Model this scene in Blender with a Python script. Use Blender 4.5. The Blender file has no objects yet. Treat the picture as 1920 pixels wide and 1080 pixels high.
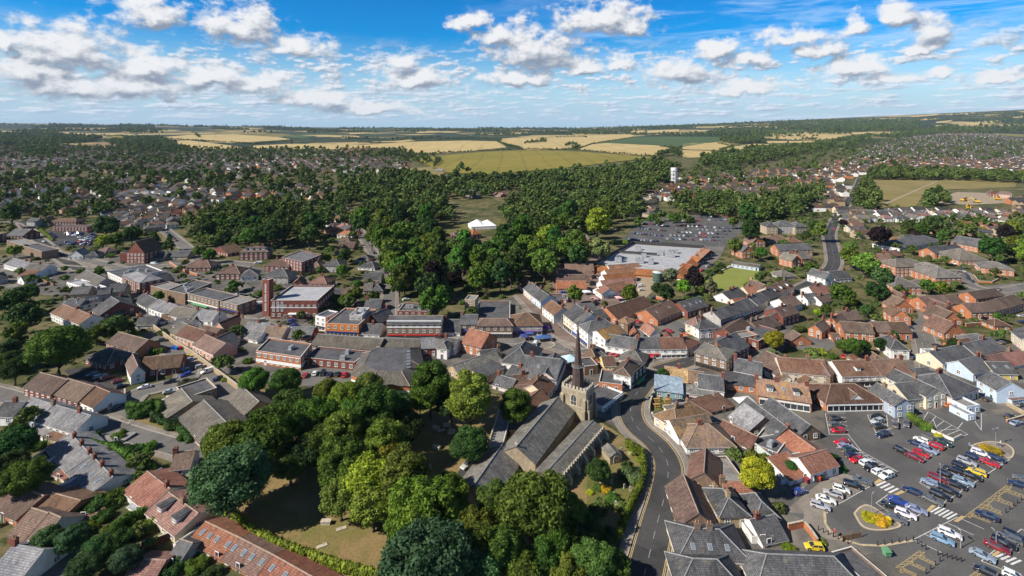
import bpy, bmesh, math, random
import numpy as np
from mathutils import Vector, Matrix
from math import radians as R
random.seed(7); rng = np.random.default_rng(7)
SC = bpy.context.scene
COL = SC.collection
D = bpy.data

# ---------------------------------------------------------------- camera
H = 78.0; F = 1000.0; CX = 960.0; HY = 238.0
cam = D.cameras.new('camera'); camo = D.objects.new('camera', cam); COL.objects.link(camo)
cam.sensor_width = 36; cam.lens = 36 * F / 1920; cam.shift_y = -(540 - HY) / 1920
cam.clip_start = 1; cam.clip_end = 60000
camo.location = (0, 0, H); camo.rotation_euler = (R(90), 0, 0)
SC.camera = camo

# ---------------------------------------------------------------- light and exposure
SUN_DIR = Vector((-0.92, -0.40, 0)).normalized()     # horizontal direction towards the sun
SUN_EL = R(37)
sun = D.lights.new('sun', 'SUN'); suno = D.objects.new('sun', sun); COL.objects.link(suno)
sun.energy = 5.0; sun.angle = R(0.5); sun.color = (1.0, 0.93, 0.83)
to_sun = Vector((SUN_DIR.x * math.cos(SUN_EL), SUN_DIR.y * math.cos(SUN_EL), math.sin(SUN_EL)))
suno.rotation_euler = to_sun.to_track_quat('Z', 'Y').to_euler()
vs = SC.view_settings
vs.view_transform = 'Standard'; vs.look = 'None'; vs.exposure = 0.50; vs.gamma = 1.0; vs.use_curve_mapping = False
SC.cycles.max_bounces = 5; SC.cycles.diffuse_bounces = 2; SC.cycles.glossy_bounces = 2
SC.cycles.transmission_bounces = 2; SC.cycles.volume_bounces = 0; SC.cycles.transparent_max_bounces = 4

# ---------------------------------------------------------------- node helpers
class NT:
    def __init__(self, tree): self.t = tree
    def n(self, typ, **kw):
        nd = self.t.nodes.new(typ)
        for k, v in kw.items():
            if k == 'ins':
                for i, x in v.items():
                    if hasattr(x, 'is_output') or isinstance(x, bpy.types.NodeSocket): self.t.links.new(x, nd.inputs[i])
                    else: nd.inputs[i].default_value = x
            else: setattr(nd, k, v)
        return nd
    def m(self, op, a, b=None, c=None, clamp=False):
        nd = self.t.nodes.new('ShaderNodeMath'); nd.operation = op; nd.use_clamp = clamp
        for i, x in enumerate((a, b, c)):
            if x is None: continue
            if isinstance(x, bpy.types.NodeSocket): self.t.links.new(x, nd.inputs[i])
            else: nd.inputs[i].default_value = x
        return nd.outputs[0]
    def v(self, op, a, b=None, sc=None):
        nd = self.t.nodes.new('ShaderNodeVectorMath'); nd.operation = op
        for i, x in enumerate((a, b)):
            if x is None: continue
            if isinstance(x, bpy.types.NodeSocket): self.t.links.new(x, nd.inputs[i])
            else: nd.inputs[i].default_value = x
        if sc is not None: nd.inputs['Scale'].default_value = sc
        return nd.outputs['Value'] if op in ('LENGTH', 'DOT_PRODUCT', 'DISTANCE') else nd.outputs[0]
    def mix(self, f, a, b, bt='MIX'):
        nd = self.t.nodes.new('ShaderNodeMix'); nd.data_type = 'RGBA'; nd.blend_type = bt
        for i, x in ((0, f), (6, a), (7, b)):
            if isinstance(x, bpy.types.NodeSocket): self.t.links.new(x, nd.inputs[i])
            else: nd.inputs[i].default_value = (*x, 1) if isinstance(x, tuple) and len(x) == 3 else x
        return nd.outputs[2]
    def noise(self, vec, scale, detail=3, rough=0.55, dist=0.0):
        nd = self.t.nodes.new('ShaderNodeTexNoise')
        if vec is not None: self.t.links.new(vec, nd.inputs['Vector'])
        nd.inputs['Scale'].default_value = scale; nd.inputs['Detail'].default_value = detail
        nd.inputs['Roughness'].default_value = rough; nd.inputs['Distortion'].default_value = dist
        return nd.outputs[0]
    def ramp(self, f, lo, hi, a=0.0, b=1.0):
        nd = self.t.nodes.new('ShaderNodeMapRange'); nd.interpolation_type = 'SMOOTHSTEP'
        for i, x in enumerate((f, lo, hi, a, b)):
            if isinstance(x, bpy.types.NodeSocket): self.t.links.new(x, nd.inputs[i])
            else: nd.inputs[i].default_value = x
        return nd.outputs[0]

# ---------------------------------------------------------------- sky: Nishita plus cumulus and cirrus, all by direction
W = D.worlds.new('World'); SC.world = W; W.use_nodes = True
wt = W.node_tree; wt.nodes.clear(); w = NT(wt)
sky = w.n('ShaderNodeTexSky', sky_type='NISHITA', sun_disc=False, sun_elevation=SUN_EL,
          sun_rotation=math.atan2(SUN_DIR.x, SUN_DIR.y) % (2 * math.pi), altitude=100, air_density=1.0, dust_density=0.6, ozone_density=2.2)
co = w.n('ShaderNodeTexCoord').outputs['Generated']
sp = w.n('ShaderNodeSeparateXYZ', ins={0: co})
az = w.m('ARCTAN2', sp.outputs[0], sp.outputs[1]); el = w.m('ARCSINE', sp.outputs[2])
ang = w.n('ShaderNodeCombineXYZ', ins={0: az, 1: el}).outputs[0]
def sky_dir(px, py):
    a = math.atan((px - CX) / F); return a, math.atan((HY - py) / F * math.cos(a))
# cumulus: centre and half size of each big cloud as seen from the hill
CLOUDS = [(120, 100, 110, 52), (278, 28, 64, 34), (455, 55, 78, 40), (555, 95, 60, 24), (285, 128, 52, 24), (60, 140, 90, 32), (10, 85, 24, 28),
          (390, 150, 80, 24), (250, 165, 100, 28), (120, 168, 110, 26), (490, 165, 60, 20), (755, 118, 30, 18), (780, 152, 74, 20),
          (885, 42, 40, 18), (1000, 100, 94, 48), (930, 70, 40, 22), (1130, 42, 92, 36), (1190, 55, 30, 20), (1265, 138, 68, 28), (1160, 125, 26, 15), (1095, 132, 40, 16),
          (1350, 95, 42, 22), (1480, 75, 66, 18), (1530, 95, 50, 18), (1680, 30, 38, 28), (1735, 60, 44, 30), (1735, 90, 44, 16), (1600, 132, 74, 18),
          (1880, 148, 52, 13), (1600, 50, 30, 22), (600, 190, 80, 18), (1400, 165, 90, 15), (1760, 138, 22, 12), (1390, 115, 50, 16), (1670, 148, 60, 12), (690, 205, 90, 12), (970, 150, 70, 18)]
def blob_group():
    g = D.node_groups.new('cloud_field', 'ShaderNodeTree')
    g.interface.new_socket('P', in_out='INPUT', socket_type='NodeSocketVector')
    g.interface.new_socket('V', in_out='OUTPUT', socket_type='NodeSocketFloat')
    q = NT(g); gi = g.nodes.new('NodeGroupInput'); go = g.nodes.new('NodeGroupOutput'); acc = None
    for (px, py, rx, ry) in CLOUDS:
        a, e = sky_dir(px, py); a2, _ = sky_dir(px + rx, py); _, e2 = sky_dir(px, py - ry)
        d = q.v('MULTIPLY', q.v('SUBTRACT', gi.outputs[0], (a, e, 0)), (0.86 / abs(a2 - a), 0.76 / abs(e2 - e), 0))
        # flatter below than above
        ab = q.v('ABSOLUTE', d); d2 = q.v('SUBTRACT', q.v('MULTIPLY', d, (1, 1.25, 0)), q.v('MULTIPLY', ab, (0, 0.35, 0)))
        l = q.v('LENGTH', d2)
        acc = l if acc is None else q.m('SMOOTH_MIN', acc, l, 0.25)
    out = q.m('SUBTRACT', 1.0, acc)
    g.links.new(out, go.inputs[0]); return g
BG = blob_group()
def field(p): return w.n('ShaderNodeGroup', node_tree=BG, ins={0: p}).outputs[0]
warp = w.v('MULTIPLY', w.v('SUBTRACT', w.n('ShaderNodeTexNoise', ins={'Vector': ang, 'Scale': 17.0, 'Detail': 6.0, 'Roughness': 0.65}).outputs['Color'], (0.5, 0.5, 0.5)), (0.055, 0.042, 0))
pw = w.v('ADD', ang, warp)
f0 = field(pw); f1 = field(w.v('ADD', pw, (-0.008, 0.016, 0)))
an = w.v('MULTIPLY', ang, (1, 1.5, 0))
n0 = w.noise(an, 26, 8, 0.60); n1 = w.noise(w.v('ADD', an, (-0.007, 0.014, 0)), 26, 8, 0.60)
big = w.m('ADD', f0, w.m('MULTIPLY', w.m('SUBTRACT', n0, 0.5), 2.5))
dens = w.ramp(big, -0.14, 0.55)
shade = w.m('ADD', w.m('MULTIPLY', w.m('SUBTRACT', f0, f1), 1.25), w.m('MULTIPLY', w.m('SUBTRACT', n0, n1), 2.2))
lit = w.ramp(shade, -0.5, 0.55)
# small clouds in layers towards the horizon
patch = w.noise(ang, 4.5, 2, 0.5)
def layer(sx, sy, lo, hi, e0, e1, e2, e3, amt):
    a_ = w.v('MULTIPLY', ang, (sx, sy, 1)); p0 = w.noise(a_, 1.0, 7, 0.58); p1 = w.noise(w.v('ADD', a_, (-0.10, 0.22, 0)), 1.0, 7, 0.58)
    band = w.m('MULTIPLY', w.ramp(el, e0, e1), w.ramp(el, e3, e2))
    dn = w.m('MULTIPLY', w.ramp(w.m('ADD', p0, w.m('MULTIPLY', w.m('SUBTRACT', patch, 0.5), 0.35)), lo, hi), w.m('MULTIPLY', band, amt))
    return dn, w.ramp(w.m('SUBTRACT', p0, p1), -0.12, 0.12)
sd, slit = layer(26, 62, 0.47, 0.60, 0.045, 0.075, 0.10, 0.17, 0.95)
sd2, slit2 = layer(19, 105, 0.43, 0.60, 0.004, 0.025, 0.05, 0.095, 0.85)
# high thin streaks
ci = w.noise(w.v('MULTIPLY', ang, (5, 34, 1)), 1.0, 5, 0.65, 0.6)
cipatch = w.noise(w.v('ADD', ang, (3.1, 0.4, 0)), 2.6, 2, 0.5)
cipatch = w.m('ADD', cipatch, w.ramp(az, 0.15, 0.55, 0.0, 0.2))
ci = w.m('MULTIPLY', w.ramp(ci, 0.42, 0.75), w.ramp(cipatch, 0.5, 0.72, 0.0, 0.6))
ci = w.m('MULTIPLY', ci, w.ramp(el, 0.02, 0.07))
veil = w.m('MULTIPLY', w.ramp(el, 0.17, 0.0), 0.8)
SKY_S = 0.075
sat = w.n('ShaderNodeHueSaturation', ins={'Hue': 0.512, 'Saturation': 1.9, 'Value': 1.35, 'Color': sky.outputs[0]}).outputs[0]
K = 1.0 / SKY_S
def cc(r, g, b): return (r * K, g * K, b * K)
dk = w.ramp(el, 0.20, 0.55, 1.0, 0.28)  # added dimming of the sky above the view, cuts fill and deepens shadows
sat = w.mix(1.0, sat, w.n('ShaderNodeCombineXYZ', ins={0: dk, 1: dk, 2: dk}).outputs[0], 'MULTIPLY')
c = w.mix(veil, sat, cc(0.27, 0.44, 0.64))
c = w.mix(ci, c, cc(0.50, 0.62, 0.78))
c = w.mix(sd2, c, w.mix(slit2, cc(0.25, 0.33, 0.44), cc(0.62, 0.66, 0.72)))
c = w.mix(sd, c, w.mix(slit, cc(0.22, 0.28, 0.37), cc(0.62, 0.64, 0.68)))
c = w.mix(dens, c, w.mix(lit, cc(0.19, 0.225, 0.29), cc(0.64, 0.645, 0.66)))
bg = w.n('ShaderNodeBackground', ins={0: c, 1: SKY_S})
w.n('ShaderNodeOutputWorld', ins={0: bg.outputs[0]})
W.cycles.sampling_method = 'MANUAL'; W.cycles.sample_map_resolution = 512

# ---------------------------------------------------------------- terrain and projection
HP = [(-900, 228), (0, 231), (400, 236), (700, 240), (1100, 240), (1300, 233), (1500, 225), (1920, 207), (2900, 200)]
def sstep(a, b, x):
    t = np.clip((x - a) / (b - a), 0, 1); return t * t * (3 - 2 * t)
def terrain(X, Y):
    X = np.asarray(X, float); Y = np.asarray(Y, float)
    px = CX + F * X / np.maximum(Y, 1)
    yh = np.interp(px, [a for a, _ in HP], [b for _, b in HP])
    return sstep(1700, 9000, Y) * (H + (HY - yh) / F * 9000)
def tz(X, Y): return float(terrain(X, Y))
def U(px, py, z=0.0):
    """photo pixel -> point on the plane at height z (near) or on the terrain (far)"""
    if py > HY + 1:
        Y = (H - z) * F / (py - HY)
        if Y < 1650: return Vector(((px - CX) / F * Y, Y, z))
    lo, hi = 1500.0, 9000.0
    for _ in range(40):
        m = (lo + hi) / 2; X = (px - CX) / F * m
        if HY + F * (H - tz(X, m)) / m > py: lo = m
        else: hi = m
    X = (px - CX) / F * lo
    return Vector((X, lo, tz(X, lo)))
def P(v): return CX + F * v[0] / v[1], HY + F * (H - v[2]) / v[1]
TILE = {}
for i in range(4):
    for k, y in (('A', 400), ('B', 600), ('C', 810)): TILE[k + str(i)] = (i * 480, y, 4.0)
for i in range(3): TILE['D' + str(i)] = (i * 640, 180, 3.0)
TILE['Z'] = (0, 0, 1.0)
def px(T, x, y):
    a, b, s = TILE[T]; return a + x / s, b + y / s

# ---------------------------------------------------------------- object helpers
def tag(o, label=None, cat=None, group=None, kind=None):
    if label: o['label'] = label
    if cat: o['category'] = cat
    if group: o['group'] = group
    if kind: o['kind'] = kind
    return o
def empty(name, loc=(0, 0, 0), rz=0.0):
    o = D.objects.new(name, None); o.location = loc; o.rotation_euler = (0, 0, rz); o.empty_display_size = 0.5
    COL.objects.link(o); return o
def link(name, me, parent=None, loc=None, rz=None):
    o = D.objects.new(name, me); COL.objects.link(o)
    if parent is not None: o.parent = parent
    if loc is not None: o.location = loc
    if rz is not None: o.rotation_euler = (0, 0, rz)
    return o
class MB:
    """collects faces (with auto metre UVs) and builds one mesh"""
    def __init__(self): self.v = []; self.f = []; self.mi = []; self.sm = []
    def add(self, pts, faces, mi=0, sm=False):
        b = len(self.v); self.v += [tuple(p) for p in pts]
        for f in faces:
            self.f.append([b + i for i in f]); self.mi.append(mi); self.sm.append(sm)
    def quad(self, *pts, mi=0): self.add(pts, [list(range(len(pts)))], mi)
    def box(self, x0, x1, y0, y1, z0, z1, mi=0):
        p = [(x0, y0, z0), (x1, y0, z0), (x1, y1, z0), (x0, y1, z0), (x0, y0, z1), (x1, y0, z1), (x1, y1, z1), (x0, y1, z1)]
        self.add(p, [(0, 3, 2, 1), (4, 5, 6, 7), (0, 1, 5, 4), (1, 2, 6, 5), (2, 3, 7, 6), (3, 0, 4, 7)], mi)
    def tube(self, pts, rad, n=8, mi=0, sm=True, cap=True):
        rings = []
        for i, p in enumerate(pts):
            p = Vector(p); a = Vector(pts[max(i - 1, 0)]); b = Vector(pts[min(i + 1, len(pts) - 1)])
            d = (b - a).normalized() if (b - a).length > 1e-6 else Vector((0, 0, 1))
            q = d.to_track_quat('Z', 'Y'); r = rad[i] if isinstance(rad, (list, tuple)) else rad
            rings.append([p + q @ Vector((r * math.cos(2 * math.pi * k / n), r * math.sin(2 * math.pi * k / n), 0)) for k in range(n)])
        vs_ = [x for r in rings for x in r]; fs = []
        for i in range(len(rings) - 1):
            for k in range(n): fs.append((i * n + k, i * n + (k + 1) % n, (i + 1) * n + (k + 1) % n, (i + 1) * n + k))
        self.add(vs_, fs, mi, sm)
        if cap:
            self.add(rings[-1], [list(range(n))], mi); self.add(rings[0], [list(range(n))[::-1]], mi)
    def slab(self, polys, t, mi_top=0, mi_side=1):
        """roof sheets: polys of 3-D points, given thickness downwards; shared points are welded"""
        idx = {}; vt = []
        def gi(p):
            k = (round(p[0], 3), round(p[1], 3), round(p[2], 3))
            if k not in idx: idx[k] = len(vt); vt.append(Vector(p))
            return idx[k]
        F_ = [[gi(p) for p in poly] for poly in polys]
        n = len(vt); e = {}
        for f in F_:
            for i in range(len(f)):
                a, b = f[i], f[(i + 1) % len(f)]; e[(a, b)] = 1
        self.add(vt, F_, mi_top)
        low = [p - Vector((0, 0, t)) for p in vt]
        self.add(low, [f[::-1] for f in F_], mi_side)
        for (a, b) in list(e):
            if (b, a) not in e: self.add([vt[a], low[a], low[b], vt[b]], [(0, 1, 2, 3)], mi_side)
    def mesh(self, name, mats):
        me = D.meshes.new(name); me.from_pydata(self.v, [], self.f)
        for m_ in (mats if isinstance(mats, (list, tuple)) else [mats]): me.materials.append(m_)
        me.polygons.foreach_set('material_index', self.mi); me.polygons.foreach_set('use_smooth', self.sm)
        uv = me.uv_layers.new(name='UVMap'); data = []
        V_ = self.v
        for f in self.f:
            p0 = Vector(V_[f[0]]); nrm = Vector((0, 0, 0))
            for i in range(1, len(f) - 1): nrm += (Vector(V_[f[i]]) - p0).cross(Vector(V_[f[i + 1]]) - p0)
            if nrm.length < 1e-9: nrm = Vector((0, 0, 1))
            nrm.normalize()
            u = Vector((0, 0, 1)).cross(nrm)
            u = Vector((1, 0, 0)) if u.length < 0.05 else u.normalized()
            vv = nrm.cross(u)
            for i in f:
                q = Vector(V_[i]); data += [q.dot(u), q.dot(vv)]
        uv.data.foreach_set('uv', data); me.update(); return me
    def obj(self, name, mats, parent=None, loc=None, rz=None): return link(name, self.mesh(name, mats), parent, loc, rz)

# ---------------------------------------------------------------- materials
def newmat(name, rough=0.8, spec=0.3):
    m = D.materials.new(name); m.use_nodes = True; t = m.node_tree; b = t.nodes['Principled BSDF']
    b.inputs['Roughness'].default_value = rough; b.inputs['Specular IOR Level'].default_value = spec
    return m, NT(t), b
def simple(name, c, rough=0.7, var=0.25, scale=1.2, spec=0.3, metal=0.0):
    m, t, b = newmat(name, rough, spec); b.inputs['Metallic'].default_value = metal
    pos = t.n('ShaderNodeNewGeometry').outputs['Position']
    f = t.ramp(t.noise(pos, scale, 4, 0.6), 0.25, 0.75, 1 - var, 1 + var)
    t.t.links.new(t.mix(1.0, c, t.n('ShaderNodeCombineXYZ', ins={0: f, 1: f, 2: f}).outputs[0], 'MULTIPLY'), b.inputs['Base Color'])
    return m
def grey3(t, f): return t.n('ShaderNodeCombineXYZ', ins={0: f, 1: f, 2: f}).outputs[0]
def roofmat(name, c, c2, lichen=None, lam=0.0, row=0.34, rough=0.85, streak=1.0):
    """tiled or slated roof: courses, single odd tiles, weather streaks down the slope, lichen patches"""
    m, t, b = newmat(name, rough, 0.25)
    uv = t.n('ShaderNodeUVMap').outputs[0]; pos = t.n('ShaderNodeNewGeometry').outputs['Position']
    rnd = t.n('ShaderNodeObjectInfo').outputs['Random']
    br = t.n('ShaderNodeTexBrick', offset=0.5, ins={'Vector': uv, 'Color1': (0.72, 0.72, 0.72, 1), 'Color2': (1.22, 1.22, 1.22, 1), 'Mortar': (0.42, 0.42, 0.42, 1), 'Scale': 1.0,
             'Mortar Size': 0.035, 'Mortar Smooth': 0.3, 'Bias': 0.0, 'Brick Width': row * 1.1, 'Row Height': row}).outputs[0]
    st = t.noise(t.v('MULTIPLY', uv, (2.2, 0.35, 1)), 1.0, 4, 0.65)
    bigp = t.noise(pos, 0.28, 5, 0.6)
    base = t.mix(t.ramp(bigp, 0.38, 0.6), c, c2)
    moss = t.ramp(t.noise(pos, 1.1, 7, 0.72), 0.55, 0.75, 0.0, 0.5)
    base = t.mix(moss, base, (0.11, 0.10, 0.06))
    base = t.mix(1.0, base, br, 'MULTIPLY')
    f = t.m('ADD', t.ramp(st, 0.2, 0.8, 1 - 0.38 * streak, 1 + 0.34 * streak), t.m('MULTIPLY', t.m('SUBTRACT', rnd, 0.5), 0.5))
    base = t.mix(1.0, base, grey3(t, f), 'MULTIPLY')
    base = t.n('ShaderNodeHueSaturation', ins={'Hue': t.m('ADD', .5, t.m('MULTIPLY', t.m('SUBTRACT', t.m('FRACT', t.m('MULTIPLY', rnd, 9.1)), .5), .02)), 'Saturation': t.ramp(t.m('FRACT', t.m('MULTIPLY', rnd, 5.7)), 0, 1, .75, 1.15), 'Color': base}).outputs[0]
    if lichen:
        lp = t.m('ADD', t.noise(pos, 0.55, 6, 0.7), t.m('MULTIPLY', t.m('SUBTRACT', t.noise(pos, 0.12, 2, 0.5), 0.5), 0.5))
        base = t.mix(t.m('MULTIPLY', t.ramp(lp, 0.56 - lam, 0.68 - lam), 0.75), base, lichen)
    t.t.links.new(base, b.inputs['Base Color'])
    bp = t.n('ShaderNodeBump', ins={'Strength': 0.5, 'Distance': 0.05, 'Height': t.m('ADD', t.n('ShaderNodeRGBToBW', ins={0: br}).outputs[0], st)})
    t.t.links.new(bp.outputs[0], b.inputs['Normal'])
    return m
def flatmat(name, c, c2, rough=0.75):
    m, t, b = newmat(name, rough, 0.3)
    pos = t.n('ShaderNodeNewGeometry').outputs['Position']; uv = t.n('ShaderNodeUVMap').outputs[0]
    a = t.mix(t.ramp(t.noise(pos, 0.35, 6, 0.65, 0.6), 0.36, 0.62), c, c2)
    seam = t.n('ShaderNodeTexBrick', offset=0.0, ins={'Vector': uv, 'Color1': (0.93, 0.93, 0.93, 1), 'Color2': (1.07, 1.07, 1.07, 1), 'Mortar': (0.7, 0.7, 0.7, 1), 'Scale': 1.0, 'Mortar Size': 0.03, 'Brick Width': 7.0, 'Row Height': 1.4}).outputs[0]
    a = t.mix(1.0, a, seam, 'MULTIPLY')
    sp_ = t.ramp(t.noise(pos, 2.5, 4, 0.7), 0.3, 0.7, 0.8, 1.2)
    t.t.links.new(t.mix(1.0, a, grey3(t, sp_), 'MULTIPLY'), b.inputs['Base Color']); return m
def wallmat(name, c, c2=None, brick=True, var=0.2):
    m, t, b = newmat(name, 0.85, 0.2)
    uv = t.n('ShaderNodeUVMap').outputs[0]; pos = t.n('ShaderNodeNewGeometry').outputs['Position']
    rnd = t.n('ShaderNodeObjectInfo').outputs['Random']
    c2 = c2 or tuple(x * 0.75 for x in c)
    a = t.mix(t.ramp(t.noise(pos, 0.7, 5, 0.65), 0.3, 0.72), c, c2)
    if brick:
        br = t.n('ShaderNodeTexBrick', offset=0.5, ins={'Vector': uv, 'Color1': (0.78, 0.78, 0.78, 1), 'Color2': (1.2, 1.2, 1.2, 1), 'Mortar': (1.0, 0.98, 0.95, 1), 'Scale': 1.0,
                'Mortar Size': 0.012, 'Brick Width': 0.32, 'Row Height': 0.11}).outputs[0]
        a = t.mix(1.0, a, br, 'MULTIPLY')
    stain = t.ramp(t.noise(t.v('MULTIPLY', uv, (1.6, 0.25, 1)), 1.0, 4, 0.6), 0.25, 0.8, 1 + var * 0.6, 1 - var)
    f = t.m('ADD', stain, t.m('MULTIPLY', t.m('SUBTRACT', rnd, 0.5), 0.16))
    t.t.links.new(t.mix(1.0, a, grey3(t, f), 'MULTIPLY'), b.inputs['Base Color']); return m
LICH = (0.30, 0.20, 0.06)
RM = dict(
    S=roofmat('slate', (0.085, 0.087, 0.094), (0.13, 0.13, 0.135), (0.19, 0.17, 0.12), -0.06),
    s=roofmat('pale_slate', (0.20, 0.20, 0.215), (0.29, 0.285, 0.29), (0.14, 0.13, 0.12), -0.02),
    G=roofmat('grey_tile', (0.15, 0.135, 0.115), (0.20, 0.18, 0.15), (0.10, 0.09, 0.08), 0.0),
    B=roofmat('brown_tile', (0.135, 0.085, 0.062), (0.175, 0.11, 0.08), (0.09, 0.07, 0.06), -0.03),
    R=roofmat('red_brown_tile', (0.165, 0.09, 0.064), (0.215, 0.125, 0.09), (0.14, 0.11, 0.08), 0.0),
    O=roofmat('orange_tile', (0.36, 0.16, 0.085), (0.30, 0.125, 0.07), (0.20, 0.115, 0.07), -0.05),
    Q=roofmat('lichened_tile', (0.34, 0.17, 0.07), (0.25, 0.14, 0.08), (0.40, 0.24, 0.07), 0.03),
    T=roofmat('old_plain_tile', (0.24, 0.15, 0.085), (0.17, 0.115, 0.075), (0.32, 0.21, 0.09), 0.0),
    H=roofmat('thatch', (0.36, 0.25, 0.12), (0.26, 0.18, 0.09), (0.17, 0.14, 0.09), -0.04, row=0.9),
    L=roofmat('lead_sheet', (0.165, 0.157, 0.138), (0.225, 0.213, 0.185), (0.09, 0.088, 0.08), 0.02, row=0.55, rough=0.6),
    F=flatmat('felt_roof', (0.075, 0.075, 0.08), (0.115, 0.115, 0.12)),
    f=flatmat('pale_felt_roof', (0.19, 0.18, 0.17), (0.27, 0.26, 0.245)),
    W=flatmat('white_membrane', (0.33, 0.34, 0.36), (0.42, 0.425, 0.43)),
    K=roofmat('blue_metal', (0.26, 0.36, 0.44), (0.32, 0.42, 0.50), None, 0, row=0.6, rough=0.5, streak=0.4),
    M=roofmat('mauve_pantile', (0.25, 0.115, 0.085), (0.30, 0.15, 0.11), (0.17, 0.11, 0.08), -0.02),
)
WM = dict(
    w=wallmat('white_render', (0.78, 0.77, 0.74), (0.68, 0.67, 0.63), False, 0.10),
    c=wallmat('cream_render', (0.66, 0.57, 0.41), (0.57, 0.49, 0.36), False, 0.12),
    o=wallmat('orange_brick', (0.46, 0.19, 0.095), (0.38, 0.15, 0.075)),
    r=wallmat('red_brick', (0.20, 0.068, 0.05), (0.15, 0.055, 0.042)),
    b=wallmat('brown_brick', (0.23, 0.16, 0.11), (0.17, 0.12, 0.085)),
    y=wallmat('buff_brick', (0.40, 0.31, 0.19), (0.31, 0.235, 0.15)),
    p=wallmat('pink_render', (0.62, 0.36, 0.27), (0.55, 0.31, 0.24), False, 0.12),
    k=wallmat('pale_pink_render', (0.70, 0.58, 0.54), (0.62, 0.52, 0.50), False, 0.10),
    u=wallmat('pale_blue_render', (0.50, 0.60, 0.70), (0.46, 0.55, 0.65), False, 0.08),
    t=wallmat('teal_boards', (0.20, 0.36, 0.38), (0.17, 0.31, 0.33), False, 0.15),
    a=wallmat('sage_render', (0.50, 0.56, 0.52), (0.45, 0.51, 0.47), False, 0.10),
    f=wallmat('flint_wall', (0.36, 0.30, 0.21), (0.25, 0.21, 0.15)),
    g=wallmat('grey_render', (0.42, 0.40, 0.37), (0.34, 0.325, 0.30), False, 0.15),
    n=wallmat('orange_panel', (0.55, 0.19, 0.045), (0.50, 0.17, 0.045), False, 0.08),
    e=wallmat('yellow_render', (0.68, 0.53, 0.16), (0.6, 0.47, 0.15), False, 0.08),
    x=wallmat('dark_boards', (0.06, 0.06, 0.062), (0.045, 0.045, 0.05), False, 0.2),
    d=wallmat('blue_grey_render', (0.35, 0.41, 0.49), (0.31, 0.36, 0.44), False, 0.1),
    z=wallmat('flint_dark_wall', (0.26, 0.22, 0.165), (0.18, 0.155, 0.12)),
)
FASC = simple('white_fascia', (0.62, 0.60, 0.56), 0.6, 0.12)
DFASC = simple('dark_fascia', (0.12, 0.10, 0.085), 0.7, 0.15)
RIDGE = simple('ridge_tile', (0.30, 0.22, 0.17), 0.85, 0.3, 2.0)
RIDGEG = simple('grey_ridge_tile', (0.24, 0.24, 0.24), 0.8, 0.25, 2.0)
POT = simple('clay_pot', (0.42, 0.19, 0.10), 0.8, 0.2)
LEADF = simple('lead_flashing', (0.33, 0.34, 0.36), 0.5, 0.2)
METAL = simple('galvanised_metal', (0.46, 0.47, 0.48), 0.4, 0.15, metal=0.6)
STONE = simple('limestone', (0.46, 0.41, 0.32), 0.85, 0.25, 1.5)
DARKWOOD = simple('dark_shingle', (0.075, 0.05, 0.042), 0.75, 0.35, 2.5)
def glassmat():
    m, t, b = newmat('window_glass', 0.06, 0.8)
    rnd = t.n('ShaderNodeObjectInfo').outputs['Random']
    t.t.links.new(t.mix(rnd, (0.012, 0.016, 0.022), (0.075, 0.085, 0.10)), b.inputs['Base Color']); return m
GLASS = glassmat()
WFRAME = simple('white_window_frame', (0.78, 0.78, 0.76), 0.5, 0.06)
BFRAME = simple('brown_window_frame', (0.16, 0.09, 0.05), 0.6, 0.15)
def colmat(name, rough=0.6, spec=0.4, coat=0.0, var=0.1):
    m, t, b = newmat(name, rough, spec)
    oc = t.n('ShaderNodeObjectInfo').outputs['Color']; pos = t.n('ShaderNodeNewGeometry').outputs['Position']
    f = t.ramp(t.noise(pos, 1.5, 3, 0.6), 0.25, 0.75, 1 - var, 1 + var)
    t.t.links.new(t.mix(1.0, oc, grey3(t, f), 'MULTIPLY'), b.inputs['Base Color']); b.inputs['Coat Weight'].default_value = coat
    b.inputs['Coat Roughness'].default_value = 0.05
    return m
PAINT = colmat('car_paint', 0.35, 0.5, 0.8, 0.03)
TINT = colmat('coloured_panel', 0.6, 0.35)
TYRE = simple('tyre_rubber', (0.015, 0.015, 0.016), 0.8, 0.2)
RIM = simple('wheel_alloy', (0.40, 0.40, 0.42), 0.35, 0.1, metal=0.7)
LAMPG = simple('headlamp_lens', (0.75, 0.78, 0.8), 0.15, 0.05, spec=0.7)
TAIL = simple('tail_lens', (0.35, 0.01, 0.008), 0.2, 0.1)
PLATEY = simple('rear_plate', (0.75, 0.55, 0.03), 0.5, 0.05)
ASPHALT = None
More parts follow.
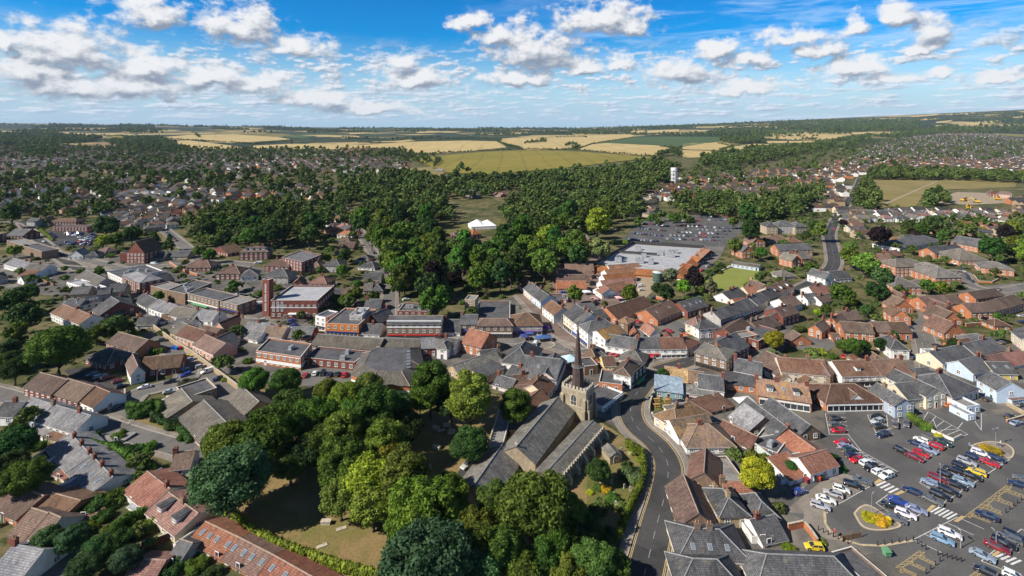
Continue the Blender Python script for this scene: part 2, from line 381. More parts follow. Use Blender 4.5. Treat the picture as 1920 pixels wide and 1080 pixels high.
def groundmat(name, c, c2, scale=0.25, fine=3.0, rough=0.92, patch=0.0, fv=0.16, lines=0):
    m, t, b = newmat(name, rough, 0.2)
    pos = t.n('ShaderNodeNewGeometry').outputs['Position']
    a = t.mix(t.ramp(t.noise(pos, scale, 6, 0.6, 0.5), 0.36, 0.64), c, c2)
    g = t.ramp(t.noise(pos, fine, 5, 0.7), 0.25, 0.75, 1 - fv, 1 + fv)
    a = t.mix(1.0, a, grey3(t, g), 'MULTIPLY')
    if patch:
        vor = t.n('ShaderNodeTexVoronoi', ins={'Vector': pos, 'Scale': 0.11}).outputs['Color']
        pv = t.ramp(t.n('ShaderNodeSeparateXYZ', ins={0: vor}).outputs[0], 0.0, 1.0, 1 - patch, 1 + patch)
        a = t.mix(1.0, a, grey3(t, pv), 'MULTIPLY')
    if lines:
        wv = t.n('ShaderNodeTexWave', ins={'Vector': pos, 'Scale': lines, 'Distortion': 3.0, 'Detail': 1.0, 'Detail Scale': .4}).outputs[0]
        a = t.mix(t.ramp(wv, .93, 1.0, 0, .28), a, tuple(x * .45 for x in c))
    t.t.links.new(a, b.inputs['Base Color'])
    bp = t.n('ShaderNodeBump', ins={'Strength': 0.25, 'Distance': 0.05, 'Height': g}); t.t.links.new(bp.outputs[0], b.inputs['Normal'])
    return m
GM = dict(
    asphalt=groundmat('asphalt', (0.048, 0.048, 0.050), (0.064, 0.063, 0.062), 0.12, 2.5, 0.9, 0.16),
    carpark=groundmat('car_park_asphalt', (0.090, 0.088, 0.086), (0.116, 0.113, 0.108), 0.10, 2.5, 0.9, 0.10),
    paleroad=groundmat('pale_asphalt', (0.13, 0.125, 0.118), (0.165, 0.155, 0.142), 0.15, 2.5, 0.9, 0.1),
    paving=groundmat('paving', (0.25, 0.22, 0.185), (0.19, 0.165, 0.14), 0.3, 3.0, 0.9, 0.12),
    townmix=groundmat('yard_surfaces', (0.17, 0.155, 0.13), (0.095, 0.09, 0.085), 0.16, 2.5, 0.9, 0.18),
    redpaving=groundmat('red_paving', (0.17, 0.125, 0.105), (0.20, 0.15, 0.125), 0.2, 3.0, 0.9, 0.1),
    gravel=groundmat('gravel', (0.36, 0.29, 0.20), (0.29, 0.235, 0.165), 0.25, 3.0),
    grass=groundmat('lawn', (0.10, 0.115, 0.028), (0.16, 0.14, 0.045), 0.22, 2.0, 0.95, 0, 0.3),
    dry=groundmat('dry_lawn', (0.165, 0.148, 0.048), (0.25, 0.172, 0.080), 0.16, 2.2, 0.95, 0, 0.28),
    bowls=groundmat('bowling_turf', (0.19, 0.225, 0.045), (0.225, 0.245, 0.06), 0.15, 1.5),
    garden=groundmat('garden_soil', (0.075, 0.085, 0.028), (0.15, 0.12, 0.065), 0.3, 1.6, 0.95, 0.25, 0.35),
    wheat=groundmat('ripe_wheat', (0.44, 0.335, 0.14), (0.50, 0.385, 0.17), 0.006, 0.03, lines=.004),
    olive=groundmat('ripening_barley', (0.205, 0.178, 0.030), (0.245, 0.20, 0.038), 0.006, 0.03, lines=.006),
    green=groundmat('green_crop', (0.055, 0.095, 0.03), (0.07, 0.11, 0.035), 0.006, 0.03),
    stubble=groundmat('brown_field', (0.22, 0.155, 0.075), (0.26, 0.18, 0.09), 0.006, 0.03),
    rec=groundmat('parched_playing_grass', (0.20, 0.17, 0.06), (0.25, 0.20, 0.08), 0.02, 0.5),
)
PAINTW = simple('white_road_paint', (0.62, 0.62, 0.60), 0.8, 0.2, 2.0)
PAINTY = simple('yellow_road_paint', (0.50, 0.37, 0.17), 0.8, 0.2, 2.0)
KERB = simple('kerb_stone', (0.34, 0.31, 0.27), 0.85, 0.15, 2.0)

# ---------------------------------------------------------------- ground
def make_ground():
    m, t, b = newmat('open_country', 0.95, 0.15)
    pos = t.n('ShaderNodeNewGeometry').outputs['Position']
    s = t.n('ShaderNodeSeparateXYZ', ins={0: pos})
    # town: gardens, dry grass, bare earth and paving
    g = t.mix(t.ramp(t.noise(pos, 0.05, 5, 0.65), 0.38, 0.62), (0.065, 0.075, 0.026), (0.17, 0.14, 0.07))
    g = t.mix(t.ramp(t.noise(pos, 0.16, 5, 0.6), 0.5, 0.62), g, (0.05, 0.062, 0.02))
    g = t.mix(1.0, g, grey3(t, t.ramp(t.noise(pos, 1.3, 5, 0.7), 0.25, 0.75, 0.72, 1.28)), 'MULTIPLY')
    # country: hedged fields
    wp = t.v('ADD', pos, t.v('MULTIPLY', t.n('ShaderNodeTexNoise', ins={'Vector': pos, 'Scale': 0.0016, 'Detail': 2.0}).outputs['Color'], (260, 260, 0)))
    wp = t.v('MULTIPLY', wp, (1, 0.8, 0))
    vc = t.n('ShaderNodeTexVoronoi', ins={'Vector': wp, 'Scale': 0.0026})
    ve = t.n('ShaderNodeTexVoronoi', feature='DISTANCE_TO_EDGE', ins={'Vector': wp, 'Scale': 0.0026})
    r = t.n('ShaderNodeSeparateXYZ', ins={0: vc.outputs['Color']})
    fcol = t.mix(t.ramp(r.outputs[0], 0.40, 0.42), (0.055, 0.08, 0.03), (0.42, 0.32, 0.14))
    fcol = t.mix(t.ramp(r.outputs[1], 0.68, 0.70), fcol, (0.20, 0.17, 0.06))
    fcol = t.mix(t.ramp(r.outputs[2], 0.72, 0.74), fcol, (0.035, 0.05, 0.025))
    wood = t.noise(pos, 0.0011, 4, 0.6)
    fcol = t.mix(t.ramp(ve.outputs[0], 0.035, 0.015), fcol, (0.03, 0.042, 0.02))
    fcol = t.mix(t.ramp(wood, 0.53, 0.56), fcol, (0.026, 0.038, 0.02))
    fcol = t.mix(1.0, fcol, grey3(t, t.ramp(t.noise(pos, 0.02, 4, 0.6), 0.25, 0.75, 0.85, 1.15)), 'MULTIPLY')
    far = t.ramp(s.outputs[1], 1750, 2050)
    t.t.links.new(t.mix(far, g, fcol), b.inputs['Base Color'])
    ys = list(np.geomspace(18, 1600, 30)) + list(np.geomspace(1700, 9000, 70)) + [9400, 10000, 12000]
    us = np.linspace(-2.2, 2.2, 111)
    V = []; 
    for y in ys:
        for u in us:
            X = u * max(y, 120); V.append((X, y, tz(X, min(y, 9000)) - (0 if y <= 9000 else (y - 9000) * 0.02)))
    n = len(us); Fc = [(i * n + j, i * n + j + 1, (i + 1) * n + j + 1, (i + 1) * n + j) for i in range(len(ys) - 1) for j in range(n - 1)]
    me = D.meshes.new('ground'); me.from_pydata(V, [], Fc); me.materials.append(m)
    me.polygons.foreach_set('use_smooth', [True] * len(Fc)); me.update()
    tag(link('ground', me), kind='structure')
make_ground()

NOGREEN = []; ROADC = []
def area(name, T, pts, mat, z=0.02, kind='structure'):
    if mat in ('asphalt', 'carpark', 'paleroad', 'redpaving', 'gravel', 'bowls', 'rec', 'paving'): NOGREEN.append([px(T, *p) for p in pts])
    V = [U(*px(T, *p)) for p in pts]
    mb = MB(); mb.add([(v.x, v.y, v.z + z) for v in V], [list(range(len(V)))])
    bm = bmesh.new(); me = mb.mesh(name, GM[mat] if isinstance(mat, str) else mat)
    bm.from_mesh(me); bmesh.ops.recalc_face_normals(bm, faces=bm.faces)
    if bm.faces and bm.faces[0].normal.z < 0: bmesh.ops.reverse_faces(bm, faces=bm.faces)
    bmesh.ops.triangulate(bm, faces=bm.faces); bm.to_mesh(me); bm.free()
    return tag(link(name, me), kind=kind)
def field(T, pts, mat, rows=14, cols=40, z=0.6, name='field'):
    """a field draped on the far terrain, outline given as pixels, filled row by row"""
    P_ = [px(T, *p) for p in pts]; y0 = min(p[1] for p in P_); y1 = max(p[1] for p in P_)
    V = []; nrow = 0
    for k in range(rows + 1):
        y = y0 + 0.02 + (y1 - y0 - 0.04) * k / rows; xs = []
        for i in range(len(P_)):
            a, b = P_[i], P_[(i + 1) % len(P_)]
            if (a[1] - y) * (b[1] - y) < 0: xs.append(a[0] + (b[0] - a[0]) * (y - a[1]) / (b[1] - a[1]))
        if len(xs) < 2: continue
        xa, xb = min(xs), max(xs); nrow += 1
        for j in range(cols + 1):
            v = U(xa + (xb - xa) * j / cols, y); V.append((v.x, v.y, v.z + z * (1 + v.y / 2000)))
    n = cols + 1
    Fc = [(i * n + j, (i + 1) * n + j, (i + 1) * n + j + 1, i * n + j + 1) for i in range(nrow - 1) for j in range(cols)]
    me = D.meshes.new(name); me.from_pydata(V, [], Fc); me.materials.append(GM[mat]); me.update()
    return tag(link(name, me), kind='structure')
field('D1', [(380, 352), (640, 330), (850, 312), (1100, 306), (1350, 314), (1600, 335), (1790, 348), (1560, 370), (1330, 398), (1100, 420), (870, 442), (700, 440), (540, 425), (500, 395)], 'olive', 26, 80)
field('D1', [(0, 283), (230, 270), (400, 258), (700, 252), (880, 256), (930, 290), (760, 308), (600, 320), (450, 328), (320, 318), (100, 295)], 'wheat', 16, 60)
field('D1', [(900, 238), (1300, 225), (1620, 213), (1660, 228), (1420, 268), (1330, 285), (1240, 303), (1040, 306), (1000, 280), (880, 262)], 'wheat', 16, 60)
field('D1', [(1330, 278), (1500, 266), (1790, 280), (1850, 296), (1780, 338), (1600, 332), (1480, 318), (1330, 303)], 'wheat')
field('D1', [(1400, 268), (1650, 231), (1920, 229), (2300, 232), (2080, 262), (1920, 288), (1720, 278)], 'green')
field('D1', [(380, 410), (520, 400), (585, 430), (560, 452), (430, 456)], 'rec')
field('D0', [(930, 256), (1060, 250), (1330, 284), (1365, 294), (1100, 306), (1000, 292)], 'wheat')
field('D0', [(640, 244), (900, 234), (1060, 220), (1330, 217), (1560, 232), (1645, 246), (1300, 266), (1080, 246)], 'wheat')
field('D0', [(350, 288), (580, 260), (700, 282), (690, 300), (480, 302)], 'stubble')
field('D0', [(0, 204), (300, 203), (560, 214), (600, 232), (300, 226), (0, 217)], 'wheat', 8)
field('D0', [(660, 216), (760, 222), (800, 232), (700, 236), (620, 232)], 'olive', 6)
field('D0', [(1400, 282), (1640, 270), (1920, 274), (2100, 280), (1920, 302), (1600, 300), (1460, 298)], 'wheat')
field('D0', [(1560, 232), (1680, 222), (1800, 226), (1700, 240)], 'green', 6)
field('D2', [(430, 215), (700, 204), (920, 216), (905, 246), (700, 252), (470, 240)], 'wheat')
field('D2', [(470, 254), (780, 254), (800, 262), (480, 268)], 'wheat', 6)
field('D2', [(215, 298), (400, 270), (700, 280), (520, 302), (300, 318)], 'wheat')
field('D2', [(0, 268), (250, 264), (285, 284), (210, 306), (0, 302)], 'wheat')
field('D2', [(0, 306), (220, 312), (150, 345), (0, 350)], 'wheat')
field('D2', [(930, 205), (1080, 203), (1060, 216), (950, 218)], 'wheat', 6)
field('D2', [(500, 200), (640, 190), (700, 200), (560, 212)], 'green', 6)
for q in ([(1580, 152), (1780, 140), (1800, 152), (1610, 172)], [(1260, 116), (1430, 103), (1450, 110), (1300, 122)], [(1470, 104), (1640, 96), (1660, 106), (1500, 112)], [(1420, 148), (1520, 138), (1500, 152), (1430, 156)],
          [(1270, 135), (1440, 126), (1440, 136), (1290, 142)], [(1840, 122), (1915, 116), (1915, 124), (1860, 128)], [(1690, 110), (1790, 100), (1800, 108), (1710, 116)]):
    field('D2', q, 'wheat', 5, 20, 1.5)
for T, q in (('D1', [(420, 205), (560, 202), (560, 208), (430, 212)]), ('D1', [(800, 218), (1000, 210), (1020, 217), (830, 222)]), ('D1', [(1620, 200), (1900, 190), (1900, 206), (1640, 214)]), ('D1', [(40, 212), (130, 207), (150, 214), (50, 218)]),
             ('D0', [(1300, 186), (1420, 186), (1420, 192), (1320, 193)]), ('D0', [(240, 190), (360, 187), (340, 196), (240, 198)]), ('D1', [(1080, 232), (1220, 224), (1240, 229), (1100, 238)]), ('D2', [(30, 196), (300, 190), (280, 200), (60, 204)]),
             ('D1', [(0, 234), (90, 228), (110, 236), (0, 243)]), ('D2', [(60, 176), (240, 172), (230, 180), (80, 182)])):
    field(T, q, 'wheat', 5, 20, 1.5)
# playing field, building ground, lawns, paved and parking areas of the town
area('recreation_field', 'D2', [(1060, 470), (1430, 476), (1640, 470), (1880, 484), (1870, 512), (1660, 520), (1500, 524), (1350, 560), (1310, 622), (1130, 626), (1095, 590), (1060, 500)], 'rec', 0.05)
area('worn_path', 'D2', [(1120, 610), (1430, 476), (1440, 478), (1135, 614)], 'gravel', 0.09)
area('building_ground', 'D2', [(1440, 605), (1470, 560), (1545, 540), (1700, 545), (1850, 545), (1860, 600), (1620, 612)], 'gravel', 0.09)
area('allotment_field', 'D1', [(90, 562), (260, 550), (500, 545), (670, 572), (560, 605), (400, 612), (220, 606)], 'dry', 0.05)
area('green_crop_strip', 'D1', [(270, 560), (500, 549), (600, 562), (420, 576), (280, 574)], 'grass', 0.09)
area('hall_lawn', 'D1', [(470, 732), (600, 718), (740, 722), (920, 704), (915, 738), (820, 745), (700, 760), (560, 785), (470, 782)], 'grass', 0.05)
area('town_paving', 'Z', [(380, 700), (330, 640), (250, 600), (130, 560), (0, 540), (-60, 500), (60, 470), (240, 480), (480, 500), (640, 530), (700, 590), (790, 600), (880, 580), (985, 550), (1050, 610), (1150, 600), (1320, 600), (1420, 560), (1470, 560), (1500, 620), (1440, 690), (1560, 690), (1690, 660), (1990, 640),
     (1990, 1110), (1440, 1110), (1270, 1110), (1240, 820), (1150, 800), (1060, 745), (960, 745), (860, 705), (640, 735), (420, 700)], 'townmix', 0.03)
area('shop_precinct', 'Z', [(1030, 500), (1130, 470), (1180, 545), (1150, 600), (1060, 610), (1040, 560)], 'redpaving', 0.05)
area('bowling_green', 'A2', [(1440, 505), (1640, 410), (1930, 440), (1860, 500), (1780, 545), (1640, 585), (1520, 560)], 'bowls', 0.05)
area('market_place', 'B2', [(-60, 215), (120, 205), (330, 160), (480, 180), (560, 240), (520, 290), (330, 275), (100, 240)], 'redpaving', 0.05)
area('churchyard_grass', 'Z', [(330, 920), (380, 780), (480, 730), (640, 735), (780, 720), (960, 745), (1060, 750), (1155, 810), (1215, 850), (1218, 900), (1180, 960), (1120, 1110), (700, 1110), (560, 1060), (430, 980)], 'dry', 0.05)
area('church_garden_grass', 'C2', [(560, 330), (700, 360), (960, 330), (975, 420), (860, 600), (560, 560)], 'grass', 0.08)
area('church_path', 'Z', [(830, 925), (870, 870), (905, 840), (940, 800), (955, 800), (925, 850), (900, 905), (850, 935)], 'asphalt', 0.08)
area('residents_car_park', 'B0', [(480, 380), (640, 350), (900, 460), (960, 520), (930, 560), (780, 560), (600, 500)], 'asphalt', 0.05)
area('yard', 'B0', [(1040, 120), (1160, 75), (1310, 190), (1150, 240)], 'paleroad', 0.05)
area('library_parking', 'B0', [(1340, 250), (1480, 270), (1700, 450), (1800, 560), (1640, 620), (1480, 560), (1500, 480), (1380, 440)], 'paleroad', 0.05)
area('library_lawn', 'B0', [(905, 765), (960, 710), (1130, 700), (1340, 790), (1420, 930), (1330, 915), (1130, 870), (960, 810)], 'dry', 0.05)
area('shop_service_yard', 'B1', [(80, 400), (330, 370), (720, 360), (720, 480), (560, 490), (100, 500)], 'paleroad', 0.05)
area('supermarket_car_park', 'A2', [(820, 200), (960, 70), (1180, 20), (1420, 10), (1720, 40), (1740, 120), (1600, 250), (1440, 250), (1180, 215), (900, 230)], 'carpark', 0.05)
area('supermarket_forecourt', 'A2', [(1440, 250), (1600, 250), (1560, 330), (1440, 440), (1380, 400), (1510, 320)], 'paleroad', 0.08)
area('delivery_yard', 'A2', [(930, 470), (1080, 460), (1080, 560), (1000, 640), (930, 600)], 'gravel', 0.08)
area('left_car_park', 'A0', [(330, 150), (400, 115), (640, 110), (745, 165), (700, 250), (480, 260), (400, 240)], 'asphalt', 0.05)
area('courtyard', 'A2', [(1130, 850), (1300, 790), (1310, 930), (1200, 940)], 'paleroad', 0.08)
area('close_road', 'A3', [(1090, 650), (1180, 650), (1190, 760), (1330, 760), (1290, 960), (1330, 1080), (1110, 1080), (1130, 950), (1070, 850), (1130, 780)], 'paleroad', 0.06)
area('office_parking', 'A3', [(1380, 620), (1500, 560), (1900, 520), (1940, 620), (1560, 640)], 'paleroad', 0.06)
area('close_parking', 'A3', [(160, 1000), (260, 930), (480, 930), (500, 900), (560, 960), (440, 1040), (340, 1050)], 'paleroad', 0.06)
area('main_car_park', 'Z', [(1545, 770), (1660, 765), (1720, 770), (1960, 790), (1990, 1110), (1830, 1110), (1640, 1040), (1600, 1010), (1470, 960), (1530, 890), (1550, 830)], 'carpark', 0.05)
area('brick_apron', 'C3', [(120, 598), (440, 340), (560, 310), (800, 380), (480, 560), (430, 610), (440, 700), (560, 820), (420, 800), (265, 690), (270, 615)], 'paving', 0.07)
area('side_yard', 'B3', [(1100, 690), (1340, 660), (1600, 720), (1900, 700), (1930, 860), (1550, 850), (1380, 920), (1150, 780)], 'carpark', 0.07)
area('beer_garden', 'B2', [(1045, 690), (1070, 570), (1220, 590), (1220, 680)], 'grass', 0.06)

# ---------------------------------------------------------------- roads
def spline(pts, n=10):
    out = []; m = len(pts)
    for i in range(m - 1):
        p0, p1, p2, p3 = pts[max(i - 1, 0)], pts[i], pts[i + 1], pts[min(i + 2, m - 1)]
        for k in range(n):
            t = k / n; out.append(0.5 * ((2 * p1) + (p2 - p0) * t + (2 * p0 - 5 * p1 + 4 * p2 - p3) * t * t + (3 * p1 - p0 - 3 * p2 + p3) * t ** 3))
    out.append(pts[-1]); return out
def offs(C_, o):
    out = []
    for i, p in enumerate(C_):
        d = C_[min(i + 1, len(C_) - 1)] - C_[max(i - 1, 0)]; d = Vector((d.x, d.y, 0)).normalized()
        out.append(Vector((p.x - d.y * o, p.y + d.x * o, p.z)))
    return out
def strip(name, A, B, mat, z, kind='structure', thick=0.0):
    mb = MB(); n = len(A)
    V = [(p.x, p.y, p.z + z) for p in A] + [(p.x, p.y, p.z + z) for p in B]
    mb.add(V, [(i, i + 1, n + i + 1, n + i) for i in range(n - 1)])
    if thick:
        for S in (A, B):
            L = [(p.x, p.y, p.z + z) for p in S] + [(p.x, p.y, p.z + z - thick) for p in S]
            mb.add(L, [(i, i + 1, n + i + 1, n + i) for i in range(n - 1)])
    return tag(mb.obj(name, mat), kind=kind)
def dashes(name, C_, mat, z, on, off, wd):
    mb = MB(); s = 0; run = []
    L = offs(C_, wd / 2); R_ = offs(C_, -wd / 2)
    for i in range(len(C_) - 1):
        if (s % (on + off)) < on:
            mb.add([(q.x, q.y, q.z + z) for q in (L[i], L[i + 1], R_[i + 1], R_[i])], [(0, 3, 2, 1)])
        s += (C_[i + 1] - C_[i]).length
    return tag(mb.obj(name, mat), kind='structure')
FAINTW = simple('worn_white_paint', (0.30, 0.30, 0.29), 0.85, 0.35, 3.0)
def road(pts, wd, mat='asphalt', pave=1.8, yellow=False, white=True, z=0.10):
    C_ = spline([U(x, y) for x, y in pts], 24); ROADC.extend((p.x, p.y) for p in C_[::4])
    strip('road', offs(C_, wd / 2), offs(C_, -wd / 2), GM[mat], z)
    if pave:
        for s in (1, -1):
            strip('pavement', offs(C_, s * (wd / 2 + 0.2)), offs(C_, s * (wd / 2 + pave)), GM['paving'], z + 0.12, thick=0.3)
            strip('kerb', offs(C_, s * (wd / 2 - 0.02)), offs(C_, s * (wd / 2 + 0.2)), KERB, z + 0.115, thick=0.2)
    if yellow:
        for s in (1, -1):
            for o in (0.25, 0.52): strip('yellow_line', offs(C_, s * (wd / 2 - o)), offs(C_, s * (wd / 2 - o - 0.12)), PAINTY, z + 0.006)
    if white: dashes('white_centre_line', C_, FAINTW, z + 0.006, 2.2, 2.6, 0.11)
    return C_
MAIN = road([(1196, 1130), (1208, 1080), (1230, 990), (1247, 925), (1252, 872), (1232, 835), (1198, 805), (1184, 782), (1184, 757), (1196, 735), (1215, 712), (1240, 694), (1285, 680), (1325, 664)], 7.0, yellow=True)
road([(1325, 664), (1330, 640), (1362, 615), (1400, 597), (1440, 575), (1490, 548), (1538, 522), (1563, 496), (1560, 465), (1556, 437), (1572, 405), (1592, 375), (1606, 352), (1612, 335)], 6.5, white=True, z=0.13)
road([(1110, 690), (1085, 650), (1050, 625), (1027, 602), (1000, 573), (980, 553)], 6, 'redpaving', 2.0, white=False)
road([(1222, 706), (1150, 680), (1085, 660), (1000, 640), (860, 640), (740, 645), (620, 635), (480, 612), (330, 545), (210, 500), (80, 470)], 6, 'paleroad', 2.2, white=False, z=0.07)
road([(-40, 730), (20, 745), (100, 775), (175, 790), (220, 806), (290, 828), (350, 845), (400, 868)], 5.5, 'paleroad', 1.6, white=False)
road([(215, 803), (235, 762), (262, 738), (300, 727), (340, 716), (352, 700), (345, 680), (320, 655)], 5.5, 'paleroad', 1.2, white=False, z=0.14)
road([(100, 500), (180, 505), (300, 500), (400, 492), (480, 497)], 6, 'paleroad', 1.8, white=False)
road([(296, 420), (320, 440), (350, 465), (372, 485), (385, 494)], 6, 'paleroad', 1.6, white=False, z=0.13)
road([(664, 420), (682, 445), (700, 475), (718, 505), (730, 540), (728, 590), (725, 632)], 5.5, 'paleroad', 1.6, white=False, z=0.13)
road([(40, 415), (62, 440), (88, 462), (110, 480), (150, 505)], 6, 'asphalt', 1.6, z=0.13)
road([(-20, 418), (40, 416), (60, 425)], 6, 'paleroad', 1.5, white=False)
road([(1725, 610), (1738, 650), (1748, 700), (1752, 720)], 6, 'paleroad', 1.5, white=True, z=0.13)
road([(1690, 540), (1760, 520), (1800, 510), (1820, 535), (1880, 545), (1960, 530)], 5.5, 'paleroad', 1.3, white=False, z=0.13)
road([(20, 1035), (60, 1040), (105, 1058), (125, 1100)], 5, 'paleroad', 1.2, white=False)

# car park markings: bay lines, crossings, hatching
def stroke(name, T, segs, mat, wd=0.12, z=0.065):
    mb = MB()
    for (x1, y1, x2, y2) in segs:
        a, b = U(*px(T, x1, y1)), U(*px(T, x2, y2)); d = (b - a).normalized() * 1; n = Vector((-d.y, d.x, 0)) * wd / 2
        mb.add([(p.x, p.y, z) for p in (a + n, b + n, b - n, a - n)], [(0, 3, 2, 1)])
    return tag(mb.obj(name, mat), kind='structure')
def lerp(a, b, t): return (a[0] + (b[0] - a[0]) * t, a[1] + (b[1] - a[1]) * t)
def bays(T, a, b, da, db, n):
    """lines of n bays: from a to b along the front, each running by da (at a) .. db (at b)"""
    s = [(*a, *b)]
    for i in range(n + 1):
        p = lerp(a, b, i / n); d = lerp(da, db, i / n); s.append((*p, p[0] + d[0], p[1] + d[1]))
    return s
stroke('bay_lines', 'C3', bays('C3', (925, 130), (1130, 232), (0, 0), (0, 0), 1) + bays('C3', (1130, 232), (1395, 70), (-205, -102), (-190, -80), 5)
       + bays('C3', (1135, 380), (1530, 180), (165, 100), (150, 80), 7) + bays('C3', (1300, 545), (1815, 205), (-165, -100), (-150, -85), 9)
       + bays('C3', (810, 535), (900, 470), (190, 130), (190, 130), 3) + [(1000, 700, 1190, 590)] + bays('C3', (480, 570), (800, 390), (-150, -65), (-140, -70), 5)
       + [(440, 610, 540, 520)] + bays('C3', (1090, 810), (1420, 640), (220, 100), (200, 90), 4) + bays('C3', (1600, 970), (1900, 730), (150, 60), (120, 60), 4), PAINTW)
stroke('bay_lines', 'B3', bays('B3', (460, 860), (430, 700), (150, 0), (150, 0), 5) + bays('B3', (830, 890), (745, 715), (110, -35), (100, 0), 4) + bays('B3', (900, 815), (1060, 800), (-10, -100), (0, -90), 2)
       + bays('B3', (1270, 830), (1420, 820), (-30, -80), (40, -50), 1) + bays('B3', (1200, 690), (1500, 860), (-60, 100), (-150, 40), 5) + [(600, 860, 700, 985), (1550, 760, 1600, 830), (1600, 700, 1600, 830)], PAINTW, 0.12, 0.075)
stroke('bay_lines', 'C3', [(600, 50, 640, 110), (640, 110, 760, 200), (760, 200, 985, 305), (985, 305, 860, 355)] + bays('C3', (985, 305), (640, 110), (-125, 50), (-130, 10), 9), PAINTW)
def zebra(T, a, b, d, n):
    mb = MB()
    for i in range(n):
        q = [lerp(a, b, (i + s) / n) for s in (0.0, 0.52)]
        pts = [q[0], (q[0][0] + d[0], q[0][1] + d[1]), (q[1][0] + d[0], q[1][1] + d[1]), q[1]]
        V = [U(*px(T, *p)) for p in pts]; mb.add([(v.x, v.y, 0.066) for v in V], [(0, 1, 2, 3)])
    tag(mb.obj('zebra_crossing', PAINTW), kind='structure')
zebra('C3', (805, 400), (930, 470), (70, -32), 4); zebra('C3', (1212, 600), (1365, 665), (75, -42), 5); zebra('C3', (1700, 935), (1850, 1010), (75, -32), 4)
for T, q in (('C3', [(780, 390), (810, 395), (860, 368), (835, 352)]), ('C3', [(940, 468), (975, 475), (1030, 452), (1000, 440)]), ('C3', [(1185, 592), (1210, 598), (1260, 558), (1230, 548)]), ('C3', [(1390, 672), (1425, 678), (1480, 640), (1450, 630)]), ('C3', [(1670, 930), (1700, 935), (1750, 902), (1720, 892)])):
    area('tactile_paving', T, q, simple('buff_tactile', (0.50, 0.36, 0.17), 0.85, 0.1), 0.075)
def hatch(T, a, b, wv, n):
    s = [(*a, *b), (a[0] + wv[0], a[1] + wv[1], b[0] + wv[0], b[1] + wv[1])]
    for i in range(n):
        p, q = lerp(a, b, i / n), lerp(a, b, (i + 1) / n)
        s += [(*p, q[0] + wv[0], q[1] + wv[1]), (p[0] + wv[0], p[1] + wv[1], *q)]
    return s
hs = hatch('C3', (1470, 640), (1790, 400), (40, 10), 11)
for k in range(4):
    p = lerp((1510, 600), (1790, 410), k / 3.2); hs += hatch('C3', p, (p[0] + 150, p[1] + 55), (8, 30), 5)
hs += hatch('C3', (955, 1020), (1140, 890), (40, 12), 6)
for k in range(3):
    p = lerp((985, 1010), (1150, 905), k / 2.4); hs += hatch('C3', p, (p[0] + 130, p[1] + 60), (8, 26), 5)
hs += hatch('C3', (1500, 1090), (1560, 1050), (40, 12), 3)
stroke('yellow_hatching', 'C3', hs, PAINTY, 0.085, 0.07)
stroke('edge_line', 'C3', [(425, 600, 430, 690), (430, 690, 470, 750), (470, 750, 560, 810), (560, 810, 700, 850), (700, 850, 860, 855), (860, 855, 1090, 815)], simple('sandstone_edge', (0.46, 0.37, 0.24), 0.85, 0.15), 0.5, 0.09)

def wheelchair(T, cx, cy, s):
    a = []
    pts = [(0, -1), (0.1, -0.3), (0.55, -0.25), (0.75, 0.5), (1.0, 0.45)]
    for i in range(len(pts) - 1): a.append((cx + pts[i][0] * s, cy + pts[i][1] * s * 0.6, cx + pts[i + 1][0] * s, cy + pts[i + 1][1] * s * 0.6))
    c = [(0.1 + 0.65 * math.cos(t), 0.35 + 0.6 * math.sin(t)) for t in np.linspace(-0.4, 4.2, 9)]
    for i in range(8): a.append((cx + c[i][0] * s, cy + c[i][1] * s * 0.6, cx + c[i + 1][0] * s, cy + c[i + 1][1] * s * 0.6))
    return a
stroke('disabled_bay_symbols', 'C3', wheelchair('C3', 1815, 438, 20) + wheelchair('C3', 1740, 497, 20) + wheelchair('C3', 1660, 555, 20) + wheelchair('C3', 1160, 928, 20) + wheelchair('C3', 1085, 985, 20) + wheelchair('C3', 1000, 1045, 20), PAINTY, 0.14, 0.07)
# round planted islands: a raised kerbed bed
def island(T, ring, zt=0.18):
    V = spline([U(*px(T, *p)) for p in ring + ring[:1]], 8)[:-1]; n = len(V)
    c = sum(V, Vector()) / n
    mb = MB(); mb.add([(v.x, v.y, zt) for v in V], [list(range(n))]); mb.add([(v.x, v.y, zt) for v in V] + [(v.x, v.y, 0) for v in V], [(i, (i + 1) % n, n + (i + 1) % n, n + i) for i in range(n)])
    tag(mb.obj('traffic_island', GM['paving']), kind='structure')
    mb = MB(); inn = [c + (v - c) * 0.9 for v in V]
    mb.add([(v.x, v.y, zt + .03) for v in V] + [(v.x, v.y, zt + .03) for v in inn], [(i, (i + 1) % n, n + (i + 1) % n, n + i) for i in range(n)])
    tag(mb.obj('island_kerb', simple('sandstone_kerb', (0.50, 0.41, 0.28), 0.85, 0.12)), kind='structure'); return c
island('C3', [(640, 615), (690, 565), (760, 555), (900, 640), (1000, 705), (930, 738), (800, 745), (700, 710)])
island('C3', [(1510, 110), (1580, 85), (1680, 75), (1790, 95), (1845, 140), (1840, 190), (1800, 205), (1760, 180), (1660, 150), (1590, 130)])
island('B2', [(60, 205), (110, 175), (200, 165), (290, 165), (325, 190), (270, 215), (150, 222)])

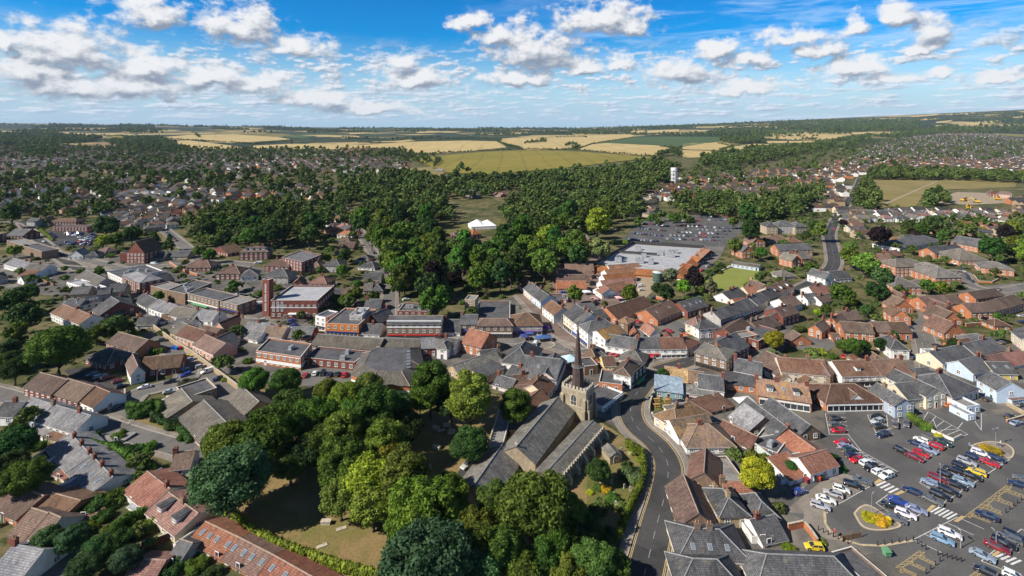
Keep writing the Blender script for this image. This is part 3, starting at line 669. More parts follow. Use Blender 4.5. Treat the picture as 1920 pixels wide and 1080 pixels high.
# ---------------------------------------------------------------- building kit
BWORD = dict(w='white', c='cream', o='orange brick', r='red brick', b='brown brick', y='buff brick', p='pink', k='pale pink', u='pale blue', t='teal boarded', a='sage green',
             f='flint', g='grey', n='bright orange', e='yellow', x='black boarded', d='blue-grey', z='flint')
RWORD = dict(S='slate', s='pale slate', G='grey-brown tiled', B='brown tiled', R='red-brown tiled', O='orange tiled', Q='orange-lichened', T='mossy old tiled', H='thatch-coloured',
             L='lead', F='dark felt', f='pale felt', W='white flat', K='pale blue metal', M='red pantiled')
THINGS = []      # (object, px, py, adjectives, noun) for the labels written at the end
WIN = {}
def window_mesh(wd, ht, fr='w', bars=1):
    k = (round(wd, 2), round(ht, 2), fr, bars)
    if k in WIN: return WIN[k]
    mb = MB(); x = wd / 2; t = 0.09
    mb.quad((-x, -0.035, 0), (x, -0.035, 0), (x, -0.035, ht), (-x, -0.035, ht), mi=1)
    for a in ((-x, -x + t, 0, ht), (x - t, x, 0, ht), (-x + t, x - t, 0, t), (-x + t, x - t, ht - t, ht)): mb.box(a[0], a[1], -0.085, 0.0, a[2], a[3])
    for i in range(bars):
        c = -x + wd * (i + 1) / (bars + 1); mb.box(c - 0.035, c + 0.035, -0.075, -0.03, t, ht - t)
    mb.box(-x + t, x - t, -0.07, -0.03, ht * 0.52, ht * 0.52 + 0.06)
    mb.box(-x - 0.08, x + 0.08, -0.15, 0.0, -0.1, -0.003, 2)
    WIN[k] = mb.mesh('window', [WFRAME if fr == 'w' else BFRAME, GLASS, STONE]); return WIN[k]
def door_mesh():
    if 'door' in WIN: return WIN['door']
    mb = MB(); mb.box(-0.42, 0.42, -0.06, 0, 0, 1.6); mb.box(-0.5, -0.42, -0.1, 0, 0, 1.68, 1); mb.box(0.42, 0.5, -0.1, 0, 0, 1.68, 1); mb.box(-0.42, 0.42, -0.1, 0, 1.6, 1.68, 1)
    mb.box(-0.25, 0.25, -0.075, -0.06, 1.0, 1.45, 2); WIN['door'] = mb.mesh('door', [TINT, WFRAME, GLASS]); return WIN['door']
def chimney_mesh(kind='r'):
    k = 'ch' + kind
    if k in WIN: return WIN[k]
    mb = MB(); mb.box(-0.5, 0.5, -0.34, 0.34, -1.6, 0.95); mb.box(-0.57, 0.57, -0.41, 0.41, 0.95, 1.12); mb.box(-0.42, 0.42, -0.26, 0.26, 1.12, 1.18, 1)
    for x in (-0.25, 0.25): mb.tube([(x, 0, 1.15), (x, 0, 1.6)], [0.14, 0.11], 8, 2, cap=False); mb.tube([(x, 0, 1.58), (x, 0, 1.585)], [0.1, 0.1], 8, 1)
    WIN[k] = mb.mesh('chimney', [WM[kind], DFASC, POT]); return WIN[k]
def rooflight_mesh():
    if 'rl' in WIN: return WIN['rl']
    mb = MB(); mb.box(-0.4, 0.4, -0.55, 0.55, -0.05, 0.07); mb.quad((-0.33, -0.48, 0.078), (0.33, -0.48, 0.078), (0.33, 0.48, 0.078), (-0.33, 0.48, 0.078), mi=1)
    WIN['rl'] = mb.mesh('roof_window', [LEADF, SKYGLASS]); return WIN['rl']
SKYGLASS = simple('skylight_glass', (0.16, 0.20, 0.24), 0.15, 0.1, spec=0.7)
def unit_mesh():
    if 'ac' in WIN: return WIN['ac']
    mb = MB(); mb.box(-0.9, 0.9, -0.6, 0.6, 0.25, 1.2); mb.box(-1.0, 1.0, -0.7, 0.7, 0.1, 0.25, 1)
    mb.tube([(-0.4, 0, 1.2), (-0.4, 0, 1.32)], 0.35, 12, 1); mb.tube([(0.45, 0, 1.2), (0.45, 0, 1.32)], 0.35, 12, 1)
    for x in (-0.8, 0.8):
        for y in (-0.5, 0.5): mb.box(x - .06, x + .06, y - .06, y + .06, -0.1, 0.1, 1)
    WIN['ac'] = mb.mesh('rooftop_unit', [METAL, LEADF]); return WIN['ac']

def gable_roof(mb, a, b, c, d, h, rise, ov, hip=False, hs=0.9, t=0.16):
    """eaves a-b and c-d; returns ridge ends"""
    a, b, c, d = (Vector((p[0], p[1], h)) for p in (a, b, c, d))
    m0, m1 = (a + d) / 2, (b + c) / 2; ax = (m1 - m0); L = ax.length; u = ax / L
    half = (a - d).length / 2
    s0 = (a - d) / 2; n0 = s0.normalized(); slope = rise / half
    e = lambda p, n: p + n * ov - Vector((0, 0, ov * slope))
    if hip:
        k = min(half * hs, L * 0.5 - 0.01); r0 = m0 + u * k + Vector((0, 0, rise)); r1 = m1 - u * k + Vector((0, 0, rise))
        A, B_, C_, D_ = (e(a, n0) - u * ov, e(b, n0) + u * ov, e(c, -n0) + u * ov, e(d, -n0) - u * ov)
        mb.slab([[A, B_, r1, r0], [C_, D_, r0, r1], [D_, A, r0], [B_, C_, r1]], t)
        return r0, r1, [(A, r0), (D_, r0), (B_, r1), (C_, r1)]
    r0 = m0 - u * ov * 0.6 + Vector((0, 0, rise)); r1 = m1 + u * ov * 0.6 + Vector((0, 0, rise))
    A, B_, C_, D_ = (e(a, n0) - u * ov * 0.6, e(b, n0) + u * ov * 0.6, e(c, -n0) + u * ov * 0.6, e(d, -n0) - u * ov * 0.6)
    mb.slab([[A, B_, r1, r0], [C_, D_, r0, r1]], t)
    return r0, r1, []
def bld(T, x1, y1, x2, y2, hz, d, rf, wm, rm, kind='house', parent=None, rise=None, ch=None, shop=None, dorm=0, sky=0, p3=None, st=None, nw=False, hb=0.0, fw='w', noun=None, where=None, label=None, ov=0.28,
        para=0.35, units=0, hs=0.9, group=None, doors=True, part='wall', band=False, cr=False, chk=None, adj='', t0=0.0):
    s = TILE[T][2]
    ax, ay = px(T, x1, y1); bx, by = px(T, x2, y2)
    yb = ay + hz / s; Yg = H * F / (yb - HY); h = hz / s * Yg / F
    h0 = h + hb
    z = h + t0
    A = U(ax, ay, z); B = U(bx, by, z)
    A.z = B.z = 0
    v = B - A; Wd = v.length; rz = math.atan2(v.y, v.x)
    rot = Matrix.Rotation(-rz, 3, 'Z')
    if p3:
        C_ = U(*px(T, *p3), z); C_.z = 0; q = rot @ (C_ - A); Dx, Dy = q.x - Wd, q.y
        Dx = max(min(Dx, 0.35 * Dy), -0.35 * Dy)
    else: Dx, Dy = 0.0, d
    ROOT = parent
    if parent is None:
        ROOT = empty(kind, A, rz)
    hold = ROOT if parent is None else None
    def put(name, me, loc=(0, 0, 0), r=0.0):
        if parent is None: return link(name, me, ROOT, loc, r)
        q = rot.transposed() @ Vector(loc); return link(name, me, parent, A + q - parent.location, rz + r)
    c = [Vector((0, 0, 0)), Vector((Wd, 0, 0)), Vector((Wd + Dx, Dy, 0)), Vector((Dx, Dy, 0))]
    if rf == 'd': o = [c[1], c[2], c[3], c[0]]
    else: o = c
    span = (o[3] - o[0]).length
    if rise is None: rise = {'g': 0.29, 'd': 0.40, 'h': 0.26, 'm': 0.12, 'f': 0}[rf] * span
    if ov and rf in 'gd' and parent is None: ov *= random.uniform(0.8, 1.2)
    # walls
    mb = MB(); zb = -0.4
    Z = lambda p, z_: (p.x, p.y, z_)
    top = h + (para if rf == 'f' else 0)
    if rf in 'gd':
        for i in range(4):
            p, q = o[i], o[(i + 1) % 4]
            if i in (1, 3): mb.quad(Z(p, zb), Z(q, zb), Z(q, h), Z((p + q) / 2, h + rise - 0.05), Z(p, h))
            else: mb.quad(Z(p, zb), Z(q, zb), Z(q, h - 0.03), Z(p, h - 0.03))
    elif rf == 'm':
        hh = [h, h, h + rise, h + rise]
        for i in range(4):
            p, q = c[i], c[(i + 1) % 4]; mb.quad(Z(p, zb), Z(q, zb), Z(q, hh[(i + 1) % 4] - .03), Z(p, hh[i] - .03))
    else:
        for i in range(4):
            p, q = c[i], c[(i + 1) % 4]; mb.quad(Z(p, zb), Z(q, zb), Z(q, top), Z(p, top))
    if rf == 'f':      # parapet: inner faces and coping
        cen = (c[0] + c[2]) / 2; th = 0.25
        inn = []
        for i in range(4):
            p = c[i]; u1 = (c[(i + 1) % 4] - p).normalized(); u2 = (c[i - 1] - p).normalized(); inn.append(p + u1 * th + u2 * th)
        for i in range(4):
            j = (i + 1) % 4
            mb.quad(Z(inn[j], h - 0.2), Z(inn[i], h - 0.2), Z(inn[i], top), Z(inn[j], top))
            mb.quad(Z(c[i], top), Z(c[j], top), Z(inn[j], top), Z(inn[i], top), mi=1)
    wname = part
    put(wname, mb.mesh(wname, [WM[wm], FASC if wm not in 'xz' else DFASC]))
    # roof
    mb = MB(); rm_ = RM[rm]; r0 = r1 = None; hips = []
    sidem = FASC if wm in 'wcpkuae' else DFASC
    if rf in 'gd': r0, r1, hips = gable_roof(mb, *o, h, rise, ov)
    elif rf == 'h':
        if Wd < Dy: o = [c[1], c[2], c[3], c[0]]
        span = (o[3] - o[0]).length
        r0, r1, hips = gable_roof(mb, *o, h, rise, ov, True, hs)
    elif rf == 'm': mb.slab([[Vector((-ov, -ov, h)), Vector((Wd + ov, -ov, h)), Vector((Wd + Dx + ov, Dy + ov, h + rise)), Vector((Dx - ov, Dy + ov, h + rise))]], 0.14)
    else: mb.quad(Z(inn[0], h - 0.1), Z(inn[1], h - 0.1), Z(inn[2], h - 0.1), Z(inn[3], h - 0.1))
    roof = put('roof', mb.mesh('roof', [rm_, sidem]))
    if r0 is not None and span > 3.5:
        mb = MB(); mb.tube([r0 + Vector((0, 0, 0.02)), r1 + Vector((0, 0, 0.02))], 0.14, 6)
        for a_, b_ in hips: mb.tube([a_ + Vector((0, 0, 0.03)), b_ + Vector((0, 0, 0.03))], 0.12, 6)
        put('ridge_tiles', mb.mesh('ridge_tiles', [RIDGEG if rm in 'SsLGK' else RIDGE]))
    # chimneys
    if ch is None and parent is None and rf in 'gdh' and kind in ('house', 'terraced_house', 'cottage', 'shop_building') and span > 4.5:
        ch = [random.choice([0.06, 0.94, 0.5])] + ([random.choice([0.3, 0.7])] if Wd > 11 and random.random() < .6 else [])
    if ch and r0 is not None:
        bk = chk or ('r' if wm in 'wopkuate' else wm if wm in 'rby' else 'b')
        for t_ in ch:
            p = r0.lerp(r1, t_); put('chimney', chimney_mesh(bk), (p.x, p.y, p.z - 0.05), math.atan2((r1 - r0).y, (r1 - r0).x) + math.pi / 2 * 0)
    # rooflights and dormers on the front slope
    if r0 is not None and (sky or dorm) and rf != 'd':
        e0, e1 = Vector((0, 0, h)), Vector((Wd, 0, h)); th = math.atan2(rise, span / 2)
        for k in range(sky):
            t_ = (k + 0.5 + random.uniform(-.15, .15)) / sky; p = e0.lerp(e1, t_) .lerp(r0.lerp(r1, t_), 0.55 if rf == 'g' else 0.4)
            ob = put('roof_window', rooflight_mesh(), (p.x, p.y, p.z + 0.04)); ob.rotation_euler = (ob.rotation_euler[0], 0, ob.rotation_euler[2]); 
            ob.rotation_mode = 'XYZ'; ob.rotation_euler = Matrix.Rotation(rz if parent is not None else 0, 3, 'Z').__matmul__(Matrix.Rotation(th, 3, 'X')).to_euler()
        for k in range(dorm):
            t_ = (k + 0.5) / dorm; p = e0.lerp(e1, t_).lerp(r0.lerp(r1, t_), 0.28); q = e0.lerp(e1, t_).lerp(r0.lerp(r1, t_), 0.95)
            mb = MB(); mb.box(-0.75, 0.75, 0, (q - p).length * 0.8, -0.3, 1.05); mb.box(-0.95, 0.95, -0.2, (q - p).length * 0.9, 1.05, 1.18, 1)
            dn = put('dormer', mb.mesh('dormer', [WM['w'], RM['S'] if dorm > 1 else rm_]), p)
            link('window', window_mesh(1.2, 0.75, fw), dn, (0, -0.01, 0.18))
    # windows on the walls that face the hill
    nst = st or max(1, int(round(h0 / 1.9))); sh = h / nst
    Rw = Matrix.Rotation(rz, 3, 'Z')
    if not nw:
        for i in range(4):
            p, q = c[i], c[(i + 1) % 4]; L = (q - p).length
            if L < 2.2: continue
            tdir = (q - p) / L; nrm = Vector((tdir.y, -tdir.x, 0))
            base = parent.location if parent is not None else Vector((0, 0, 0))
            mid = A + Rw @ ((p + q) / 2)
            view = Vector((-mid.x, -mid.y, 0)).normalized()
            if (Rw @ nrm).dot(view) < 0.12: continue
            ang_ = math.atan2(tdir.y, tdir.x); per = 2.3 if i == 0 or i == 2 else 3.0
            n = max(1, int(L / per))
            gable = (rf == 'g' and i in (1, 3)) or (rf == 'd' and i in (0, 2))
            if gable and not i == 0: n = max(1, n - 1)
            wd = min(1.15, L / n * 0.62); ht = min(sh * 0.56, 1.25)
            dk = random.randrange(n)
            for sidx in range(nst):
                if shop and sidx == 0 and i == 0: continue
                for k in range(n):
                    xx = (k + 0.5) / n * L; pos_ = p + tdir * xx; zz = sidx * sh + sh * 0.30
                    if sidx == 0 and i == 0 and doors and not shop and k == dk:
                        dm = put('door', door_mesh(), (pos_.x, pos_.y, 0.02), ang_); dm.color = random.choice([(0.08, 0.1, 0.2, 1), (0.25, 0.04, 0.03, 1), (0.6, 0.6, 0.58, 1), (0.03, 0.1, 0.06, 1), (0.12, 0.07, 0.04, 1)]); continue
                    put('window', window_mesh(round(wd, 1), round(ht, 1), fw, 1), (pos_.x, pos_.y, zz), ang_)
            if shop and i == 0:
                mb = MB(); m_ = 0.35; hh = min(sh * 0.72, 1.7)
                mb.quad((m_, -0.04, 0.25), (L - m_, -0.04, 0.25), (L - m_, -0.04, hh), (m_, -0.04, hh), mi=1)
                nb = max(2, int(L / 1.6))
                for k in range(nb + 1):
                    xx = m_ + (L - 2 * m_) * k / nb; mb.box(xx - 0.05, xx + 0.05, -0.1, 0, 0.25, hh)
                mb.box(m_, L - m_, -0.12, 0, 0.02, 0.25)
                put('shopfront', mb.mesh('shopfront', [WFRAME if wm != 'b' else BFRAME, GLASS]), (p.x, p.y, 0), ang_)
                mb = MB(); mb.box(m_, L - m_, -0.28, -0.005, hh + 0.02, hh + 0.42); fo = put('shop_fascia', mb.mesh('shop_fascia', [TINT]), (p.x, p.y, 0), ang_)
                fo.color = (*shop, 1)
                if random.random() < 0.35:
                    mb = MB(); x0 = m_ + (L - 2 * m_) * 0.2; x1_ = L - m_ - (L - 2 * m_) * 0.3
                    mb.slab([[Vector((x0, -0.02, hh + 0.02)), Vector((x0, -1.2, hh - 0.4)), Vector((x1_, -1.2, hh - 0.4)), Vector((x1_, -0.02, hh + 0.02))][::-1]], 0.04, 0, 0)
                    ao = put('awning', mb.mesh('awning', [TINT]), (p.x, p.y, -0.005), ang_); ao.color = (*random.choice([(0.5, 0.05, 0.05), (0.75, 0.75, 0.72), (0.05, 0.1, 0.3), (0.08, 0.25, 0.12)]), 1)
            if band and i in (0, 1, 3):
                mb = MB(); mb.box(0, L, -0.06, -0.004, h * 0.22, h * 0.45); bo = put('wall_band', mb.mesh('wall_band', [WFRAME]), (p.x, p.y, 0), ang_)
    if rf == 'f':
        for k in range(units):
            xx = random.uniform(0.15, 0.85); yy = random.uniform(0.2, 0.8); p = c[0].lerp(c[1], xx).lerp(c[3].lerp(c[2], xx), yy)
            put('rooftop_unit', unit_mesh(), (p.x, p.y, h - 0.1), random.choice([0, math.pi / 2])).scale = [random.uniform(1.6, 2.4) if kind == 'supermarket' else 1] * 3
    if parent is None:
        m = A + Rw @ Vector((Wd / 2 + Dx / 2, Dy / 2, h * 0.7)); qx, qy = P(m)
        n_st = 'single-storey' if h < 2.3 else ('two-storey' if h < 4.8 else 'three-storey')
        r_adj = {'g': 'gabled', 'd': 'gable-fronted', 'h': 'hipped', 'f': 'flat', 'm': 'lean-to'}[rf]
        ROOT['category'] = 'building' if kind not in ('house', 'terraced_house', 'cottage') else 'house'
        if label: ROOT['label'] = label
        else:
            nn = noun or kind.replace('_', ' ')
            THINGS.append((ROOT, qx, qy, f'{BWORD[wm]}{" " + adj if adj else ""}', f'{nn} under a {RWORD[rm]} {r_adj + " " if rf != "f" or "flat" not in RWORD[rm] else ""}roof', 'b'))
        ROOT['_px'] = 0; del ROOT['_px']
    FOOT.append((A, rz, c, ROOT))
    return ROOT, A, rz, c, h
FOOT = []

# ---------------------------------------------------------------- the town, building by building (pixels in zoomed tiles of the photo)
b = bld; SB = 'shop_building'; TH = 'terraced_house'
RED = (0.5, 0.03, 0.03); NAVY = (0.02, 0.04, 0.18); GRN = (0.05, 0.16, 0.08); BLK = (0.03, 0.03, 0.03); WHT = (0.7, 0.7, 0.68); BLU = (0.03, 0.08, 0.4); TEA = (0.03, 0.18, 0.2)
# north of the church: market place and the bend
b('B2', 700, 187, 930, 224, 72, 8, 'g', 'w', 'S', SB, shop=WHT, ch=[0.98])
b('B2', 932, 214, 1115, 216, 72, 8, 'g', 'w', 'S', SB, shop=RED, ch=[])
b('B2', 1116, 218, 1308, 214, 70, 8, 'g', 'w', 'R', SB, shop=WHT, ch=[0.95])
b('B2', 1312, 214, 1412, 165, 70, 7, 'h', 'w', 'R', 'house', ch=[])
b('B2', 1368, 240, 1608, 303, 104, 10, 'h', 'b', 'G', SB, shop=BLK, st=3, ch=[0.9], rise=1.6)
b('B2', 1642, 262, 1780, 188, 80, 10, 'g', 'r', 'S', 'house')
b('A2', 1690, 945, 1815, 858, 50, 9, 'g', 'r', 'B', 'warehouse', ch=[])
b('A2', 1725, 940, 1845, 918, 70, 5, 'f', 'o', 'f', SB)
b('A2', 1850, 965, 1990, 880, 60, 12, 'f', 'r', 'F', SB, units=1)
b('B2', 1665, 377, 1870, 417, 78, 8, 'g', 'w', 'S', SB, shop=BLK, ch=[0.02, 0.55])
b('B2', 1605, 472, 1832, 500, 55, 7, 'm', 'o', 'S', 'garage', rise=0.5, doors=False)
b('B2', 1145, 446, 1322, 470, 25, 8, 'g', 'w', 'H', 'cottage', ch=[0.6], rise=2.4)
b('B2', 1324, 476, 1440, 492, 25, 8, 'g', 'w', 'T', 'cottage', ch=[])
b('B2', 1072, 525, 1278, 552, 56, 7, 'm', 't', 'K', 'timber_shed', rise=1.4, noun='shed')
b('B2', 1400, 505, 1590, 532, 62, 8, 'g', 'w', 'S', 'house', ch=[0.98])
b('B2', 1280, 545, 1515, 572, 42, 4, 'm', 'k', 'L', 'outbuilding', rise=0.7)
b('B2', 1065, 712, 1240, 818, 80, 13, 'h', 'c', 'T', 'pub', noun='roadside inn', ch=[0.1], rise=2.6, st=2)
b('B2', 1285, 775, 1500, 735, 40, 9, 'h', 'c', 'G', 'outbuilding', ch=[0.5])
b('B2', 1250, 882, 1535, 832, 62, 8, 'g', 'w', 'T', 'house', rise=2.2, ch=[])
b('B2', 1310, 950, 1676, 946, 58, 10, 'h', 'w', 'T', 'house', ch=[0.15], rise=2.6)
b('B2', 1622, 725, 1770, 838, 32, 10, 'g', 'b', 's', 'workshop', ch=[])
b('B2', 1775, 720, 1925, 790, 45, 10, 'f', 'b', 'F', 'workshop', units=1)
b('B2', 1455, 700, 1665, 645, 25, 6, 'm', 'b', 'R', 'outbuilding', rise=0.9)
b('B2', 1535, 830, 1790, 960, 30, 6, 'g', 'b', 'R', 'outbuilding', ch=[])
b('B2', 1790, 930, 1990, 1010, 40, 11, 'f', 'b', 'f', 'workshop', units=2)
# along the main road, foreground
b('C2', 1320, 358, 1562, 415, 60, 9.5, 'd', 'b', 'R', 'barn', rise=2.4)
b('C2', 1252, 702, 1548, 716, 60, 11.5, 'd', 'b', 'R', 'barn', rise=2.6)
b('C2', 1564, 402, 1760, 395, 50, 9.5, 'f', 'b', 'f', 'workshop')
b('C2', 1612, 482, 1842, 482, 40, 5, 'g', 'c', 'M', 'outbuilding', ch=[0.02])
b('C2', 1560, 630, 1784, 624, 96, 8, 'h', 'y', 'S', 'house', ch=[0.2], rise=1.6)
b('C2', 1500, 540, 1610, 540, 60, 5, 'h', 'y', 'S', 'outbuilding', ch=[0.5])
b('C2', 1246, 950, 1795, 975, 70, 9, 'h', 'c', 'S', 'house', ch=[0.12, 0.6], sky=3, rise=2.2)
b('C2', 1246, 1190, 1770, 1210, 70, 8, 'h', 'c', 'S', 'house', ch=[], rise=2.2)
b('C2', 1828, 655, 2010, 645, 48, 7, 'h', 'c', 'S', 'house', ch=[])
b('C2', 1800, 800, 1960, 790, 40, 6, 'f', 'w', 'f', 'outbuilding')
b('C3', -90, 1200, 780, 1235, 60, 9, 'h', 'c', 'S', 'hall', rise=2.8, hs=0.8, noun='long hall')
b('C3', 740, 1150, 900, 1100, 40, 7, 'f', 'b', 'F', 'outbuilding')
b('C3', 262, 200, 446, 165, 45, 9, 'd', 'a', 'O', 'house', rise=1.7)
b('C3', 318, 310, 530, 245, 78, 6, 'g', 'w', 'M', 'house', ch=[])
b('C3', 165, 365, 316, 318, 40, 6, 'm', 'w', 'M', 'outbuilding', rise=1.6)
b('C3', 45, 208, 255, 162, 45, 8, 'f', 'a', 'F', 'workshop', fw='b')
b('B3', 50, 890, 240, 860, 40, 15, 'd', 'o', 'S', 'warehouse', rise=2.4)
b('B3', 242, 858, 392, 835, 60, 14, 'd', 'b', 'S', 'warehouse', rise=2.0)
b('C3', -40, 840, 150, 800, 35, 7, 'g', 'w', 'S', 'cottage', ch=[0.3])
# right: main street and the shops by the car park
b('B3', -75, 560, 325, 618, 75, 9, 'g', 'o', 'Q', SB, dorm=2, sky=1, shop=WHT, ch=[0.02, 0.4, 0.97])
b('B3', 100, 388, 465, 416, 75, 9, 'g', 'c', 'R', 'house', ch=[0.65], rise=2.6)
b('B3', 467, 416, 545, 345, 85, 7, 'h', 'b', 'R', 'house', ch=[], nw=True)
b('B3', 85, 466, 205, 470, 20, 4.5, 'd', 'c', 'B', 'outbuilding')
b('B3', 255, 488, 380, 482, 20, 4.5, 'd', 'c', 'B', 'outbuilding')
b('B3', -120, 330, 55, 410, 45, 14, 'g', 'w', 'B', 'house', ch=[0.8], rise=2.8)
b('B3', 555, 422, 850, 412, 85, 9, 'g', 'w', 'R', SB, shop=BLK, dorm=1, ch=[0.9])
b('B3', 852, 412, 1090, 402, 85, 9, 'g', 'w', 'R', SB, shop=WHT, ch=[0.97])
b('B3', 436, 622, 882, 612, 68, 11, 'h', 'o', 'B', SB, shop=WHT, rise=2.4, ch=[], st=1, label='single-storey red-roofed shop with white signboard and pediment facing the car park')
b('B3', 598, 612, 732, 609, 62, 5, 'd', 'w', 'B', 'shop_pediment', rise=2.0, nw=True, noun='pediment gable')
b('B3', 866, 600, 946, 600, 85, 6, 'f', 'o', 'W', SB)
b('B3', 920, 492, 1285, 455, 34, 8, 'g', 'c', 'S', 'house', ch=[0.3])
b('B3', 1045, 592, 1188, 575, 82, 8, 'g', 'c', 'S', SB, ch=[])
b('B3', 1186, 572, 1336, 547, 100, 12, 'd', 'c', 'S', SB, rise=1.8)
b('B3', 952, 640, 1092, 630, 100, 9, 'd', 'd', 'S', 'cottage', ch=[0.7], rise=1.6)
b('B3', 1380, 582, 1580, 512, 76, 13, 'h', 'k', 'S', 'house', ch=[0.1, 0.9], rise=3)
b('B3', 1490, 660, 1592, 645, 52, 8, 'f', 'u', 'f', 'garage')
b('B3', 1500, 720, 1560, 712, 40, 5, 'f', 'u', 'f', 'garage', doors=False)
b('B3', 1565, 442, 1715, 526, 95, 8, 'g', 'u', 'S', 'house', ch=[])
b('B3', 1540, 402, 1692, 362, 62, 8, 'g', 'u', 'S', 'house')
b('B3', 1310, 330, 1560, 268, 62, 8, 'g', 'c', 'S', TH, ch=[0.2, 0.9])
b('B3', 1562, 267, 1780, 214, 62, 8, 'g', 'w', 'S', TH, ch=[0.7])
b('B3', 1700, 398, 1875, 402, 50, 7, 'g', 'e', 'S', 'house', sky=2, ch=[])
b('B3', 1690, 375, 1850, 342, 30, 8, 'g', 'c', 'M', TH, ch=[0.1])
b('B3', 1852, 340, 1990, 310, 30, 8, 'g', 'c', 'M', TH, ch=[0.5])
b('B3', 920, 215, 1060, 222, 76, 9, 'h', 'w', 'S', 'house', ch=[0.1, 0.9], chk='r', rise=2.4)
b('B3', 1446, 217, 1572, 196, 20, 6, 'g', 'o', 'B', 'outbuilding', ch=[])
b('B3', 1575, 195, 1752, 190, 25, 9, 'h', 'y', 'S', 'workshop', sky=1)
b('B3', 1822, 78, 1905, 142, 85, 10, 'g', 'c', 'S', 'house')
b('B3', 1230, 266, 1326, 264, 34, 5, 'f', 'w', 'f', 'garage')
b('B3', 792, 312, 890, 314, 18, 6, 'h', 'b', 'B', 'cottage')
b('B3', 660, 318, 752, 302, 15, 5, 'g', 'b', 'M', 'outbuilding')
b('B3', 1750, 560, 1830, 600, 40, 4, 'm', 'u', 'M', 'outbuilding', rise=.4)
# brick closes
b('A3', 300, 858, 404, 886, 60, 8, 'd', 'o', 'B', TH)
b('A3', 428, 800, 524, 828, 62, 8, 'd', 'o', 'B', TH)
b('A3', 474, 762, 556, 800, 62, 9, 'd', 'o', 'B', TH)
b('A3', 110, 925, 165, 962, 32, 8, 'g', 'o', 'B', 'garage')
b('A3', 570, 885, 690, 893, 66, 8, 'g', 'o', 'B', TH, ch=[])
b('A3', 692, 893, 800, 902, 66, 8, 'g', 'o', 'B', TH, ch=[])
b('A3', 822, 888, 940, 890, 56, 8, 'g', 'o', 'B', TH, ch=[])
b('A3', 942, 890, 1082, 892, 56, 8, 'g', 'o', 'B', TH, ch=[])
b('A3', 492, 948, 556, 950, 20, 5, 'g', 'o', 'B', 'garage', ch=[])
b('A3', 930, 772, 1072, 782, 66, 8, 'd', 'o', 'B', TH)
b('A3', 948, 706, 1092, 706, 40, 8, 'd', 'o', 'B', TH)
b('A3', 960, 660, 1090, 660, 40, 7, 'd', 'o', 'B', TH)
b('A3', 1190, 688, 1260, 684, 60, 8, 'g', 'o', 'B', TH, ch=[])
b('A3', 1262, 684, 1385, 676, 60, 8, 'g', 'w', 'B', TH, ch=[])
b('A3', 1387, 676, 1474, 670, 60, 8, 'g', 'o', 'B', TH, ch=[])
b('A3', 1320, 900, 1486, 892, 50, 9, 'd', 'o', 'B', 'house')
b('A3', 1302, 806, 1460, 804, 40, 9, 'd', 'o', 'B', 'house')
b('A3', 1290, 752, 1425, 746, 40, 8, 'd', 'o', 'B', 'house')
b('A3', 1526, 742, 1690, 736, 60, 8, 'g', 'o', 'B', TH, ch=[])
b('A3', 1692, 736, 1800, 706, 60, 8, 'g', 'o', 'B', TH, ch=[])
b('A3', 1802, 706, 1930, 668, 60, 8, 'g', 'o', 'B', TH, ch=[])
b('A3', 1560, 640, 1770, 612, 50, 7, 'g', 'o', 'B', TH, ch=[])
b('A3', 1700, 842, 1820, 842, 40, 6, 'h', 'o', 'B', 'garage', ch=[])
b('A3', 960, 402, 1206, 394, 78, 12, 'h', 'o', 'G', 'office_block', st=3, rise=2.6)
b('A3', 950, 552, 1152, 552, 66, 12, 'h', 'o', 'G', 'office_block', rise=2.8)
b('A3', 1262, 482, 1450, 478, 60, 20, 'h', 'o', 'G', 'office_block', rise=4)
b('A3', 1435, 352, 1650, 352, 40, 18, 'h', 'o', 'G', 'community_hall', hs=1, rise=4.5, noun='tent-roofed hall')
b('A3', 1590, 402, 1846, 428, 46, 12, 'h', 'o', 'G', 'office_block', rise=2.4)
b('A3', 985, 262, 1306, 206, 32, 16, 'h', 'w', 'S', 'school', rise=3)
b('A3', 1036, 206, 1160, 192, 20, 9, 'h', 'o', 'S', 'school')
b('A3', 940, 216, 1042, 206, 36, 10, 'h', 'o', 'Q', 'house')
b('A3', 1370, 215, 1576, 252, 42, 13, 'g', 'o', 'S', 'school')
b('A3', 1255, 302, 1472, 272, 44, 9, 'g', 'o', 'S', TH)
b('A3', 836, 348, 936, 354, 42, 9, 'g', 'r', 'R', 'house')
b('A3', 930, 322, 1012, 314, 28, 8, 'g', 'r', 'R', 'house')
b('A3', -10, 98, 74, 98, 62, 10, 'h', 'y', 'S', 'block_of_flats', st=3)
b('A3', 76, 92, 204, 92, 64, 10, 'h', 'g', 'S', 'block_of_flats', st=3)
b('A3', 206, 102, 290, 98, 60, 10, 'h', 'y', 'S', 'block_of_flats', st=3)
b('A3', 0, 204, 160, 204, 24, 10, 'h', 'o', 'R', 'house')
b('A3', 146, 218, 254, 216, 20, 9, 'h', 'o', 'R', 'house')
b('A3', 80, 278, 336, 272, 50, 9, 'g', 'o', 'S', 'block_of_flats', noun='block of flats')
b('A3', 182, 356, 250, 348, 56, 9, 'd', 'o', 'G', 'house')
b('A3', 255, 340, 330, 335, 46, 9, 'g', 'o', 'G', 'house')
b('A3', 100, 476, 206, 468, 24, 8, 'h', 'g', 'G', 'house')
b('A3', 264, 576, 345, 608, 48, 9, 'd', 'w', 'M', 'house')
b('A3', 380, 600, 460, 570, 40, 8, 'g', 'w', 'S', 'house')
b('A3', 430, 492, 498, 482, 58, 10, 'd', 'w', 'S', 'house')
b('A3', 502, 492, 630, 482, 30, 9, 'g', 'w', 'S', 'house')
b('A3', 54, 612, 196, 550, 62, 8, 'g', 'c', 'R', TH, dorm=3)
b('A3', 150, 702, 255, 672, 52, 8, 'g', 'w', 'R', 'house')
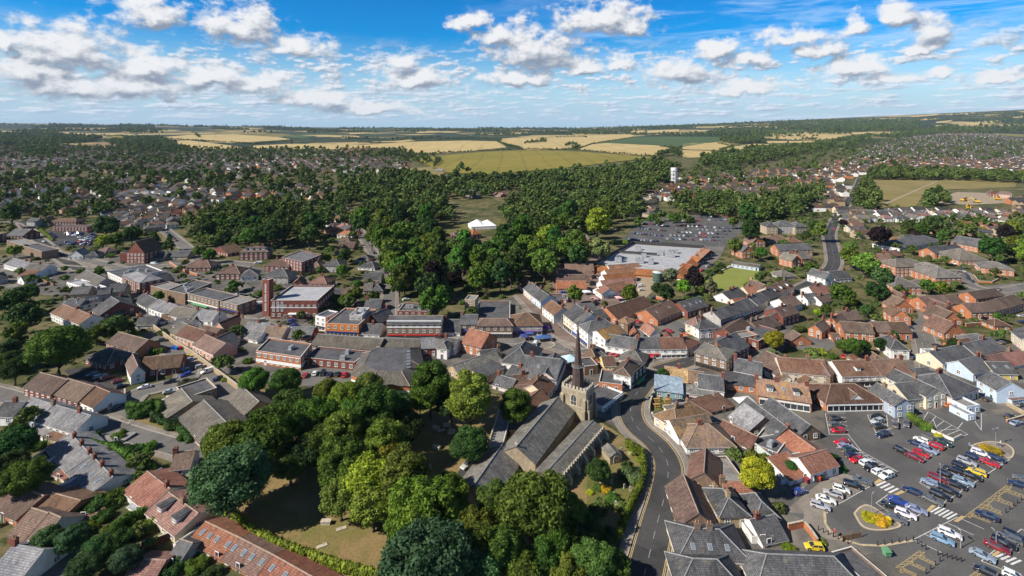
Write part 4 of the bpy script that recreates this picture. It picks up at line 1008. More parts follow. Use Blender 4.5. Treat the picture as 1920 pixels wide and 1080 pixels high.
b('A3', 4, 792, 105, 802, 42, 11, 'd', 'r', 'S', 'chapel', rise=2.6)
b('A3', 115, 778, 236, 742, 72, 8, 'g', 'r', 'R', 'house', sky=1)
b('A3', -60, 880, 100, 835, 40, 8, 'g', 'b', 'B', 'house')
b('A3', 298, 652, 400, 640, 40, 6, 'g', 'w', 'S', 'cottage')
b('A3', 402, 668, 482, 652, 32, 6, 'g', 'w', 'B', 'cottage')
# supermarket, precinct and the barns behind the market place
b('A2', 596, 396, 1228, 444, 36, 30, 'f', 'o', 'W', 'supermarket', p3=(1440, 262), units=12, para=0.5, label='big flat white-roofed supermarket with orange tiled skirts below the car park')
for (x1, y1, x2, y2, hz, d_) in ((338, 562, 560, 562, 36, 8), (336, 512, 585, 512, 34, 8), (345, 466, 600, 466, 30, 7), (400, 428, 615, 428, 30, 7)):
    b('A2', x1, y1, x2, y2, hz, d_, 'g', 'o', 'O' if y1 in (562,) else 'R', SB, rise=2.4, ch=[])
for (x1, y1, x2, y2) in ((690, 604, 880, 560), (690, 556, 930, 530), (705, 510, 935, 486), (722, 470, 940, 446), (742, 434, 975, 416)):
    b('A2', x1, y1, x2, y2, 26, 7.5, 'g', 'w', 'O', SB, rise=2.2, ch=[])
b('A2', 672, 604, 786, 592, 40, 6, 'd', 'w', 'O', 'cafe', rise=2.0, noun='precinct cafe')
b('A2', 588, 418, 700, 420, 22, 5, 'd', 'x', 'O', 'entrance_gable', rise=2, nw=True, noun='arcade entrance gable')
for (x1, y1, x2, y2) in ((1305, 432, 1400, 408), (1385, 372, 1462, 350), (1420, 338, 1500, 318), (1450, 312, 1525, 296)):
    b('A2', x1, y1, x2, y2, 24, 6, 'd', 'x', 'O', 'entrance_gable', rise=2.2, noun='side gable')
b('A2', 752, 772, 850, 800, 44, 12, 'g', 'o', 'B', 'barn', rise=3.5) if False else b('A2', 800, 800, 1082, 706, 40, 13, 'g', 'o', 'B', 'barn', rise=3.2, ch=[])
b('A2', 1094, 802, 1276, 726, 46, 11, 'g', 'o', 'B', 'barn', rise=2.8, sky=2, ch=[])
b('A2', 1318, 738, 1476, 692, 52, 9, 'g', 'r', 'S', 'house', sky=4, ch=[])
b('A2', 788, 808, 868, 830, 86, 6, 'h', 'b', 'Q', 'house', st=3, ch=[], rise=0.8)
b('A2', 520, 748, 640, 738, 40, 8, 'g', 'g', 'S', 'house')
b('A2', 640, 795, 735, 780, 36, 8, 'g', 'g', 'S', 'house')
b('A2', 385, 752, 448, 800, 112, 11, 'g', 'c', 'S', SB, shop=BLK, st=3)
b('A2', 450, 802, 498, 838, 110, 11, 'g', 'w', 'S', SB, shop=BLU, st=3)
b('A2', 500, 838, 568, 892, 122, 12, 'h', 'w', 'S', SB, shop=NAVY, st=3, rise=2.4)
b('A2', 572, 894, 700, 946, 106, 11, 'd', 'w', 'Q', SB, shop=BLK, st=3, rise=1.8)
b('A2', 1300, 822, 1402, 852, 76, 9, 'h', 'c', 'M', 'house')
b('A2', 1400, 868, 1562, 852, 76, 8, 'h', 'w', 'S', 'house', ch=[0.1])
b('A2', 1565, 795, 1655, 765, 64, 8, 'g', 'g', 'S', SB, shop=NAVY)
b('A2', 1657, 764, 1735, 735, 62, 8, 'g', 'w', 'S', SB, shop=TEA)
b('A2', 1737, 734, 1840, 690, 60, 8, 'g', 'k', 'S', SB, shop=WHT)
b('A2', 1842, 689, 1930, 645, 60, 8, 'g', 'c', 'S', TH)
b('A2', 1932, 644, 2010, 612, 60, 8, 'g', 'y', 'S', TH)
b('A2', 1640, 652, 1756, 604, 32, 8, 'g', 'w', 'S', 'house')
b('A2', 1772, 600, 1862, 590, 26, 7, 'g', 'c', 'O', 'house')
b('A2', 1690, 690, 1780, 676, 20, 6, 'g', 'c', 'O', 'outbuilding')
b('A2', 1860, 580, 1940, 570, 40, 9, 'd', 'y', 'R', 'house')
b('A2', 1645, 378, 1850, 408, 26, 7, 'g', 'u', 'G', 'sports_pavilion', rise=0.8)
b('A2', 228, 700, 312, 764, 62, 8, 'g', 'w', 'R', 'house', rise=2.4)
b('A2', 40, 522, 85, 558, 40, 7, 'g', 'p', 'R', TH)
b('A2', 87, 560, 150, 614, 52, 8, 'g', 'k', 'S', TH)
b('A2', 152, 616, 215, 664, 54, 8, 'g', 'u', 'S', TH)
b('A2', 280, 650, 420, 650, 22, 8, 'f', 'r', 'F', 'outbuilding', units=1)
b('A2', 0, 842, 228, 838, 76, 11, 'h', 'g', 'B', SB, shop=(0.2, 0.1, 0.3), ch=[])
b('A2', 390, 252, 590, 216, 16, 12, 'g', 'r', 'O', 'barn', rise=3)
b('A2', 355, 186, 460, 176, 12, 7, 'g', 'b', 'G', 'barn')
b('A2', 470, 200, 580, 190, 12, 8, 'g', 'k', 'f', 'barn')
b('A2', 1730, 287, 1820, 282, 56, 11, 'd', 'o', 'S', 'house')
b('A2', 1800, 220, 1900, 215, 40, 9, 'd', 'o', 'R', 'house')
b('A2', 900, 920, 970, 920, 30, 6, 'd', 'r', 'M', 'outbuilding', rise=1.8)
b('A2', 1035, 915, 1110, 905, 40, 7, 'd', 'w', 'M', 'outbuilding', rise=2)
b('A2', 780, 960, 850, 950, 30, 6, 'g', 'r', 'M', 'outbuilding')
b('A2', 965, 935, 1025, 930, 30, 6, 'd', 'r', 'S', 'outbuilding')
b('A2', 1145, 940, 1210, 940, 20, 5, 'h', 'b', 'R', 'outbuilding')
# round the church: west and north
b('B2', 60, 425, 332, 458, 70, 14, 'g', 'w', 'S', SB, ch=[0.2], rise=3.6, sky=1)
b('B2', 80, 448, 200, 440, 40, 7, 'h', 'c', 'S', 'house', ch=[])
b('B2', -60, 420, 55, 470, 40, 8, 'g', 'w', 'S', 'house')
b('B2', 335, 455, 402, 300, 70, 7, 'g', 'k', 'S', SB, ch=[])
b('B2', 186, 690, 292, 600, 56, 7, 'g', 'p', 'R', TH, ch=[])
b('B2', 250, 568, 320, 486, 60, 8, 'g', 'c', 'R', TH, ch=[0.5])
b('B2', 50, 604, 186, 590, 30, 8, 'g', 'r', 'R', 'house', ch=[])
b('B2', 30, 520, 190, 500, 30, 8, 'g', 'r', 'R', 'house')
b('B2', 762, 396, 890, 424, 100, 9, 'h', 'w', 'B', SB, st=3, shop=BLK, ch=[0.8], rise=1.6, hs=.5)
b('B2', 892, 424, 1005, 330, 90, 6, 'f', 'x', 'F', SB, st=3, shop=BLK)
b('B2', 800, 292, 985, 328, 34, 8, 'h', 'c', 'G', 'house', ch=[0.3])
b('B2', 690, 344, 782, 340, 55, 6, 'g', 'e', 'B', 'cottage', ch=[], adj='washed')
b('B2', 560, 286, 722, 278, 22, 7, 'h', 'b', 'S', 'house', ch=[0.3])
b('B2', 545, 356, 645, 344, 62, 6, 'f', 'b', 'F', 'house')
b('B2', 565, 320, 680, 318, 36, 7, 'd', 'o', 'B', 'house')
b('B2', 650, 472, 826, 494, 56, 9, 'f', 'o', 'F', SB)
b('B2', 680, 662, 836, 548, 32, 8, 'f', 'w', 'F', SB, shop=WHT, st=1)
# high street, south side
b('B1', 0, 237, 336, 285, 92, 15, 'f', 'o', 'F', SB, p3=(408, 182), units=1, band=True, label='low orange brick store with a dark flat roof behind the churchyard limes')
b('B1', 412, 184, 915, 224, 42, 9, 'g', 'r', 'G', SB, rise=2.0, ch=[], label='long grey-brown roofed row with white doors facing the service yard')
b('B1', 356, 288, 740, 326, 52, 9, 'f', 'r', 'F', SB, units=2)
b('B1', 915, 205, 1216, 218, 40, 9, 'g', 'r', 'G', SB, rise=1.6, ch=[])
b('B1', 1238, 212, 1362, 206, 62, 7, 'g', 'r', 's', SB, ch=[0.9])
b('B1', 1356, 208, 1432, 218, 80, 5, 'h', 'w', 'G', 'house', ch=[])
b('B1', 1392, 190, 1490, 205, 62, 6, 'g', 'w', 'S', 'house')
b('B1', 1540, 166, 1690, 204, 72, 10, 'g', 'o', 'M', 'school_hall', rise=3.2, ch=[], noun='old school hall')
b('B1', 1530, 418, 1852, 302, 42, 8, 'g', 'y', 'L', 'gallery', rise=1.8, noun='long gallery')
b('B1', 1700, 434, 1862, 362, 60, 5, 'm', 'y', 'S', 'gallery', rise=1, noun='glazed side range')
b('B1', 1700, 320, 1850, 300, 30, 8, 'g', 'g', 'S', SB)
b('B1', 1840, 312, 2060, 345, 60, 14, 'h', 'w', 'S', 'hall', rise=3.5, noun='domed market hall')
b('B1', 1775, 482, 1910, 522, 32, 6, 'g', 'k', 'S', 'cottage')
b('B1', 240, 130, 410, 130, 30, 8, 'g', 'r', 's', SB, sky=3, ch=[])
b('B1', 40, 120, 190, 130, 34, 8, 'g', 'w', 'T', SB, ch=[0.6])
b('B1', -110, 90, 60, 100, 30, 8, 'g', 'w', 's', SB)
b('B1', 1090, 700, 1100, 700, 5, 1, 'f', 'w', 'F', 'hut') if False else None
# high street, north side
b('A1', 48, 500, 98, 505, 268, 2.6, 'f', 'r', 'W', 'clock_tower', noun='tall square brick tower', nw=True, label='tall square red brick tower at the corner of the old cinema')
b('A1', 108, 664, 460, 664, 128, 21, 'f', 'r', 'W', 'cinema', st=2, para=0.6, units=0, label='red brick cinema with a pale flat roof beside the square tower')
b('A1', 110, 760, 450, 762, 28, 1.5, 'f', 'w', 'f', 'canopy', nw=True, para=.1, noun='entrance canopy') if False else None
b('A1', 520, 830, 770, 842, 92, 17, 'f', 'n', 'F', SB, shop=NAVY, units=2, label='bright orange fronted shop with a dark flat roof')
b('A1', 445, 772, 520, 786, 98, 7, 'f', 'w', 'F', SB, shop=BLK)
b('A1', 700, 770, 795, 772, 120, 9, 'f', 'g', 'W', SB, units=2)
b('A1', 980, 832, 1390, 832, 110, 9, 'g', 'b', 'F', SB, shop=RED, st=3, ch=[], rise=1.6, label='three-storey brown brick shop row with white bands and a red sign')
b('A1', 1395, 888, 1530, 892, 34, 10, 'g', 'w', 'S', SB)
b('A1', 1530, 832, 1660, 832, 76, 8, 'g', 'b', 'S', SB, shop=BLU)
b('A1', 1662, 842, 1925, 842, 96, 7, 'h', 'b', 'B', SB, shop=WHT, ch=[], rise=1.4, hs=.6)
b('A1', 1645, 800, 1905, 800, 30, 22, 'f', 'r', 'F', SB)
b('A1', 1565, 650, 1642, 655, 132, 6, 'f', 'y', 'f', 'office_block')
b('A1', 190, 335, 345, 370, 92, 12, 'f', 'r', 's', 'hall', p3=(382, 290), noun='hall')
b('A1', 65, 392, 246, 398, 50, 9, 'h', 'r', 'B', 'house')
b('A1', 44, 476, 240, 478, 50, 10, 'h', 'g', 'S', 'house')
b('A1', 385, 406, 485, 408, 44, 9, 'h', 'o', 'B', 'house')
b('A1', 496, 392, 630, 396, 46, 9, 'h', 'g', 'S', 'house')
b('A1', 390, 522, 530, 528, 60, 9, 'h', 'r', 'O', 'house')
b('A1', 268, 532, 356, 528, 24, 7, 'd', 'r', 'R', 'house')
b('A1', 800, 502, 936, 500, 34, 9, 'g', 'c', 'S', 'house', ch=[0.1])
b('A1', 765, 404, 890, 412, 20, 9, 'h', 'w', 'S', 'house')
b('A1', 752, 346, 850, 350, 20, 8, 'h', 'w', 'S', 'house')
b('A1', 560, 622, 640, 618, 36, 8, 'g', 'y', 'S', 'cottage')
b('A1', 640, 618, 720, 614, 36, 8, 'g', 'y', 'B', 'cottage')
b('A1', 805, 578, 868, 576, 30, 8, 'g', 'g', 'G', 'house')
b('A1', 868, 580, 950, 578, 34, 8, 'h', 'g', 'S', 'house')
b('A1', 806, 716, 930, 716, 34, 9, 'g', 'r', 'S', SB)
b('A1', 820, 800, 920, 824, 40, 9, 'd', 'r', 'S', 'house')
b('A1', 772, 902, 925, 908, 28, 8, 'g', 'w', 'S', SB)
b('A1', 1062, 736, 1295, 742, 40, 10, 'f', 'r', 'F', SB, units=3)
b('A1', 1466, 172, 1620, 166, 56, 9, 'h', 'r', 'R', 'manor_house', dorm=4, ch=[0.05, 0.95], st=2, label='large red brick manor house with dormers beside the lawn')
b('A1', 1622, 160, 1690, 150, 36, 9, 'h', 'r', 'O', 'house')
b('A1', 585, 106, 705, 108, 24, 9, 'h', 'w', 'O', 'house')
b('A1', 608, 158, 720, 160, 28, 8, 'h', 'w', 'O', 'house')
b('A1', 706, 154, 764, 156, 10, 7, 'h', 'o', 'O', 'garage')
b('A1', 612, 206, 700, 210, 20, 8, 'h', 'b', 'B', 'house')
b('A1', 636, 256, 730, 258, 20, 9, 'g', 'b', 'B', 'house')
b('A1', 590, 292, 680, 292, 20, 8, 'd', 'b', 'R', 'house')
b('A1', 548, 46, 680, 48, 24, 9, 'g', 'w', 'R', 'house')
b('A1', 245, 60, 340, 62, 20, 9, 'h', 'b', 'R', 'house')
b('A1', 250, 96, 320, 96, 16, 8, 'h', 'b', 'B', 'house')
b('A1', 1850, 160, 1930, 210, 20, 7, 'g', 'r', 'O', 'house')
b('A1', 1745, 690, 1790, 690, 10, 4, 'f', 'r', 'F', 'outbuilding') if False else None
# left: high street north end
b('A0', 918, 462, 1050, 522, 80, 9, 'h', 'r', 's', 'bank_building', st=3, rise=1.4, label='three-storey Georgian red brick bank on the high street corner')
b('A0', 1050, 522, 1130, 498, 78, 3, 'f', 'r', 'W', SB)
b('A0', 800, 442, 916, 494, 42, 18, 'f', 'w', 'F', SB, units=5)
b('A0', 1135, 548, 1310, 490, 40, 10, 'g', 'r', 'F', SB, ch=[])
b('A0', 1400, 604, 1640, 662, 78, 9, 'f', 'b', 'F', SB, shop=WHT, st=2)
b('A0', 1642, 662, 1780, 694, 78, 9, 'f', 'b', 'f', SB, shop=NAVY, st=2)
b('A0', 1255, 580, 1388, 610, 76, 14, 'f', 'b', 'F', SB, p3=(1560, 520), units=4, shop=GRN, nw=True)
b('A0', 1130, 548, 1253, 582, 60, 8, 'f', 'b', 'f', SB, nw=True)
b('A0', 948, 295, 1084, 300, 78, 13, 'd', 'r', 'B', 'chapel', rise=6.5, label='dark red brick chapel with a steep brown roof and a square tower')
b('A0', 900, 300, 946, 300, 70, 5, 'f', 'r', 'F', 'chapel_tower', nw=True, noun='chapel tower')
b('A0', 1085, 332, 1230, 332, 26, 8, 'g', 'y', 'S', TH)
b('A0', 1232, 322, 1405, 322, 26, 8, 'g', 'y', 'S', TH)
b('A0', 1378, 404, 1580, 404, 32, 10, 'h', 'r', 'B', 'house')
b('A0', 1615, 452, 1800, 452, 46, 10, 'h', 'r', 'R', 'house')
b('A0', 1802, 474, 1935, 464, 40, 9, 'h', 'w', 'S', 'house')
b('A0', 30, 378, 168, 416, 36, 8, 'g', 'w', 's', SB)
b('A0', 170, 424, 312, 432, 46, 8, 'g', 'w', 'G', SB)
b('A0', 1115, 706, 1250, 756, 48, 8, 'g', 'w', 's', SB)
b('A0', 1252, 762, 1420, 792, 50, 8, 'g', 'w', 'G', SB)
b('A0', 1000, 652, 1100, 706, 40, 8, 'g', 'w', 'S', SB)
b('A0', 1445, 792, 1592, 802, 50, 8, 'g', 'w', 's', SB)
b('A0', 560, 478, 708, 548, 26, 9, 'g', 'g', 'G', 'hall', noun='hall')
b('A0', 500, 520, 690, 580, 30, 6, 'f', 'w', 'W', SB)
b('A0', 800, 592, 930, 582, 62, 8, 'g', 'y', 'S', 'house')
b('A0', 730, 610, 825, 598, 60, 6, 'g', 'g', 'S', 'house')
b('A0', 520, 610, 660, 600, 40, 8, 'g', 'y', 'F', 'house')
b('A0', 590, 692, 748, 660, 44, 7, 'g', 'w', 'S', SB, sky=6, ch=[])
b('A0', 430, 700, 590, 700, 40, 7, 'g', 'g', 'S', 'house', sky=2)
b('A0', 690, 722, 750, 764, 52, 13, 'g', 'r', 'S', 'barn', ch=[])
b('A0', 820, 760, 935, 745, 40, 8, 'g', 'x', 'S', 'barn', ch=[])
b('A0', 868, 690, 990, 665, 50, 8, 'g', 'w', 'S', 'house')
b('A0', 380, 744, 596, 832, 58, 8, 'g', 'w', 'R', TH, ch=[0.5, 0.95])
b('A0', 1320, 912, 1462, 958, 55, 8, 'g', 'p', 'R', 'house', ch=[])
b('A0', 1445, 985, 1600, 1058, 60, 8, 'g', 'p', 'R', 'house', ch=[])
b('A0', 1470, 905, 1592, 930, 44, 7, 'g', 'p', 'R', 'house', ch=[])
b('A0', 1590, 862, 1692, 880, 56, 9, 'd', 'p', 'R', 'house', rise=2.6)
b('A0', 1655, 1012, 1800, 944, 40, 8, 'g', 'p', 'F', 'house', ch=[], rise=2.4)
b('A0', 1275, 888, 1322, 905, 50, 8, 'g', 'y', 'G', 'house', ch=[])
b('A0', 1700, 850, 1900, 870, 40, 8, 'g', 'g', 'G', SB)
b('A0', 1830, 930, 1930, 950, 30, 6, 'g', 'w', 's', 'outbuilding')
b('A0', 1410, 830, 1510, 820, 30, 6, 'd', 'w', 'B', 'outbuilding')
b('A0', 1200, 810, 1300, 800, 24, 6, 'g', 'w', 'R', 'outbuilding')
b('A0', 1295, 835, 1420, 835, 24, 6, 'g', 'w', 'S', 'outbuilding')
b('A0', 796, 968, 1020, 1032, 56, 8, 'g', 'o', 'B', TH, ch=[])
b('A0', 1010, 838, 1140, 832, 32, 7, 'g', 'w', 'S', 'cottage')
b('A0', 130, 470, 250, 470, 30, 7, 'g', 'w', 'R', 'outbuilding')
b('A0', 180, 510, 280, 490, 30, 7, 'g', 'w', 'S', 'outbuilding')
b('A0', -40, 500, 60, 480, 40, 8, 'g', 'g', 'S', 'house')
b('A0', 390, 102, 655, 102, 34, 8, 'f', 'r', 'F', 'supermarket', label='red brick supermarket with a brown roof behind the left car park')
b('A0', 375, 62, 572, 62, 30, 8, 'h', 'r', 'B', 'supermarket', noun='store wing')
b('A0', 172, 246, 312, 290, 56, 8, 'f', 'b', 'F', SB, nw=True)
b('A0', 50, 205, 172, 246, 44, 8, 'f', 'b', 'f', SB, nw=True)
b('A0', 48, 165, 172, 168, 36, 12, 'g', 'r', 'F', SB)
b('A0', -70, 170, 46, 150, 60, 10, 'f', 'r', 'f', SB)
b('A0', 635, 320, 732, 315, 26, 8, 'h', 'g', 'S', 'house')
b('A0', 720, 282, 792, 292, 28, 7, 'h', 'b', 'B', 'house')
b('A0', 510, 320, 620, 316, 30, 8, 'd', 'w', 's', 'house')
b('A0', 1580, 275, 1710, 302, 24, 10, 'd', 'r', 'B', 'hall', rise=3.2, noun='hall')
b('A0', 1795, 292, 2010, 286, 62, 9, 'h', 'r', 'B', 'manor_house', dorm=4, ch=[.1, .9], noun='dormered house')
b('A0', 200, 60, 270, 62, 36, 7, 'g', 'g', 'S', 'house')
b('A0', 300, 60, 370, 60, 30, 7, 'd', 'b', 'B', 'house')
# left foreground
b('B0', 180, 497, 386, 556, 74, 8, 'g', 'r', 'B', TH, ch=[])
b('B0', 388, 547, 586, 610, 74, 8, 'g', 'r', 'B', TH, ch=[])
b('B0', 588, 604, 700, 656, 72, 8, 'g', 'w', 'B', TH, ch=[])
b('B0', 640, 284, 802, 334, 52, 9, 'h', 'r', 'S', 'house', ch=[], rise=2.4)
b('B0', 1040, 376, 1180, 364, 62, 8, 'g', 'r', 'B', TH, ch=[])
b('B0', 1182, 364, 1346, 346, 62, 8, 'g', 'r', 'B', TH, ch=[])
b('B0', 982, 415, 1088, 388, 76, 12, 'd', 'w', 'B', TH, rise=2.2)
b('B0', 1340, 732, 1500, 916, 42, 12, 'g', 'y', 'G', 'library', rise=2.4, st=1, label='single-storey buff library with a big grey-brown roof behind the curved lawn')
b('B0', 1175, 628, 1252, 736, 32, 12, 'g', 'y', 'G', 'library', rise=2.2, st=1, ch=[], noun='library wing')
b('B0', 1320, 512, 1392, 592, 60, 8, 'f', 'y', 'F', 'library', noun='flat-topped annexe')
b('B0', 1680, 602, 1812, 732, 32, 9, 'g', 'y', 'G', 'community_hall', st=1)
b('B0', 100, 700, 182, 728, 70, 8, 'g', 'p', 's', TH, ch=[], adj='and red')
b('B0', 184, 729, 268, 756, 70, 8, 'g', 'd', 's', TH, ch=[0.95])
b('B0', 270, 757, 550, 846, 68, 8, 'g', 'w', 's', TH, ch=[0.7])
b('B0', -60, 720, 98, 722, 72, 7, 'g', 'w', 'S', TH)
b('B0', 200, 830, 320, 870, 36, 6, 'm', 'w', 'f', 'outbuilding', rise=.5)
b('B0', 330, 870, 450, 910, 34, 5, 'm', 'y', 'R', 'outbuilding', rise=.5)
b('C0', 350, 122, 500, 300, 44, 9, 'g', 'w', 's', TH, ch=[0.2, 0.55, 0.9], rise=1.5)
b('C0', 502, 302, 655, 478, 44, 9, 'g', 'w', 's', TH, ch=[0.15, 0.5, 0.9], rise=1.5, sky=3)
b('C0', 275, 262, 385, 308, 34, 5, 'f', 'w', 'f', 'outbuilding')
b('C0', 400, 320, 480, 352, 34, 4, 'm', 'c', 'M', 'outbuilding', rise=.6)
b('C0', 400, 425, 470, 500, 44, 11, 'f', 'w', 's', 'outbuilding')
b('C0', 215, 220, 370, 220, 30, 5, 'f', 'c', 'F', 'outbuilding')
b('C0', 540, 490, 640, 520, 30, 4, 'm', 'c', 'M', 'outbuilding', rise=.5)
b('C0', 925, 442, 1092, 584, 52, 9, 'g', 'w', 'M', TH, ch=[0.85], rise=1.7)
b('C0', 1095, 604, 1312, 772, 60, 8.5, 'g', 'c', 'M', TH, ch=[0.5], rise=1.5, dorm=2)
b('C0', 1410, 818, 1660, 945, 36, 7, 'g', 'o', 'M', TH, ch=[], sky=4, rise=1.3)
b('C0', 1662, 946, 1915, 1085, 36, 7, 'g', 'o', 'M', TH, ch=[], sky=4, rise=1.3)
b('C0', 1917, 1086, 2420, 1390, 36, 7, 'g', 'o', 'M', TH, ch=[], sky=5, rise=1.3)
b('C0', 1280, 280, 1424, 262, 70, 6, 'g', 'w', 'R', 'cottage', ch=[0.02], rise=2)
b('C0', 190, 645, 396, 706, 50, 10, 'g', 'o', 'B', 'house', ch=[], rise=1.6)
b('C0', -80, 565, 125, 652, 60, 9, 'g', 'o', 'B', TH, ch=[], rise=1.6)
b('C0', 55, 772, 180, 812, 62, 8, 'g', 'r', 'B', TH, ch=[])
b('C0', 182, 806, 268, 846, 62, 8, 'g', 'w', 'B', TH, ch=[])
b('C0', -120, 1110, 110, 1160, 70, 9, 'g', 'w', 's', TH)
b('C0', 905, 1135, 1130, 1150, 36, 7, 'g', 'o', 'M', 'house', rise=1.4, ch=[])
b('C0', 1298, 852, 1388, 908, 26, 7, 'f', 'w', 'W', 'garage', noun='white-topped garage')
b('C0', 580, 640, 670, 636, 24, 3, 'm', 'u', 'K', 'shed', rise=.3)
b('C0', 515, 640, 600, 690, 30, 4, 'm', 'o', 'M', 'shed', rise=.5)
b('C0', 960, 560, 1080, 610, 24, 4, 'm', 'w', 'W', 'outbuilding', rise=.2)
b('C0', 1240, 970, 1330, 1000, 30, 6, 'g', 'g', 'F', 'shed', ch=[])
b('C0', 780, 60, 900, 80, 14, 4, 'm', 'g', 'f', 'shed', rise=.2)
# far landmarks
b('D1', 672, 545, 745, 545, 22, 12, 'm', 'w', 's', 'hall', rise=2, noun='modern hall')
b('D1', 745, 560, 785, 556, 16, 12, 'm', 'x', 'S', 'hall', rise=2, noun='dark annexe')
b('D1', 850, 555, 895, 562, 8, 8, 'g', 'r', 'M', 'barn')
b('D1', 910, 555, 1010, 552, 10, 12, 'g', 'b', 'B', 'barn')
b('D1', 1130, 526, 1225, 524, 10, 14, 'h', 'w', 's', 'school', noun='school')
b('D1', 1238, 566, 1390, 558, 8, 14, 'g', 'g', 'K', 'greenhouse', noun='green-roofed shed')
b('D1', 186, 524, 238, 524, 12, 8, 'h', 'c', 'O', 'house')
b('D1', 118, 532, 146, 532, 8, 7, 'g', 'r', 'O', 'house')
b('D1', 528, 420, 572, 420, 6, 10, 'g', 'x', 's', 'barn', noun='field barn')
b('D2', 1755, 222, 1880, 222, 12, 14, 'f', 'w', 'f', 'school', noun='long white block')
b('D0', 780, 552, 828, 552, 20, 8, 'g', 'u', 'f', 'house')

b('D2', 1722, 548, 1775, 550, 18, 9, 'd', 'r', 'B', 'house', ch=[], label='half-demolished brick house with a brown gable at the cleared ground')
b('D2', 1780, 552, 1840, 556, 20, 9, 'g', 'p', 'R', 'house', ch=[], label='stripped pink-brown house beside the half-demolished gable')
# white bands, tall windows and canopies of the larger high-street fronts
def front_detail(start, strips, slots=(), can=None):
    o = [x for x in COL.objects if x.get('label', '').startswith(start)][0]; A, rz, c, _ = [f for f in FOOT if f[3] == o][0]; Wd = c[1].x
    h = max(v.co.z for v in [x for x in o.children if x.name.startswith('wall')][0].data.vertices)
    for z0, z1 in strips: mb = MB(); mb.box(.05, Wd - .05, -.14, -.09, h * z0, h * z1); mb.obj('white_band', WFRAME, o)
    for x, wd, z0, z1 in slots: link('tall_window', window_mesh(wd, (z1 - z0) * h, 'w', 2), o, (x * Wd, -.02, z0 * h))
    if can: mb = MB(); mb.box(can[0] * Wd, can[1] * Wd, -1.6, -.1, h * can[2], h * can[2] + .3); mb.obj('entrance_canopy', WFRAME, o)
front_detail('three-storey brown brick shop row', [(.93, 1.0), (.60, .66)])
front_detail('red brick cinema', [(.60, .63)], [(.07, .9, .42, .92), (.16, .9, .42, .92), (.25, .9, .42, .92)], (.4, .8, .3))
front_detail('tall square red brick tower', [], [(.5, .7, .15, .35), (.5, .7, .4, .6), (.5, .7, .65, .88)])
front_detail('low orange brick store', [(.86, .9)])
# octagonal brick hall with a flat middle
def octagon_hall():
    T = 'B1'; h = 2.9
    e = [U(*px(T, *p), h) for p in ((716, 402), (866, 474), (1150, 490), (1262, 362))]
    back = [U(*px(T, *p), h) for p in ((1226, 212), (905, 205), (800, 250))]
    ring = [Vector((p.x, p.y, 0)) for p in e + back]; cen = sum(ring, Vector()) / len(ring)
    o = empty('community_hall', cen); o['label'] = 'angular brick hall with a tiled skirt around a dark flat roof'; o['category'] = 'building'
    r = [p - cen for p in ring]; n = len(r); f = []
    mb = MB(); mb2 = MB()
    for i in range(n):
        p, q = r[i], r[(i + 1) % n]
        mb.quad((p.x, p.y, -.3), (q.x, q.y, -.3), (q.x, q.y, h), (p.x, p.y, h)); mb2.quad((p.x * 1.004, p.y * 1.004, .6), (q.x * 1.004, q.y * 1.004, .6), (q.x * 1.004, q.y * 1.004, 1.3), (p.x * 1.004, p.y * 1.004, 1.3))
    mb.obj('wall', WM['o'], o); mb2.obj('wall_band', WFRAME, o)
    inn = [p * 0.66 for p in r]; out = [p * 1.03 for p in r]; mb = MB()
    mb.slab([[Vector((out[i].x, out[i].y, h - .05)), Vector((out[(i + 1) % n].x, out[(i + 1) % n].y, h - .05)), Vector((inn[(i + 1) % n].x, inn[(i + 1) % n].y, h + 1.9)), Vector((inn[i].x, inn[i].y, h + 1.9))] for i in range(n)], 0.15)
    mb.obj('tiled_skirt', [RM['G'], DFASC], o)
    mb = MB(); mb.quad(*[(p.x, p.y, h + 1.78) for p in inn]); mb.obj('flat_roof', RM['F'], o)
    mb = MB()
    for i in range(n): mb.tube([Vector((out[i].x, out[i].y, h)), Vector((inn[i].x, inn[i].y, h + 1.95))], .13, 6)
    mb.obj('ridge_tiles', RIDGE, o)
    for k in range(6):
        p = U(*px(T, 1145, 235 + k * 24), h + 1.8) - cen; link('roof_window', rooflight_mesh(), o, (p.x, p.y, h + 1.86), 1.57)
octagon_hall()

